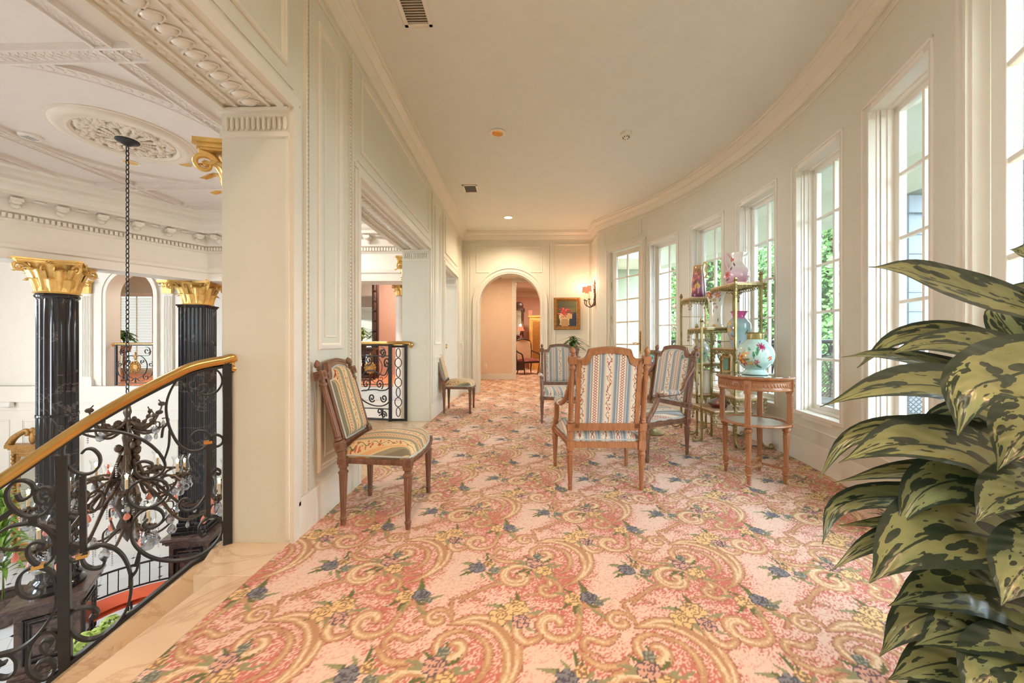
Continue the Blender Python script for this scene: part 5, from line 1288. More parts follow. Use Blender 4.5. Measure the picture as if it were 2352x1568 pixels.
def leafy_plant(name, label, cat, loc, h, nl, length, width, mat, seed, potr=.12, poth=.22, potm='pot', stemh=None, droop=.5, stand=0.0, parts=True, spread=1.0):
    t = thing(name, label, cat, loc); rr = random.Random(seed)
    mb = MB(); z = stand
    if stand > .3:
        mb.lathe([(.0, 0), (.11, 0), (.12, .02), (.03, .06), (.025, stand * .5), (.035, stand * .55), (.025, stand - .06), (.10, stand - .03), (.13, stand - .02), (.13, stand), (0, stand)], 24); mb.build('plant_stand', 'walnut', t); mb = MB()
    elif stand: mb.lathe([(0, 0), (potr, 0), (potr, stand), (0, stand)], 24); mb.build('plinth', 'wmarble', t); mb = MB()
    mb.lathe([(0, z), (potr * .7, z), (potr * .8, z + .02), (potr, z + poth * .8), (potr * 1.06, z + poth * .9), (potr * 1.06, z + poth), (potr * .95, z + poth), (potr * .9, z + poth * .9)], 28, cap=False); mb.build('pot', potm, t)
    mb = MB(); mb.lathe([(0, z + poth * .88), (potr * .93, z + poth * .88)], 24, cap=False); mb.build('soil', 'soil', t)
    z += poth * .88; sh_ = stemh or h * .4
    mb = MB()
    for k in range(3): mb.tube(smoothpath([(rr.uniform(-.02, .02), rr.uniform(-.02, .02), z), (rr.uniform(-.03, .03), rr.uniform(-.03, .03), z + sh_ * .5), (rr.uniform(-.05, .05), rr.uniform(-.05, .05), z + sh_)], 4), .009, 6)
    mb.build('stem', 'stem', t)
    for k in range(nl):
        a = k * 2.399 + rr.uniform(-.2, .2); f = (k + .5) / nl; L = length * rr.uniform(.8, 1.15) * (1 - .3 * f); el = math.radians(10 + 70 * f)
        d = Vector((math.cos(a), math.sin(a), 0)); b = Vector((0, 0, z + sh_ * (.25 + .75 * f))); r_ = L * spread
        P = [b, b + d * r_ * .35 * math.cos(el) + Vector((0, 0, L * .4 * math.sin(el) + .04)), b + d * r_ * .75 * math.cos(el * .9) + Vector((0, 0, L * .6 * math.sin(el) - droop * .05)), b + d * r_ + Vector((0, 0, L * .45 * math.sin(el) - droop * L * .5 * (1 - f * .5)))]
        mb = MB(); leafblade(mb, P, width * rr.uniform(.8, 1.1), k * 1.7); mb.build('leaf', mat, t, smooth=80)
    return t
q = at(1316, 800, 6.35)
leafy_plant('potted_plant', 'dark green long-leaved potted plant below the painting, behind the facing armchair', 'plant', (q.x, q.y, 0), .8, 34, .34, .030, 'greenleaf', 5, .13, .22, 'pot', .22, .5, .58)

# far room seen through the arch
fr_ = thing('cabinet', 'dark carved cabinet with a mirror in the far room, left edge of the doorway', 'cabinet', at(1191, 850, 13.6) * 1 - Vector((0, 0, at(1191, 850, 13.6).z)))
mb = MB(); mb.b2(-.45, -.2, 0, .20, .2, 1.15); mb.b2(-.5, -.23, 1.15, .25, .23, 1.20); mb.b2(-.4, -.21, .15, .15, -.2, 1.05); mb.build('case', 'darkwood', fr_, bevel=.01)
mb = MB(); mb.b2(-.4, 0, 1.2, .15, .06, 2.3); mb.ball((.0, .03, 2.38), (.18, .05, .14)); mb.ball((.14, .03, 2.2), (.10, .05, .12)); ringframe(mb, (0, 0, 0), (1, 0, 0), (0, 0, 1), (0, -1, 0), -.42, 1.2, .20, 2.3, .08, .03); mb.build('mirror_frame', 'darkwood', fr_)
mb = MB(); mb.b2(-.33, -.008, 1.3, .10, 0, 2.2); mb.build('mirror', 'mirror', fr_)
lp = thing('table_lamp', 'small lamp with a lit pink shade on the dark cabinet in the far room', 'lamp', at(1196, 790, 13.45) * 1); lp.location.z = 1.20
mb = MB(); mb.lathe([(0, 0), (.06, 0), (.05, .02), (.02, .05), (.035, .12), (.015, .2), (.01, .27)], 18); mb.build('base', 'burgundy', lp); mb = MB(); mb.lathe([(.13, .24), (.08, .40)], 24, cap=False); mb.build('lamp_shade', 'shade', lp)
lamp('table_lamp_light', 'POINT', lp.location + Vector((0, -.02, .45)), 6, (1, .6, .35), .05)
wc = thing('wing_chair', 'carved wood armchair with pale upholstery in the far room, seen through the arch', 'armchair', at(1213, 848, 12.0) * 1, .5); wc.location.z = 0
for x, y in ((-.28, -.25), (.28, -.25), (-.25, .25), (.25, .25)):
    mb = MB(); mb.tube(smoothpath([(x, y, .38), (x * 1.1, y * 1.1, .28), (x * .98, y, .12), (x * 1.06, y * 1.05, 0)], 5), [.03 - .001 * k for k in range(16)], 8); mb.build('leg', 'darkwood', wc)
mb = MB(); mb.b2(-.3, -.28, .36, .3, .28, .42); mb.build('seat_rail', 'darkwood', wc, bevel=.01); mb = MB(); mb.grid(lambda u, v: ((u - .5) * .56, (v - .5) * .54, .42 + .09 * (math.sin(PI * u) * math.sin(PI * v)) ** .3), 14, 14); mb.build('seat', 'burgundy', wc)
mb = MB(); mb.grid(lambda u, v: ((u - .5) * .54, .24 + .03 * math.sin(PI * u) + v * .08, .45 + (.60 + .06 * math.sin(PI * u)) * v), 14, 14); mb.grid(lambda u, v: ((.5 - u) * .54, .30 + v * .08, .45 + (.60 + .06 * math.sin(PI * u)) * v), 14, 14); mb.build('backrest', 'cream', wc)
mb = MB(); mb.tube(smoothpath([(-.28, .27, .42), (-.29, .30, .8), (-.27, .34, 1.05), (-.1, .35, 1.12), (.1, .35, 1.12), (.27, .34, 1.05), (.29, .30, .8), (.28, .27, .42)], 6), .022, 8); mb.build('back_frame', 'darkwood', wc, smooth=60)
for s in (-1, 1): mb = MB(); mb.tube(smoothpath([(s * .28, .28, .75), (s * .32, .1, .70), (s * .33, -.12, .66), (s * .32, -.2, .60), (s * .30, -.22, .42)], 6), .022, 8); mb.build('armrest', 'darkwood', wc, smooth=60)
gc = thing('longcase_cabinet', 'tall gilt cabinet in the far room, beside the ochre curtain', 'cabinet', at(1229, 850, 13.9) * 1); gc.location.z = 0
mb = MB(); mb.b2(-.22, -.18, 0, .4, .18, 1.95); mb.b2(-.26, -.21, 1.95, .44, .21, 2.02); ringframe(mb, (0, -.18, 0), (1, 0, 0), (0, 0, 1), (0, -1, 0), -.20, .3, .38, 1.9, .07, .02); mb.build('case', 'gold', gc, bevel=.008); mb = MB(); mb.b2(-.1, -.19, .4, .3, -.181, 1.8); mb.build('door_panel', 'gilt', gc)
mb = MB(); mb.lathe([(.05, 2.02), (.08, 2.22)], 18, (-.18, 0, 0), cap=False); mb.build('lamp_shade', 'shade', gc)
cu = thing('curtain', 'ochre floor-length curtain tied back at the right side of the far doorway', 'curtain', at(1240, 850, 11.6) * 1); cu.location.z = 0
mb = MB()
def cf(u, v):
    z = 2.9 * v; w = .16 + .30 * (abs(v - .38) ** 1.2); return ((u - .5) * 2 * w + .25 - .25 * max(0, .38 - v) + .35 * max(0, v - .38), .05 * math.sin(u * 26 + v * 2), z)
mb.grid(cf, 60, 24); mb.build('drape', 'curtain', cu, smooth=80); mb = MB(); mb.ball((.25, 0, 1.1), (.17, .09, .04)); mb.build('tieback', 'gold', cu)
# ================================================================ STAIR HALL: COLUMNS, RAILINGS, CHANDELIER
def acanthus(mb, base, R3, h, w, out, curl=.5, z0=0):
    """one leaf standing against the bell; R3 turns x to the outward direction"""
    def f(u, v):
        a = 2 * u - 1; lob = 1 - .16 * abs(math.sin(v * PI * 3.2)) ; ww = w * (.75 + .35 * math.sin(PI * min(1, v * 1.1))) * (1 - max(0, v - .7) / .3 * .55) * lob
        x = out * v ** 2.0 + (h * .12) * math.sin(PI * v) - abs(a) ** 2 * w * .55 + w * .10 * math.cos(a * 6)
        z = h * math.sin(min(v, .86) / .86 * PI / 2) - max(0, v - .86) * h * curl * 1.6
        x += max(0, v - .72) * h * .95
        return base + R3 @ Vector((x, a * ww, z))
    mb.grid(f, 14, 14)
    mb.tube([base + R3 @ Vector((out * v ** 2.2 + h * .10 * math.sin(PI * v) + .004, 0, h * math.sin(min(v, .86) / .86 * PI / 2))) for v in [k / 8 for k in range(8)]], h * .02, 5)
def volute(mb, c, R3, r, n=20, thick=.3):
    P = []
    for k in range(n): t = k / n; a = PI * .9 - t * 2.6 * PI; q = r * (1 - .78 * t); P.append(c + R3 @ Vector((q * math.cos(a), 0, q * math.sin(a))))
    mb.tube(P, [r * thick * (1 - .55 * k / n) for k in range(n)], 7)
    mb.ball(c, (r * .3,) * 3, 8, 6)
def corinthian(name, mat, r, H, parent, loc, square=False, rz=0.0):
    """Corinthian capital: bell, two rows of acanthus, corner volutes, moulded abacus with hollow sides"""
    cap = bpy.data.objects.new(name, None); COL.objects.link(cap); cap.parent = parent; cap.location = loc; cap.rotation_euler = (0, 0, rz)
    mb = MB(); mb.lathe([(r * 1.04, 0), (r * 1.08, .02 * H), (r * .98, .05 * H), (r * .98, .3 * H), (r * 1.05, .6 * H), (r * 1.3, .84 * H), (r * 1.36, .87 * H), (0, .87 * H)], 32); mb.build('bell', mat, cap)
    mb = MB()
    for k in range(8):
        a = 2 * PI * k / 8; R3 = Matrix.Rotation(a, 3, 'Z'); acanthus(mb, R3 @ Vector((r * .99, 0, .03 * H)), R3, .40 * H, r * .31, r * .30)
        a += PI / 8; R3 = Matrix.Rotation(a, 3, 'Z'); acanthus(mb, R3 @ Vector((r * .98, 0, .08 * H)), R3, .62 * H, r * .31, r * .52)
    mb.build('acanthus_leaves', mat, cap, smooth=60)
    mb = MB()
    for k in range(4):
        a = PI / 4 + k * PI / 2; R3 = Matrix.Rotation(a, 3, 'Z')
        P = smoothpath([R3 @ Vector((r * 1.0, 0, .45 * H)), R3 @ Vector((r * 1.2, 0, .66 * H)), R3 @ Vector((r * 1.55, 0, .84 * H)), R3 @ Vector((r * 1.9, 0, .85 * H))], 5)
        mb.tube(P, [r * .09 + r * .004 * q for q in range(len(P))], 8); volute(mb, R3 @ Vector((r * 1.74, 0, .72 * H)), R3, r * .34)
        acanthus(mb, R3 @ Vector((r * 1.05, 0, .30 * H)), R3, .44 * H, r * .22, r * .62)
        for s in (-1, 1):
            R4 = Matrix.Rotation(a + s * PI / 4 - s * .19, 3, 'Z')
            P = smoothpath([R4 @ Vector((r * .98, 0, .42 * H)), R4 @ Vector((r * 1.08, 0, .62 * H)), R4 @ Vector((r * 1.25, 0, .78 * H))], 5); mb.tube(P, r * .05, 7)
            volute(mb, R4 @ Vector((r * 1.34, 0, .71 * H)), R4, r * .19)
    mb.build('volutes', mat, cap, smooth=60)
    mb = MB(); poly = []; R0 = r * 2.02
    for k in range(4):
        a = PI / 4 + k * PI / 2; c = Vector((math.cos(a), math.sin(a))) * R0; d = Vector((math.cos(a + PI / 2), math.sin(a + PI / 2)))
        p0 = c - d * r * .13; p1 = c + d * r * .13; poly += [p0, p1]; c2 = Vector((math.cos(a + PI / 2), math.sin(a + PI / 2))) * R0 - Vector((math.cos(a + PI), math.sin(a + PI))) * r * .13
        for j in range(1, 8): t = j / 8; q = p1 * (1 - t) + c2 * t; poly.append(q * (1 - .17 * math.sin(PI * t)))
    for z0, z1, s in ((.87, .90, .93), (.90, .95, .97), (.95, 1.0, 1.03)): mb.prism([(p.x * s, p.y * s) for p in poly], z0 * H, z1 * H)
    for k in range(4): a = k * PI / 2; rosette(mb, (math.cos(a) * r * 1.28, math.sin(a) * r * 1.28, .93 * H), (math.cos(a), math.sin(a), 0), r * .11)
    mb.build('abacus', mat, cap)
    return cap
c1 = thing('column', 'round fluted black marble column with gold leaf capital, at far left behind the stair rail', 'column', W(-7.16, 5.80, -4.0), .62)
def pedestal(par, w):
    mb = MB(); mb.b2(-w, -w, 0, w, w, .12); mb.b2(-w * .94, -w * .94, .12, w * .94, w * .94, .18); mb.b2(-w * .82, -w * .82, .18, w * .82, w * .82, 1.05); mb.b2(-w * .92, -w * .92, 1.05, w * .92, w * .92, 1.09); mb.b2(-w * 1.0, -w * 1.0, 1.09, w * 1.0, w * 1.0, 1.15); mb.b2(-w * 1.06, -w * 1.06, 1.15, w * 1.06, w * 1.06, 1.20)
    p = mb.build('pedestal', 'brmarble', par, bevel=.006); mb = MB(); q = w * .82
    for k in range(4):
        a = k * PI / 2; U = (math.cos(a), math.sin(a), 0); N = (math.sin(a), -math.cos(a), 0); O = Vector(N) * q; ringframe(mb, O, U, (0, 0, 1), N, -q * .75, .28, q * .75, .96, .05, .03); ringframe(mb, O, U, (0, 0, 1), N, -q * .55, .36, q * .55, .88, .03, .015)
    mb.build('panel_moulding', 'bmarble', p)
pedestal(c1, .40)
SH = 4.0 + 2.29 - .50       # top of the shaft above the lower floor
mb = MB(); mb.lathe([(.30, 1.20), (.30, 1.25), (.27, 1.27), (.245, 1.30), (.25, 1.33), (.27, 1.35), (.26, 1.38), (.235, 1.40), (.225, 1.42)], 40); mb.build('base_moulding', 'bmarble', c1)
r0 = .222; fl = fluted(20, .07)
mb = MB(); mb.lathe([(r0, 1.42)] + [(r0 - .006 * k / 10, 1.46 + (SH - 1.56) * k / 10) for k in range(11)] + [(r0 - .01, SH - .08), (r0 + .012, SH - .06), (r0 + .018, SH - .04), (r0 + .01, SH - .02), (r0 + .0, SH)], 160, mod=lambda a, z: fl(a, z) if 1.44 < z < SH - .09 else 1)
mb.build('shaft', 'bmarble', c1, smooth=30)
mb = MB(); mb.lathe([(r0 + .004, 3.88), (r0 + .006, 3.9), (r0 + .004, 3.92)], 60, cap=False); mb.build('joint_ring', 'bmarble', c1)
corinthian('capital', 'gold', .235, .50, c1, (0, 0, SH))
c2 = thing('column', 'square fluted black marble pier with gold leaf capital, at the corner of the stair hall', 'column', W(-6.50, 7.62, -4.0), -.52 + .78)
pedestal(c2, .40); s2 = .225
mb = MB(); mb.b2(-.31, -.31, 1.20, .31, .31, 1.27); mb.b2(-.28, -.28, 1.27, .28, .28, 1.36); mb.b2(-.25, -.25, 1.36, .25, .25, 1.42); mb.build('base_moulding', 'bmarble', c2, bevel=.01)
mb = MB(); poly = []
for k in range(4):
    a = k * PI / 2; R2 = Matrix.Rotation(a, 3, 'Z'); w = s2
    poly.append(R2 @ Vector((w, -w, 0))); nf = 6
    for j in range(nf):
        y0 = -w + .02 + (2 * w - .04) * j / nf; y1 = y0 + (2 * w - .04) / nf * .78
        for q in range(6): t = q / 5; poly.append(R2 @ Vector((w - .018 * math.sin(PI * t), y0 + (y1 - y0) * t, 0)))
mb.prism([(p.x, p.y) for p in poly], 1.42, SH - .06); mb.b2(-s2 - .012, -s2 - .012, SH - .06, s2 + .012, s2 + .012, SH - .03); mb.b2(-s2 - .03, -s2 - .03, SH - .03, s2 + .03, s2 + .03, SH); mb.build('shaft', 'bmarble', c2, smooth=25)
corinthian('capital', 'gold', .25, .50, c2, (0, 0, SH))
for (x, y, r_, lab) in ((-1.70, 2.42, .175, 'gold leaf capital on a dark column behind the near pier, high at the edge of the first opening'), (-1.42, 5.42, .15, 'gold leaf capital on a slim dark column at the far edge of the second opening')):
    t = thing('engaged_column', lab, 'column', (x if r_ > .16 else x - .12, y, -.25)); mb = MB(); fl2 = fluted(20, .08)
    mb.lathe([(r_ * 1.3, 0), (r_ * 1.3, .33), (r_ * 1.1, .36), (r_, .38), (r_ * .98, 1.98), (r_ * 1.08, 1.99), (r_ * 1.08, 2.02)], 120, mod=lambda a, z: fl2(a, z) if .37 < z < 1.985 else 1); mb.build('shaft', 'bmarble', t, smooth=30)
    corinthian('capital', 'gold', r_ * 1.03, .50, t, (0, 0, 2.02))
wc_ = thing('column', 'slim plain white column with a small gold capital in the far gallery', 'column', W(-2.60, 8.62, 0)); 
mb = MB(); mb.lathe([(.17, 0), (.17, .06), (.15, .08), (.155, .11), (.135, .14), (.13, .16)] + [(.13 - .018 * (k / 8) ** 1.5, .16 + 1.90 * k / 8) for k in range(9)] + [(.125, 2.08), (.125, 2.10), (.112, 2.11)], 40); mb.build('shaft', 'atrium', wc_, smooth=50)
corinthian('capital', 'gold', .115, .28, wc_, (0, 0, 2.10))
for X in (-12.45, -11.0, -10.05, -8.12, -7.1):
    if X == -12.45: continue
    t = thing('pilaster_capital', {-11.0: 'small gold leaf capital left of the black round column, on the far white wall', -10.05: 'small gold leaf capital just right of the round column, left of the arched niche', -8.12: 'small gold leaf capital right of the arched niche on the far wall', -7.1: 'small gold leaf capital behind the square black pier'}[X], 'capital', W(X, BW - .05, 2.18), YAW, 'gilt pilaster capitals on the far wall')
    mb = MB(); 
    for k in range(5): R3 = Matrix.Rotation(-PI / 2 + (k - 2) * .35, 3, 'Z'); acanthus(mb, Vector(((k - 2) * .045, 0, .0)), R3, .17, .04, .05); 
    for k in range(4): R3 = Matrix.Rotation(-PI / 2 + (k - 1.5) * .45, 3, 'Z'); acanthus(mb, Vector(((k - 1.5) * .055, 0, .09)), R3, .16, .045, .07)
    for s in (-1, 1): volute(mb, Vector((s * .13, -.05, .24)), Matrix.Rotation(-PI / 2 + s * .9, 3, 'Z'), .04)
    mb.b2(-.11, -.03, 0, .11, .045, .27); mb.build('carving', 'gold', t, smooth=60); mb = MB(); mb.b2(-.17, -.10, .26, .17, .02, .30); mb.b2(-.155, -.085, .245, .155, .02, .26); mb.build('abacus', 'gold', t)

# ---- wrought-iron scrollwork
def pspiral(cx, cz, r0, r1, a0, turns, n=30): return [(cx + (r0 + (r1 - r0) * k / n) * math.cos(a0 + turns * 2 * PI * k / n), cz + (r0 + (r1 - r0) * k / n) * math.sin(a0 + turns * 2 * PI * k / n)) for k in range(n + 1)]
def cscroll(cx, cz, w, h, flip=1, t=1.2):
    """a C scroll: two spirals joined by a bow, opening to +x * flip"""
    r = min(w, h) * .26; up = [(cx + flip * (w * .5 - r), cz + h * .5 - r)]; P = []
    top = pspiral(cx + flip * (w * .25), cz + h * .5 - r, r * .25, r, 0 if flip > 0 else PI, t * flip); bot = [(x, 2 * cz - z) for x, z in top]
    return top + [(cx - flip * w * .42, cz + h * .18), (cx - flip * w * .48, cz), (cx - flip * w * .42, cz - h * .18)] + bot[::-1]
def iron_panel(par, P, d, L, H, bars, curves, clips=(), bw=.022, z0=0.0):
    """panel hanging in the vertical plane through P along d"""
    N = Vector((-d.y, d.x, 0))
    def pt(q): return P + d * q[0] + Vector((0, 0, z0 + q[1]))
    for c in curves:
        mb = MB(); mb.ribbon(smoothpath([pt(q) for q in c], 3) if len(c) < 16 else [pt(q) for q in c], N, bw, .010); mb.build('scroll', 'iron', par, smooth=50)
    for (a, b, w) in bars:
        mb = MB(); p, q = pt(a), pt(b); mb.ribbon([p, q], N, w, w); mb.build('bar', 'iron', par)
    for q in clips:
        mb = MB(); mb.box(pt(q), (.03, .03, .022), frame_at(Vector(), d).to_3x3()); mb.build('collar', 'brass', par)
def gallery_rail(name, label, A, B, H=.98, n=1, rosettes=True, group='gallery railings'):
    t = thing(name, label, 'railing', A, 0, group); d = (B - A); L = d.length; d = d / L; O = Vector((0, 0, 0))
    mb = MB(); e = .06; P = [O - d * e + Vector((0, 0, H - .03)), O - d * (e + .03) + Vector((0, 0, H - .01)), O - d * e + Vector((0, 0, H + .012)), O + Vector((0, 0, H + .012)), d * L + Vector((0, 0, H + .012)), d * (L + e) + Vector((0, 0, H + .012)), d * (L + e + .03) + Vector((0, 0, H - .01)), d * (L + e) + Vector((0, 0, H - .03))]
    mb.tube(P, .026, 10); mb.build('handrail', 'brass', t, smooth=60)
    bars = [((0, 0), (0, H), .04), ((L, 0), (L, H), .04), ((0, .06), (L, .06), .018), ((0, H - .02), (L, H - .02), .02)]
    curves = []; w = L / n; clips = []
    for k in range(n):
        c = w * (k + .5); hh = H * .5
        if k: bars.append(((w * k, .06), (w * k, H - .02), .022))
        for s in (-1, 1):
            f = lambda P_: [(c + s * (x * w), z * H) for x, z in P_]
            curves += [f(pspiral(.30, .84, .02, .10, 0, 1.3)), f(pspiral(.28, .20, .015, .09, PI, -1.2)), f([(.40, .84), (.36, .74), (.20, .72), (.05, .74)][::1]),
                       f([(.02, .70), (.14, .72), (.26, .62), (.31, .48), (.26, .30), (.14, .20), (.02, .16)]), f(pspiral(.40, .52, .01, .07, 0, 1.2)), f([(.45, .50), (.47, .38), (.43, .26), (.36, .20)]),
                       f(pspiral(.19, .58, .01, .06, PI, 1.2)), f([(.05, .16), (.12, .10), (.22, .12)])]
        bars.append(((c, .06), (c, .18), .02))
    iron_panel(t, O, d, L, H, bars, curves)
    if rosettes:
        for k in range(n):
            c = O + d * w * (k + .5) + Vector((0, 0, H * .45)); N = Vector((-d.y, d.x, 0)); mb = MB(); R3 = frame_at(Vector(), d).to_3x3()
            rr_ = min(w, H) * .15; mb.ball(c, (rr_, .018, rr_), 20, 8, R3)
            for j in range(12):
                a = 2 * PI * j / 12
                for q in (.9, .55): mb.ball(c + R3 @ Vector((rr_ * q * math.cos(a), -.012, rr_ * q * math.sin(a))), (rr_ * .2, .016, rr_ * .2), 6, 4)
            mb.ball(c + Vector((0, 0, rr_ * 1.7)), (rr_ * .3, .015, rr_ * .5), 8, 6); mb.ball(c + Vector((0, 0, rr_ * 2.3)), (rr_ * .15, .015, rr_ * .35), 8, 6); mb.build('rosette', 'gilt', t, smooth=60)
    return t
gallery_rail('railing', 'black iron railing with gilt rosette in the arched niche of the far wall', W(-9.47, BW + .08), W(-8.55, BW + .08), .98)
gallery_rail('railing', 'black iron railing right of the square black pier, at the edge of the near pier', W(-6.50, 8.52), W(-4.9, 8.52), .98, 2)
gallery_rail('railing', 'black iron railing of the far gallery, left of the white column', W(-4.6, 8.52), W(-2.84, 8.52), .98, 2)
gallery_rail('railing', 'short black iron railing of the far gallery, right of the white column', W(-2.30, 8.52), W(-1.4, 8.52), .98, 1)

# railing in the second opening (bowed towards the hall)
r2 = thing('railing', 'bowed black iron railing with brass handrail in the second opening of the left wall', 'railing', (0, 0, 0), 0, 'landing railings')
q0 = W(-1.40, 4.86); q1 = W(-1.60, 4.84)
mb = MB()
for (p_) in (q0, q1): mb.b2(p_.x - .018, p_.y - .018, 0, p_.x + .018, p_.y + .018, 1.02)
mb.b2(q1.x, q0.y - .012, .0, q0.x, q0.y + .012, .03); mb.b2(q1.x, q0.y - .012, .97, q0.x, q0.y + .012, 1.0); mb.build('newel_post', 'iron', r2)
C_ = Vector((-2.30, 4.34, 0)); 
def bowp(t, z): # t in metres from q1 leftwards along a bowed line
    a = t / 1.5; return Vector((q1.x - 1.5 * math.sin(a * .8), q1.y + .22 * math.sin(min(1.2, t) * 1.0) - 1.1 * (1 - math.cos(a * .8)) * .6, z))
mb = MB(); P = [q0 + Vector((.05, -.01, .985)), q0 + Vector((.075, -.01, 1.0)), q0 + Vector((.06, -.01, 1.025)), q0 + Vector((0, 0, 1.03))] + [bowp(t * .1, 1.03) for t in range(0, 15)]; mb.tube(smoothpath(P, 3), .024, 10); mb.build('handrail', 'brass', r2, smooth=60)
for z, w in ((.02, .03), (1.0, .02), (.16, .014), (.86, .014)): mb = MB(); mb.tube([bowp(t * .1, z) for t in range(15)], w / 2, 6); mb.build('rail_bar', 'iron', r2, smooth=60)
def bowcurve(c, th=.009): mb = MB(); mb.tube([bowp(x, z) for x, z in (smoothpath2(c) if len(c) < 16 else c)], th, 6); mb.build('scroll', 'iron', r2, smooth=60)
def smoothpath2(c, k=5): return [(p.x, p.y) for p in smoothpath([(x, z, 0) for x, z in c], k)]
for o_ in (0.0,):
    for c in (pspiral(.14, .90, .01, .06, 2, 1.5), pspiral(.06, .78, .01, .07, 0, -1.4), [(.03, .72), (.12, .60), (.30, .66), (.46, .64), (.60, .52), (.62, .40)], [(.02, .60), (.0, .50), (.06, .42), (.18, .40), (.30, .41), (.62, .38)],
              [(.0, .36), (.02, .26), (.14, .20), (.32, .20), (.50, .26), (.60, .36)], pspiral(.20, .48, .012, .07, 1, 1.5), pspiral(.12, .30, .01, .06, 4, 1.4), pspiral(.34, .30, .012, .06, 0, -1.4), pspiral(.12, .08, .01, .05, 1, 1.4), pspiral(.20, .12, .01, .05, 3, 1.3), pspiral(.45, .48, .01, .09, 2, 1.5),
              pspiral(.40, .80, .01, .07, 2, 1.5), pspiral(.62, .78, .01, .07, 0, -1.5), pspiral(.62, .22, .01, .08, 2, 1.5), pspiral(.86, .30, .01, .1, 2, 1.5), pspiral(.9, .6, .01, .12, 0, -1.5), [(.66, .9), (.8, .7), (.8, .3), (.66, .1)]): bowcurve(c)
for x in (.14, .66, 1.1): mb = MB(); mb.tube([bowp(x, .02), bowp(x, .16)] if x < .2 else [bowp(x, .02), bowp(x, 1.0)], .009, 6); mb.build('bar', 'iron', r2)
for k in range(7): mb = MB(); m_ = q0.lerp(q1, .5); z = .12 + k * .13; mb.tube([m_ + Vector((.045 * math.cos(t) * (1 if k % 2 else .6), 0, z + .06 * math.sin(t))) for t in [2 * PI * j / 14 for j in range(14)]], .006, 5, closed=True); mb.build('scroll', 'iron', r2, smooth=60)

# ---- the stair railing: posts, sloping handrail and big scrolls in the plane of the stair string
SR = thing('stair_railing', 'large black wrought-iron stair railing with scrolls and curved brass handrail, at the lower left', 'railing', (0, 0, 0), 0, 'landing railings')
PN = Vector((-pdir.y, pdir.x, 0)); camloc = Vector((0, 0, CAMZ))
def onplane(px, py, off=0.0):
    d = at(px, py, 1.0) - camloc; t = (p1 - camloc).dot(PN) / d.dot(PN); return camloc + d * t + PN * off
def c3(l): return [(x / 3.135, 800 + y / 3.135) for x, y in l]
def c2_(l): return [(x / 3.2125, 1080 + y / 3.2125) for x, y in l]
right = [
 [(1430, 300), (1440, 268), (1480, 262), (1480, 300), (1445, 325), (1500, 335), (1560, 310), (1598, 250), (1590, 190), (1550, 150), (1480, 140), (1390, 155), (1300, 200), (1235, 290), (1200, 390), (1200, 480), (1225, 580), (1280, 680), (1350, 732), (1430, 735), (1490, 700), (1515, 650), (1490, 605), (1430, 593), (1385, 620), (1375, 655), (1400, 690), (1435, 675)],
 [(1510, 680), (1560, 705), (1600, 680), (1600, 640), (1560, 622), (1525, 640), (1530, 680)],
 [(1165, 640), (1175, 575), (1200, 550)], [(1222, 585), (1215, 700), (1180, 810)],
 [(590, 755), (620, 725), (670, 725), (715, 770), (720, 830), (680, 885), (610, 905), (530, 880), (470, 810), (455, 730), (490, 660), (570, 610), (700, 590), (850, 600), (980, 635), (1090, 700), (1165, 780), (1190, 850), (1150, 905), (1080, 935), (1010, 925), (972, 880), (985, 830), (1040, 812), (1095, 830), (1090, 858), (1060, 855)],
 [(1210 + 0, 1000), (1195, 1070), (1120, 1130), (1030, 1150), (950, 1120), (920, 1060), (950, 990), (1030, 945), (1120, 940), (1190, 965), (1212, 1010)],
 [(1060, 1232), (1030, 1265), (1070, 1290), (1140, 1270), (1180, 1215), (1155, 1165), (1090, 1148), (1010, 1180), (955, 1260), (950, 1370), (1010, 1455), (1110, 1510), (1240, 1528), (1380, 1510), (1500, 1450), (1580, 1360), (1603, 1280), (1570, 1218), (1510, 1212), (1450, 1255), (1430, 1310), (1455, 1350), (1485, 1335)],
 [(1330, 1120), (1370, 1110), (1355, 1085), (1315, 1085), (1290, 1125), (1315, 1162), (1370, 1165), (1430, 1130), (1480, 1060)],
 [(1512, 970), (1525, 900), (1555, 868), (1585, 880), (1580, 905), (1555, 900)]]
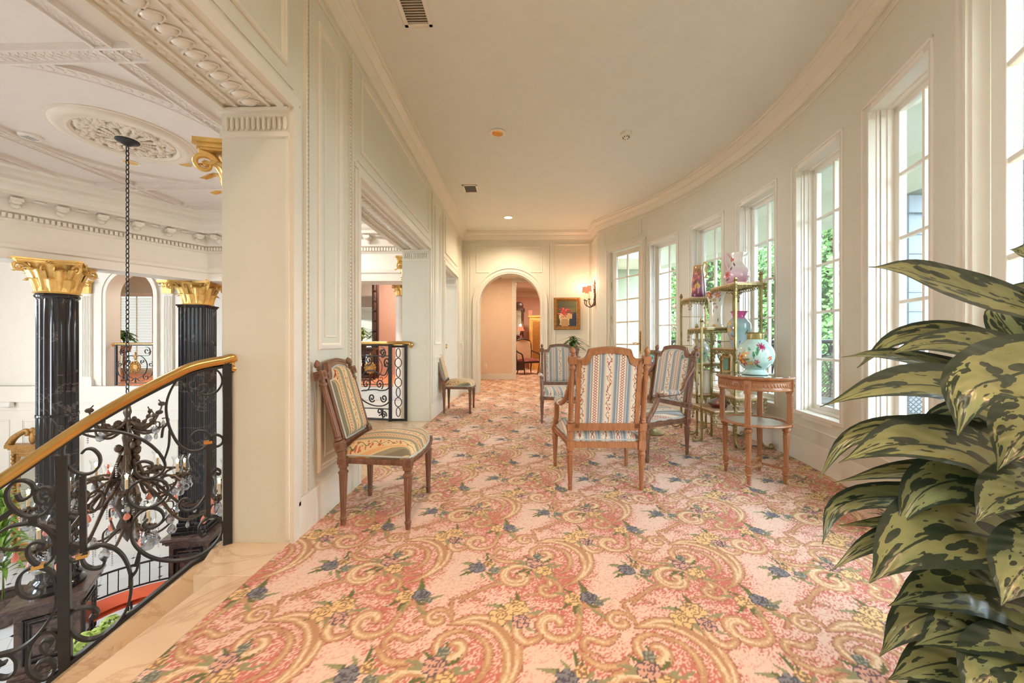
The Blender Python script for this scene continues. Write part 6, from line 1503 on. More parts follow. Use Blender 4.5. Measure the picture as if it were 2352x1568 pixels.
low = [
 [(755, 645), (775, 665), (750, 710), (690, 722), (630, 700), (608, 650), (640, 590), (720, 552), (810, 560), (890, 610), (940, 690), (968, 800), (962, 930), (920, 1050), (830, 1160), (720, 1230), (620, 1245), (540, 1200), (502, 1120), (530, 1045), (610, 1010), (690, 1015), (725, 1050), (700, 1085), (665, 1075)],
 [(560, 575), (535, 555), (515, 580), (540, 605), (570, 580), (560, 545), (510, 550), (482, 600), (510, 655), (560, 665), (600, 640)],
 [(575, 325), (530, 312), (505, 332), (520, 355), (560, 350)], [(965, 790), (1010, 730), (1028, 640)],
 [(125, 175), (150, 215), (200, 205), (248, 160), (240, 105), (185, 75), (110, 85), (55, 145), (60, 230), (120, 300), (210, 340), (300, 332), (375, 275), (398, 200), (365, 135), (305, 130), (265, 175), (280, 230), (330, 240), (350, 205), (320, 200)],
 [(-30, 480), (60, 420), (150, 398), (250, 392), (340, 430), (400, 500), (412, 590), (380, 660), (310, 700), (245, 675), (205, 610), (220, 550), (275, 525), (330, 540), (315, 570), (275, 575)],
 [(290, 712), (360, 735), (400, 790), (422, 900), (412, 1010), (350, 1120), (265, 1225), (150, 1310), (0, 1358), (-60, 1370)],
 [(300, 715), (220, 720), (155, 770), (132, 850), (165, 915), (240, 935), (305, 910), (320, 870), (285, 865)],
 [(285, 1205), (235, 1290), (205, 1390), (215, 1480), (275, 1530), (345, 1530), (398, 1480), (400, 1425), (350, 1395), (285, 1420), (270, 1460), (310, 1470)],
 [(270, 1225), (340, 1180), (410, 1195), (430, 1265), (392, 1335), (335, 1340), (305, 1290), (335, 1250), (385, 1260), (370, 1295)],
 [(-40, 1520), (50, 1525), (115, 1475), (125, 1405), (80, 1355), (0, 1365), (-30, 1400), (0, 1430), (50, 1410)]]
for l, th in [(c3(q), .0085) for q in right] + [(c2_(q), .0095) for q in low]:
    mb = MB(); P = smoothpath([onplane(x, y) for x, y in l], 5); mb.ribbon(P, PN, .026, th); mb.build('scroll', 'iron', SR, smooth=50)
def plbar(a, b, w, name='bar', dep=None):
    mb = MB(); p, q = onplane(*a), onplane(*b); mb.ribbon([p, q], PN, dep or w, w); mb.build(name, 'iron', SR, bevel=.002)
plbar((522, 834), (523, 1247), .038, 'newel_post'); plbar((143, 1045), (151, 1535), .036, 'newel_post')
plbar((479, 1020), (478, 1185), .020); plbar((190, 1092), (192, 1268), .020)
plbar(c2_([(245, 330)])[0], c2_([(250, 400)])[0], .024); plbar(c2_([(-60, 400)])[0], c2_([(100, 290)])[0], .02); plbar(c3([(940, 1560)])[0] if False else c3([(1010, 1450)])[0], c3([(975, 1568)])[0], .014)
def clip(px, py): mb = MB(); q = onplane(px, py); mb.box(q, (.034, .034, .014), frame_at(Vector(), pdir).to_3x3()); mb.build('collar', 'brass', SR)
clip(478, 1015); clip(*c2_([(610, 628)])[0]); clip(*c2_([(285, 705)])[0])
base_r = [onplane(x, y) for x, y in ((533, 1243), (443, 1292), (320, 1392), (150, 1530), (60, 1605), (-120, 1750), (-400, 2010))]
mb = MB(); mb.ribbon(base_r, PN, .034, .016); mb.build('bottom_rail', 'iron', SR)
HRp = [(-420, 1380), (-200, 1240), (-60, 1150), (0, 1112), (60, 1072), (140, 1018), (210, 972), (290, 925), (350, 893), (400, 868), (440, 850), (480, 840), (515, 834)]
mb = MB(); mb.ribbon(smoothpath([onplane(x, y + 8) for x, y in HRp], 4), PN, .034, .012); mb.build('top_bar', 'iron', SR)
top3 = [onplane(x, y - 6) for x, y in HRp]
sc_e = onplane(537, 838); spl = []
for k in range(16): a = PI * .62 - k * .50; r_ = .036 - k * .0019; spl.append(sc_e + pdir * (-1) * (r_ * math.cos(a)) + Vector((0, 0, r_ * math.sin(a) + .0)))
mb = MB(); P = smoothpath(top3, 5); mb.tube(P, .0255, 14); q_ = smoothpath([top3[-1]] + spl, 3); mb.tube(q_, [.0255 - .0135 * k / len(q_) for k in range(len(q_))], 12); mb.ball(sc_e, .014, 10, 8); mb.build('handrail', 'brass', SR, smooth=60)
# marble string under the railing, with steps falling away behind the border
mb = MB()
for i in range(len(base_r) - 1):
    a, b = base_r[i] - Vector((0, 0, .01)), base_r[i + 1] - Vector((0, 0, .01)); n_ = PN * .05
    vs = [a - n_, b - n_, b + n_, a + n_]; vs = [Vector(v) for v in vs] + [Vector(v) - Vector((0, 0, .22)) for v in vs]
    mb.add(vs, [(3, 2, 1, 0), (4, 5, 6, 7), (0, 1, 5, 4), (2, 3, 7, 6), (1, 2, 6, 5), (0, 4, 7, 3)])
struct(mb.build('trim_18', 'marble', flat=True))
mb = MB(); nrm_ = PN if (camloc - p1).dot(PN) > 0 else -PN
def clipx(poly, xm):
    out = []
    for i in range(len(poly)):
        a, b = poly[i], poly[(i + 1) % len(poly)]
        if a.x < xm: out.append(a)
        if (a.x < xm) != (b.x < xm): out.append(a.lerp(b, (xm - a.x) / (b.x - a.x)))
    return out
for k in range(1, 9):
    a = p1 + pdir * (.10 + .27 * (k - 1)); b = a + pdir * .29; a.z = b.z = 0
    poly = clipx([a, b, b + nrm_ * 2.2, a + nrm_ * 2.2], -1.375)
    if len(poly) > 2: mb.prism([(q.x, q.y) for q in poly], -.173 * k - .24, -.173 * k - .12)
struct(mb.build('trim_19', 'marble'))

# ---- chandelier
ch = thing('chandelier', 'large bronze candle chandelier with glass hurricanes, clear crystals and pink drops', 'chandelier', (CC.x, CC.y, 0))
mb = MB(); mb.lathe([(.0, ATC - .10), (.03, ATC - .10), (.06, ATC - .075), (.10, ATC - .06), (.11, ATC - .05), (.11, ATC - .04), (0, ATC - .04)], 28); mb.build('canopy', 'iron', ch)
mb = MB(); z = ATC - .10; k = 0
while z > .30:
    R3 = Matrix.Rotation(PI / 2 * (k % 2), 3, 'Z'); mb.tube([Vector((0, 0, z - .035)) + R3 @ Vector((.016 * math.cos(t), 0, .036 * math.sin(t))) for t in [2 * PI * j / 10 for j in range(10)]], .0055, 5, closed=True); z -= .056; k += 1
o = mb.build('chain', 'iron', ch)
mb = MB(); mb.lathe([(.0, .30), (.025, .28), (.035, .20), (.02, .14), (.04, .08), (.03, .0), (.05, -.10), (.03, -.22), (.055, -.34), (.065, -.42), (.04, -.52), (.035, -.62), (.06, -.72), (.10, -.80), (.12, -.88), (.08, -.98), (.06, -1.06), (.09, -1.14), (.05, -1.24), (.02, -1.32), (0, -1.36)], 18, mod=lambda a, z: 1 + .12 * math.sin(6 * a + z * 9))
rr = random.Random(8)
for k in range(60): a = rr.uniform(0, 6.28); z = rr.uniform(-1.1, .1); mb.ball((.08 * math.cos(a), .08 * math.sin(a), z), (.04, .02, .05), 6, 5, Matrix.Rotation(a, 3, 'Z'))
mb.build('central_stem', 'bronze', ch, smooth=60)
cr = MB(); cr.lathe([(.0, -.085), (.012, -.08), (.020, -.06), (.016, -.03), (.005, -.006), (.0, 0)], 8); cr.ball((0, 0, .012), .009, 6, 5); crystal_me = cr
def bead_string(n): 
    b = MB()
    for k in range(n): b.ball((0, 0, -.014 - k * .024), .0095, 6, 4)
    return b
proto_cr = cr.build('crystal_drop', 'crystal', ch, smooth=10); proto_cr.location = (.30, .05, -.05)
pk = MB(); pk.lathe([(.0, -.11), (.02, -.105), (.034, -.085), (.033, -.06), (.018, -.03), (.004, -.005), (0, 0)], 12, mod=None, Mx=Matrix.Scale(.6, 3, (0, 1, 0))); pk.ball((0, 0, .015), .012, 6, 5); pk.ball((0, 0, .035), (.022, .01, .022), 8, 5)
proto_pk = pk.build('pink_drop', 'pinkdrop', ch, smooth=60); proto_pk.location = (-.3, .05, -.5)
proto_bs = bead_string(7).build('crystal_string', 'crystal', ch, smooth=60); proto_bs.location = (.2, -.3, -.3)
big = MB(); big.lathe([(.0, -.13), (.03, -.115), (.045, -.08), (.03, -.045), (.0, -.01)], 8); big.ball((0, 0, 0), .014, 6, 5); proto_big = big.build('crystal_pear', 'crystal', ch, smooth=10); proto_big.location = (0, .24, -.1)
def hang(proto, p, s=1.0, rz=0):
    c = proto.copy(); COL.objects.link(c); c.location = p; c.scale = (s,) * 3; c.rotation_euler = (0, 0, rz)
    return c
def armpath(a, r, z, zi):
    d = Vector((math.cos(a), math.sin(a), 0)); U = Vector((0, 0, 1))
    return smoothpath([d * .06 + U * zi, d * r * .28 + U * (zi - .22), d * r * .55 + U * (z - .24), d * r * .82 + U * (z - .20), d * r * .98 + U * (z - .08), d * r + U * z], 6)
ncr = 0
for tier, (na, r, z, zi, a0, hs) in enumerate(((8, .98, -.88, -.55, .2, 1.0), (5, .46, -.62, -.30, .5, .85))):
    for k in range(na):
        a = a0 + 2 * PI * k / na; d = Vector((math.cos(a), math.sin(a), 0)); U = Vector((0, 0, 1)); P = armpath(a, r, z, zi)
        mb = MB(); mb.tube(P, [.020 - .008 * i / len(P) for i in range(len(P))], 7)
        if tier == 0:   # scroll work over the arm
            S_ = Vector((-d.y, d.x, 0)); c = d * r * .42 + U * (z + .16); mb.tube([c + d * (q * math.cos(t)) + U * (q * math.sin(t)) for q, t in [(.16 - .011 * j, .4 + j * .55) for j in range(13)]], [.017 - .0007 * j for j in range(13)], 6)
            mb.tube(smoothpath([d * .08 + U * (z + .30), d * r * .25 + U * (z + .34), d * r * .42 + U * (z + .30)], 5), .014, 6)
            for j in range(8): f = j / 8; mb.ball(P[int(f * (len(P) - 1))] + U * .02, (.035, .018, .02), 6, 4, Matrix.Rotation(a + .5, 3, 'Z'))
        c = d * r + U * z
        for j in range(10): b = 2 * PI * j / 10; mb.ball(c + Vector((math.cos(b) * .045, math.sin(b) * .045, -.02)), (.03, .014, .022), 6, 4, Matrix.Rotation(b, 3, 'Z') @ Matrix.Rotation(-.6, 3, 'Y'))
        mb.lathe([(.012, -.05), (.03, -.03), (.05, -.01), (.05, 0), (.02, .004), (.014, .03)], 16, c); arm_o = mb.build('candle_arm', 'bronze', ch, smooth=60)
        mb = MB(); mb.tube([c + U * .01, c + U * (.16 * hs)], .014, 10); mb.build('candle', 'candle', arm_o)
        mb = MB(); mb.lathe([(.0, 0), (.012, .012), (.014, .026), (.007, .05), (.0, .066)], 12, c + U * (.165 * hs)); mb.build('flame_bulb', 'bulb', arm_o)
        mb = MB(); mb.lathe([(.034, .0), (.052, .03), (.062, .07), (.056, .12), (.046, .17), (.052, .22), (.070, .265)], 24, c + U * .005, cap=False); 
        mb.M = Matrix.Translation(c) @ Matrix.Scale(hs, 4) @ Matrix.Translation(-c); 
        hg = MB(Matrix.Translation(c) @ Matrix.Scale(hs, 4)); hg.lathe([(.034, .0), (.052, .03), (.062, .07), (.056, .12), (.046, .17), (.052, .22), (.070, .265)], 24, (0, 0, .005), cap=False); hg.build('hurricane_glass', 'glass', arm_o, smooth=80)
        if (k % 2 == 0) or tier: pass
        lamp('candle_light', 'POINT', Vector((CC.x, CC.y, 0)) + c + U * .2 * hs, .9, (1, .62, .34), .02)
        for j in range(9 if tier == 0 else 5):
            b = 2 * PI * j / 9; q = c + Vector((math.cos(b) * .055, math.sin(b) * .055, -.03))
            hang([proto_bs, proto_cr, proto_pk if j % 2 else proto_big][j % 3] if tier == 0 else [proto_cr, proto_bs][j % 2], q - Vector((0, 0, .03 * (j % 3))), 1.15)
        for f, pr in ((.5, proto_pk), (.75, proto_big)) if tier else ():
            hang(pr, P[int(f * (len(P) - 1))] - U * .02, .9, k)
        if tier == 0:
            for f, pr in ((.22, proto_bs), (.35, proto_big), (.48, proto_cr), (.6, proto_pk), (.7, proto_big), (.78, proto_cr), (.88, proto_bs)): hang(pr, P[int(f * (len(P) - 1))] - U * .02, 1.0, k)
# crown of leaves
for k in range(8):
    a = .1 + 2 * PI * k / 8; d = Vector((math.cos(a), math.sin(a), 0)); U = Vector((0, 0, 1)); mb = MB(); h_ = .1 if k % 2 else 0
    P = smoothpath([d * .03 + U * .08, d * .12 + U * .02, d * .22 + U * .04, d * .30 + U * (.14 + h_), d * .27 + U * (.22 + h_)], 5); mb.tube(P, [.020 - .0007 * i for i in range(len(P))], 6)
    P2 = smoothpath([d * .05 + U * .0, d * .2 - U * .06, d * .34 - U * .0, d * .36 + U * .07, d * .30 + U * .08], 5); mb.tube(P2, [.018 - .0006 * i for i in range(len(P2))], 6)
    for j in range(5): mb.ball(P[4 + j * 3], (.038, .015, .03), 6, 4, Matrix.Rotation(a, 3, 'Z'))
    mb.build('crown_leaf', 'bronze', ch, smooth=60)
    hang([proto_big, proto_cr, proto_bs][k % 3], P2[-2] - U * .02, 1, k)
for k in range(8):      # lower basin
    a = 2 * PI * k / 8 + .4; d = Vector((math.cos(a), math.sin(a), 0)); U = Vector((0, 0, 1)); mb = MB()
    P = smoothpath([d * .05 - U * 1.15, d * .25 - U * 1.30, d * .42 - U * 1.18, d * .44 - U * 1.05, d * .36 - U * 1.02], 5); mb.tube(P, [.016 - .0005 * i for i in range(len(P))], 6); mb.build('basin_arm', 'bronze', ch, smooth=60)
    hang(proto_pk if k % 2 else proto_big, P[10] - U * .02, 1.1, k); hang(proto_bs, P[6] - U * .02, 1, k); hang(proto_cr, P[-1] - U * .01, 1, k)

# ---- other things of the stair hall
for (px, py, lab) in ((70, 311, 'round white ceiling speaker left of the medallion'),):
    Z = F * 2.45 / (784 - py); p = W((px - 1176) / F * Z, Z, ATC); t = thing('ceiling_speaker', lab, 'ceiling fixture', p); mb = MB(); mb.lathe([(.10, 0), (.10, -.02), (.085, -.035), (0, -.035)], 32); mb.build('housing', 'white', t); mb = MB()
    for k in range(5): mb.b2(-.05, -.05 + k * .022, -.037, .05, -.044 + k * .022, -.0352)
    mb.build('slots', 'dark', t)
for i, (px, py, lab) in enumerate(((300, 373, 'recessed light with gold reflector directly behind the chandelier canopy'), (425, 377, 'recessed light with gold reflector right of the medallion'), (306, 433, 'pale recessed light beside the chandelier chain'), (470, 503, 'dark recessed light near the corner cornice'))):
    Z = F * 2.45 / (784 - py); p = W((px - 1176) / F * Z, Z, ATC); t = thing('recessed_light', lab, 'ceiling light', p, 0, 'recessed lights of the stair hall'); mb = MB(); mb.lathe([(.075, 0), (.098, -.003), (.10, -.008), (.08, -.006), (.075, 0)], 32, cap=False); mb.build('trim_ring', 'white', t); mb = MB(); mb.lathe([(0, -.001), (.078, -.002)], 32, cap=False); mb.build('reflector', 'gold' if i < 2 else ('downlight' if i == 2 else 'abrass'), t)
# window of the room behind the niche, with blinds
wx0, wx1 = W(-11.62, 11.9), W(-12.62, 11.9)
t = bpy.data.objects.new('window_6', None); COL.objects.link(t); t['kind'] = 'structure'; t.matrix_world = frame_at(wx0, wx1 - wx0); L = (wx1 - wx0).length
mb = MB(); mb.b2(-.12, -.0, .1, L + .12, .03, 2.75); 
mb = MB(); mb.b2(-.12, -.02, .2, 0, .03, 2.6); mb.b2(L, -.02, .2, L + .12, .03, 2.6); mb.b2(-.12, -.02, 2.5, L + .12, .03, 2.62); mb.b2(L / 2 - .02, -.01, .2, L / 2 + .02, .02, 2.5); mb.build('casing', 'winwhite', t)
mb = MB(); mb.b2(0, .0, .2, L, .004, 2.5); mb.build('daylight_pane', emit('bright_daylight_pane', (226, 236, 226), 1.0), t)
mb = MB()
for k in range(44): mb.box((L / 2, -.05 * -1, .25 + k * .051), (L, .03, .004), Matrix.Rotation(.5, 3, 'X'))
mb.build('blind_slats', 'winwhite', t)
q = at(285, 790, 9.75)
leafy_plant('potted_plant', 'dark leafy potted plant in the arched niche behind the iron railing', 'plant', (q.x, q.y, 0), .6, 24, .34, .07, 'greenleaf', 11, .16, .22, 'pot', .22, .8, .80)
t = thing('wall_speaker', 'small cream wall box under the marble band at the far left edge', 'wall box', at(15, 929, BW - .08)); mb = MB(); mb.box((0, 0, 0), (.26, .12, .13)); mb.build('housing', 'white', t, bevel=.03)
# gilt pier mirror at the lower left
q = at(75, 1200, 8.45); t = thing('gilt_mirror', 'tall carved gilt mirror with broken pediment on the lower wall left of the column', 'mirror', (q.x, q.y, -4), YAW)
mb = MB(); ringframe(mb, (0, 0, 0), (1, 0, 0), (0, 0, 1), (0, -1, 0), -.42, .3, .55, 2.55, .14, .07); mb.b2(-.42, -.02, .0, .55, .08, .32); mb.b2(-.42, -.06, 2.50, .55, .06, 2.60); mb.b2(-.50, -.12, 2.62, .63, .08, 2.70); mb.b2(-.46, -.09, 2.58, .59, .06, 2.64)
for s in (-1, 1):
    P = smoothpath([(.065 + s * .52, -.06, 2.70), (.065 + s * .40, -.06, 2.86), (.065 + s * .22, -.06, 2.98), (.065 + s * .12, -.06, 3.02), (.065 + s * .08, -.06, 2.95), (.065 + s * .14, -.06, 2.92)], 5); mb.tube(P, [.07 - .0015 * k for k in range(len(P))], 8)
mb.ball((.065, -.05, 2.85), (.07, .05, .14)); mb.ball((.065, -.05, 3.03), (.05, .05, .06))
for k in range(24):
    for s in (-1, 1): mb.ball((.065 + s * .44, -.06, .35 + k * .092), (.045, .03, .04), 7, 5)
mb.build('carved_frame', 'gilt', t, smooth=60); mb = MB(); mb.b2(-.3, -.01, .42, .43, 0, 2.42); mb.build('mirror', 'mirror', t)
# indoor tree, hydrangeas, iron bench on the lower floor
q = at(8, 1300, 6.6); leafy_plant('indoor_tree', 'bright green leafy tree on the lower floor behind the left part of the stair rail', 'plant', (q.x, q.y, -4), 3.0, 96, .62, .034, 'fernleaf', 21, .28, .5, 'brmarble', 1.75, .3)
q = at(250, 1470, 3.6); t = thing('hydrangea', 'pale green hydrangea arrangement low behind the curved bottom scroll of the stair rail', 'flowers', (q.x, q.y, -4)); zt = q.z + 4
mb = MB(); mb.lathe([(0, 0), (.22, 0), (.22, .05), (.12, .12), (.10, zt - .75), (.18, zt - .65), (.18, zt - .6), (0, zt - .6)], 24); mb.build('pedestal', 'wmarble', t); mb = MB(); mb.lathe([(0, zt - .6), (.08, zt - .6), (.13, zt - .45), (.10, zt - .3), (.12, zt - .25)], 24, cap=False); mb.build('vase', 'porwhite' if 'porwhite' in M else 'white', t)
rr = random.Random(3); M['hyd'] = simple('green_hydrangea_petal', (178, 206, 112), .7, var=.15, vs=30)
for k in range(9):
    a = rr.uniform(0, 6.28); r_ = rr.uniform(.05, .22); c = Vector((r_ * math.cos(a), r_ * math.sin(a), zt - .02 + rr.uniform(-.12, .12))); mb = MB()
    for j in range(70):
        d = Vector((rr.gauss(0, 1), rr.gauss(0, 1), rr.gauss(0, 1))).normalized(); mb.ball(c + d * .075, (.02, .02, .008), 5, 4, d.to_track_quat('Z', 'X').to_matrix())
    mb.build('flower_head', 'hyd', t, smooth=70); mb = MB(); mb.tube([(0, 0, zt - .35), c], .006, 5); mb.build('stem', 'stem', t)
    mb = MB(); leafblade(mb, [c - Vector((0, 0, .08)), c + Vector((math.cos(a) * .1, math.sin(a) * .1, -.1)), c + Vector((math.cos(a) * .2, math.sin(a) * .2, -.16))], .05, k); mb.build('leaf', 'fernleaf', t)
q = at(330, 1300, 6.4); bn = thing('bench', 'black iron bench with coral seat cushions on the lower floor under the chandelier', 'bench', (q.x, q.y, -4), .5)
mb = MB()
def bench_c(u, v): a = PI * (.15 + .7 * u); return ((.55 + .42 * v) * math.cos(a) * 1.3, (.55 + .42 * v) * math.sin(a) - .3, .48 + .05 * math.sin(PI * v) * math.sin(PI * u) ** .3)
mb.grid(bench_c, 30, 6); mb.grid(lambda u, v: Vector(bench_c(1 - u, v)) - Vector((0, 0, .09)), 30, 6); mb.build('seat_cushion', 'coral', bn, smooth=60)
mb = MB(); mb.tube([Vector(bench_c(u / 20, 1)) + Vector((0, .04, .42)) for u in range(21)], .02, 6); mb.tube([Vector(bench_c(u / 20, 1)) + Vector((0, .03, .02)) for u in range(21)], .018, 6)
for u in range(0, 21): p_ = Vector(bench_c(u / 20, 1)) + Vector((0, .03, .02)); mb.tube([p_, p_ + Vector((0, .01, .40))], .008, 5)
mb.build('back_rails', 'iron', bn)
for u in (.02, .35, .65, .98):
    for v in (0, 1): p_ = Vector(bench_c(u, v)); mb = MB(); mb.tube([(p_.x, p_.y, .45), (p_.x, p_.y, 0)], .018, 6); mb.build('leg', 'iron', bn)
# black-framed pier glass with flowers before it, in the far gallery
q = at(835, 880, 10.4); t = thing('pier_mirror', 'tall black-framed mirror in the far gallery, left in the second opening', 'mirror', (q.x, q.y, 0), YAW)
mb = MB(); mb.b2(.25, -.04, 0, .42, .06, 3.0); mb.b2(-1.2, -.04, 0, -1.03, .06, 3.0); mb.b2(-1.2, -.05, 2.85, .42, .07, 3.05); mb.b2(-1.2, -.05, 0, .42, .07, .35)
for k in range(10): mb.lathe([(.03, 0), (.05, .05), (.035, .1), (.05, .2), (.03, .27)], 12, (.335, -.06, .2 + k * .28))
mb.build('frame', 'darkwood', t, bevel=.01); mb = MB(); mb.b2(-1.03, -.01, .35, .25, 0, 2.85); mb.build('mirror', 'mirror', t)
q = at(838, 840, 9.9); t = thing('console_table', 'dark carved console table in the far gallery behind the railings', 'table', (q.x, q.y, 0), YAW)
mb = MB(); mb.b2(-.6, -.2, .82, .3, .2, .88); mb.b2(-.55, -.17, .70, .25, .17, .82); mb.build('case', 'darkwood', t, bevel=.008); mb = MB(); mb.b2(-.5, -.15, .1, .2, .15, .16); mb.build('lower_shelf', 'darkwood', t, bevel=.008)
for x in (-.5, .2):
    for y in (-.14, .14): mb = MB(); mb.lathe([(.04, 0), (.03, .1), (.05, .2), (.03, .4), (.05, .6), (.035, .72)], 12, (x, y, 0)); mb.build('leg', 'darkwood', t)
leafy_plant('flower_arrangement', 'leafy gold and green arrangement in a bowl on the dark console table', 'flowers', (q.x - .08, q.y, .88), .6, 46, .36, .028, 'fernleaf', 31, .14, .16, 'brass', .25, .4)
# ================================================================ THE BIG PLANT
PL = thing('variegated_plant', 'large dark green plant with blotched yellow-green leaves filling the right foreground', 'plant', (0, 0, 0))
pc = W(1.36, .86); mb = MB(); mb.lathe([(0, 0), (.15, 0), (.17, .02), (.20, .24), (.215, .28), (.215, .31), (.20, .31), (.19, .28)], 40, (pc.x, pc.y, 0), cap=False); mb.build('pot', 'pot', PL)
mb = MB(); mb.lathe([(0, .275), (.192, .275)], 32, (pc.x, pc.y, 0), cap=False); mb.build('soil', 'soil', PL)
for k, (dx, dy) in enumerate(((0, 0), (.04, .05), (-.03, .04))):
    mb = MB(); mb.tube(smoothpath([(pc.x + dx * .5, pc.y + dy * .5, .27), (pc.x + dx, pc.y + dy, .6), (pc.x + dx * 1.5, pc.y + dy * 1.5, 1.0 - .1 * k), (pc.x + dx * 1.4, pc.y + dy, 1.3 - .2 * k)], 5), .014, 8); mb.build('stem', 'stem', PL, smooth=60)
LV = [  # (points from the stem to the tip in photograph pixels, depth at stem, depth at tip, half width in m)
 ([(2475, 740), (2330, 700), (2180, 655), (2080, 622), (1996, 613)], .90, .86, .042), ([(2475, 860), (2330, 820), (2180, 772), (2060, 778), (1968, 845)], .93, .98, .036),
 ([(2475, 930), (2330, 885), (2150, 838), (2030, 815), (1934, 820)], .95, .95, .028), ([(2475, 870), (2350, 830), (2240, 795), (2130, 790), (2042, 812)], .88, .88, .040),
 ([(2475, 990), (2330, 950), (2170, 890), (2030, 888), (1884, 934)], .88, .84, .052), ([(2480, 900), (2400, 850), (2300, 870), (2230, 900), (2200, 1000)], .66, .62, .060),
 ([(2480, 1180), (2350, 1110), (2200, 1035), (2060, 1020), (1927, 1062)], .86, .80, .074), ([(2475, 1100), (2300, 1020), (2080, 985), (1950, 1010), (1880, 1100)], .96, .98, .032),
 ([(2475, 1150), (2330, 1110), (2200, 1085), (2050, 1085), (1915, 1108)], .93, .92, .034), ([(2475, 1160), (2350, 1110), (2220, 1100), (2120, 1130), (2060, 1212)], .84, .80, .062),
 ([(2475, 1230), (2300, 1170), (2050, 1140), (1925, 1165), (1888, 1250)], .97, .98, .034), ([(2475, 1230), (2300, 1205), (2150, 1198), (2030, 1200), (1925, 1206)], .95, .95, .024),
 ([(2475, 1290), (2300, 1250), (2120, 1225), (2000, 1250), (1906, 1312)], .94, .93, .034), ([(2480, 1330), (2340, 1260), (2200, 1220), (2080, 1260), (1996, 1338)], .80, .76, .084),
 ([(2475, 1420), (2340, 1390), (2220, 1362), (2130, 1365), (2040, 1392)], .82, .80, .062), ([(2475, 1400), (2350, 1375), (2200, 1395), (2090, 1430), (2020, 1507)], .90, .88, .060),
 ([(2480, 1480), (2380, 1450), (2260, 1440), (2180, 1455), (2100, 1482)], .78, .76, .064), ([(2480, 1590), (2350, 1550), (2220, 1520), (2120, 1530), (2040, 1560)], .84, .84, .060),
 ([(2490, 640), (2420, 600), (2370, 585), (2345, 580), (2318, 573)], .86, .86, .030), ([(2490, 900), (2400, 830), (2330, 770), (2290, 720), (2290, 700)], 1.0, 1.05, .040), ([(2490, 760), (2440, 700), (2390, 680), (2350, 665), (2312, 655)], .9, .9, .03),
 ([(2475, 1010), (2330, 975), (2240, 960), (2160, 965), (2090, 1010)], .96, 1.0, .050), ([(2475, 1060), (2380, 1020), (2290, 1010), (2220, 1030), (2170, 1080)], .92, .98, .055), ([(2475, 1250), (2380, 1200), (2280, 1180), (2180, 1190), (2110, 1230)], .93, .97, .055),
 ([(2475, 1330), (2380, 1310), (2280, 1300), (2190, 1320), (2110, 1360)], .95, .98, .055), ([(2475, 1470), (2380, 1450), (2280, 1450), (2200, 1480), (2150, 1530)], .93, .95, .055), ([(2480, 1150), (2420, 1130), (2350, 1130), (2290, 1150), (2240, 1200)], .72, .70, .050),
 ([(2480, 960), (2420, 960), (2370, 980), (2330, 1020), (2290, 1080)], .75, .72, .055), ([(2480, 1240), (2430, 1250), (2370, 1290), (2330, 1330), (2300, 1390)], .70, .66, .05), ([(2475, 850), (2360, 850), (2260, 860), (2180, 870), (2110, 870)], .97, 1.0, .040),
 ([(2475, 1560), (2400, 1530), (2320, 1530), (2260, 1560), (2220, 1620)], .72, .70, .06), ([(2475, 1680), (2380, 1620), (2260, 1590), (2150, 1600), (2060, 1650)], .86, .86, .06), ([(2475, 1640), (2360, 1600), (2220, 1580), (2120, 1600), (2060, 1610)], .95, .95, .055)]
for k, (P, Z0, Z1, w) in enumerate(LV):
    n = len(P) - 1; pts = [at(x, y, Z0 + (Z1 - Z0) * i / n) for i, (x, y) in enumerate(P)]
    mb = MB(); tocam = (camloc - pts[2]).normalized(); tilt = [.35, .6, .2, .8, .5, .9][k % 6]
    upv = (Vector((0, 0, 1)) * (.55 - .25 * tilt) + tocam * (.75 + .5 * tilt)).normalized()
    leafblade(mb, pts, w * 1.12, k * 3.1, .30, 8, up=upv); mb.build('leaf', 'aglaonema', PL, smooth=80)

# ================================================================ OUTSIDE
def outarc(f, r): return arc(f, r)
mb = MB(); fs = [YAW - .62 + 1.24 * k / 60 for k in range(61)]
mb.prism([tuple(arc(f, BR + .16)[:2]) for f in fs] + [tuple(arc(f, BR + 2.6)[:2]) for f in reversed(fs)], -.25, -.04); struct(mb.build('floor_porch', simple('porch_stone', (120, 116, 110), .8)))
mb = MB(); mb.prism([tuple(arc(f, BR + .16)[:2]) for f in fs] + [tuple(arc(f, BR + 2.0)[:2]) for f in reversed(fs)], 3.0, 3.12)
mb.prism([tuple(arc(f, BR + 1.6)[:2]) for f in fs] + [tuple(arc(f, BR + 1.95)[:2]) for f in reversed(fs)], 2.62, 3.0); struct(mb.build('ceiling_porch', 'soffit'))
t = thing('porch_light', 'round white porch ceiling light seen through the top of the nearest window', 'ceiling light', W(3.15, 2.95, 3.0)); mb = MB(); mb.lathe([(0, -.06), (.10, -.055), (.13, -.03), (.14, 0)], 30, cap=False); mb.build('glass_dome', 'winwhite', t)
for f, lab in ((YAW + .02, 'white porch column seen through the nearest window'), (YAW - .14, 'white porch column seen through the near french door')):
    c = arc(f, BR + 1.75); t = thing('porch_column', lab, 'column', (c.x, c.y, -.04), f, 'white porch columns'); mb = MB(); mb.b2(-.27, -.27, 0, .27, .27, .25); mb.b2(-.22, -.22, .25, .22, .22, 2.55); mb.b2(-.26, -.26, 2.42, .26, .26, 2.6)
    for k in range(10): mb.b2(-.23, -.23, .4 + k * .2, .23, .23, .41 + k * .2)
    mb.build('shaft', 'extcol', t, bevel=.01)
for k in range(-10, 11):
    pass
pr = thing('porch_railing', 'curved black iron porch railing with rings under the top rail, outside the windows', 'railing', (0, 0, 0)); RR = BR + 2.1
fa, fb = YAW - .60, YAW + .60
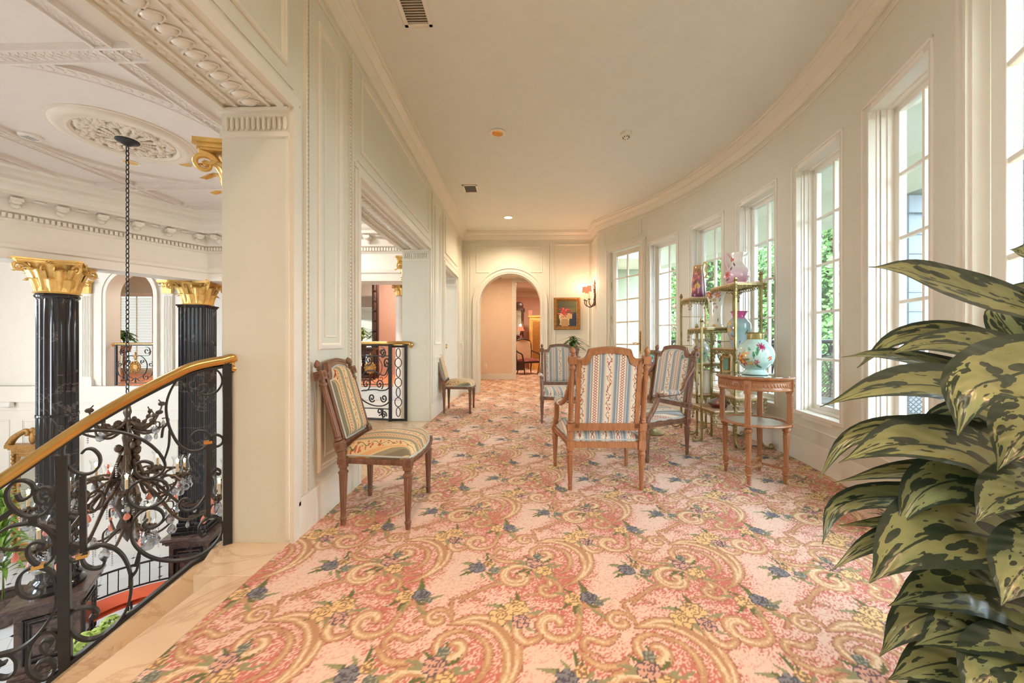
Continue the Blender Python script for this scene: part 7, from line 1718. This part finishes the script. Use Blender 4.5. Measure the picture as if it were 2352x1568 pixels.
for z, r_ in ((1.05, .030), (.84, .014), (.10, .014)): mb = MB(); mb.tube([Vector((arc(f, RR).x, arc(f, RR).y, z)) for f in [fa + (fb - fa) * k / 60 for k in range(61)]], r_, 6); mb.build('rail', 'iron', pr, smooth=60)
nb = 38
for k in range(nb + 1):
    f = fa + (fb - fa) * k / nb; p = arc(f, RR); mb = MB(); mb.tube([(p.x, p.y, -.04), (p.x, p.y, 1.04)], .015, 6); mb.build('baluster', 'iron', pr)
mb = MB()
for k in range(nb):
    f = fa + (fb - fa) * (k + .5) / nb; c = arc(f, RR); T = Vector((-math.sin(f), math.cos(f), 0)); hw_ = (fb - fa) / nb * RR / 2
    mb.tube([Vector((c.x, c.y, .945)) + T * (math.cos(a) * .092) + Vector((0, 0, math.sin(a) * .092)) for a in [2 * PI * j / 20 for j in range(20)]], .013, 5, closed=True)
    for s in (-1, 1): mb.tube(smoothpath([Vector((c.x, c.y, .40)) + T * s * hw_, Vector((c.x, c.y, .62)) + T * s * hw_ * .75, Vector((c.x, c.y, .83))], 4), .012, 5)
o = mb.build('ring_frieze', 'iron', pr, smooth=60)
# woven iron porch chairs
M['lattice'] = simple('weathered_iron_lattice', (92, 88, 78), .5, .3, var=.2, vs=20)
def porch_chair(name, label, loc, rz):
    t = thing(name, label, 'chair', loc, rz, 'woven metal porch chairs')
    def back(u, v): a = PI * (.04 + .92 * u); return Vector((.30 * math.cos(a), .27 * math.sin(a) * (1 + .25 * v), .40 + (.30 + .22 * math.sin(PI * u) ** 1.5) * v))
    mb = MB(); n = 26; m = 12
    for s in (-1, 1):
        for k in range(-m, n + m):
            P = [back(min(1, max(0, (k + s * j * 1.0) / n)), j / m) for j in range(m + 1) if 0 <= k + s * j <= n]
            if len(P) > 2: mb.tube(P, .004, 4)
    mb.build('woven_back', 'lattice', t, smooth=60)
    mb = MB(); mb.tube([back(k / 30, 1) for k in range(31)], .016, 8); mb.tube([back(k / 30, 0) for k in range(31)], .014, 8); mb.tube([(-.3, 0, .4), (-.28, -.25, .40), (0, -.3, .4), (.28, -.25, .40), (.3, 0, .4)], .014, 8); mb.build('frame', 'lattice', t, smooth=60)
    mb = MB(); mb.lathe([(0, .40), (.27, .40), (.29, .42), (.27, .47), (0, .49)], 28); mb.build('seat', 'lattice', t)
    for a in (.8, 2.3, 4.0, 5.4): mb = MB(); mb.tube([(.24 * math.cos(a), .24 * math.sin(a), .40), (.28 * math.cos(a), .28 * math.sin(a), 0)], .013, 7); mb.build('leg', 'lattice', t)
    return t
pcx = W(3.30, 3.98); a_ = porch_chair('porch_chair', 'woven metal porch chair behind the glass of the second nearest window', (pcx.x, pcx.y, -.04), -1.2)
dup(a_, W(3.35, 2.95, -.04), -.9, 'woven metal porch chair outside the nearest window, behind the plant leaves')
# house wing beyond the french door
mb = MB(); mb.b2(1.9, 9.0, -4, 3.62, 9.4, 5); struct(mb.build('wall_wing', 'ext'))
mb = MB(); mb.b2(3.0, 8.97, .4, 3.5, 9.0, 2.5); mb.b2(2.97, 8.94, .36, 3.53, 8.98, .42); struct(mb.build('trim_20', 'winwhite')); mb = MB(); mb.b2(3.08, 8.955, .5, 3.42, 8.968, 2.4); 
for z in (.95, 1.4, 1.85): mb.b2(3.08, 8.95, z, 3.42, 8.955, z + .01)
struct(mb.build('window_7', simple('dark_window_glass', (130, 146, 150), .1)))
# lawn and trees
mb = MB(); mb.b2(3.2, -80, -4.3, 170, 160, -4.2); o = mb.build('lawn', 'lawn'); tag(o, 'broad bright green lawn outside the windows, beyond the porch railing', 'lawn', kind='stuff')
def tree(label, x, y, h, rad, seed, nb_=9, base=-4.2, low=.25):
    t = thing('tree', label, 'tree', (x, y, base), 0, 'trees beyond the lawn'); rr = random.Random(seed); mb = MB()
    mb.tube(smoothpath([(0, 0, 0), (.1, .1, h * .25), (0, .2, h * .5), (.2, 0, h * .8)], 4), [h * .03 * (1 - .05 * k) for k in range(13)], 8)
    cs = []
    for k in range(nb_):
        a = rr.uniform(0, 6.28); z = h * rr.uniform(low, .9); r = rad * rr.uniform(.3, .9) * (1.1 - abs(z / h - .5)); c = Vector((r * math.cos(a), r * math.sin(a), z)); cs.append(c); mb.tube([(0, 0, z * .7), c], h * .008, 5)
    mb.build('trunk', 'limbs', t)
    mb = MB(); vs = []; fs = []
    for c in cs:
        for j in range(1300 if h > 12 else 260):
            d = Vector((rr.gauss(0, 1), rr.gauss(0, 1), rr.gauss(0, .8))); d = d.normalized() * rr.uniform(.5, 1.05) * rad * .42; p = c + d; s = (.105 if h > 12 else .26) * rr.uniform(.6, 1.3)
            u = Vector((rr.gauss(0, 1), rr.gauss(0, 1), rr.gauss(0, 1))).normalized(); v = u.orthogonal().normalized(); o_ = len(vs)
            vs += [p - u * s, p + v * s * .6, p + u * s, p - v * s * .6]; fs.append((o_, o_ + 1, o_ + 2, o_ + 3))
    mb.add(vs, fs); mb.build('foliage', 'treeleaf', t, flat=True)
rr = random.Random(77)
TL = [('broad leafy tree filling the view between the middle windows', 11.6, 13.2, 12.5, 3.6, 14, 15), ('leafy tree left of the tall tree behind the jug', 12.2, 24.5, 14, 4.2, 15, 14), ('tall leafy tree behind the middle windows, right of the brass shelf stand', 13.5, 16.5, 14, 4.6, 1, 16), ('leafy tree seen through the second nearest window', 22.5, 18.5, 13, 4.5, 2, 14), ('tall leafy tree seen through the farthest windows, left of the brass stand', 9.3, 19.5, 14, 4.6, 3, 16),
      ('tall leafy tree behind the jug on the brass stand', 15.5, 26, 15, 5, 11, 15),
      ('distant low tree right of centre beyond the lawn', 52, 36, 8, 6, 4, 10), ('distant tree in the line beyond the lawn, seen low in the middle windows', 40, 50, 9, 6, 5, 10), ('distant rounded tree behind the porch railing at the far windows', 27, 52, 9, 6, 6, 10), ('distant tree at the right end of the tree line', 60, 22, 9, 6, 7, 10), ('far tree on the horizon of the lawn', 75, 62, 11, 8, 8, 10), ('broad distant tree low on the left of the tree line', 16, 60, 10, 7, 9, 10), ('distant tree filling a gap in the tree line', 56, 56, 9, 7, 10, 10)]
for lab, x, y, h, r_, s_, nbb in TL: tree(lab, x, y, h, r_, s_, nbb, low=.32)
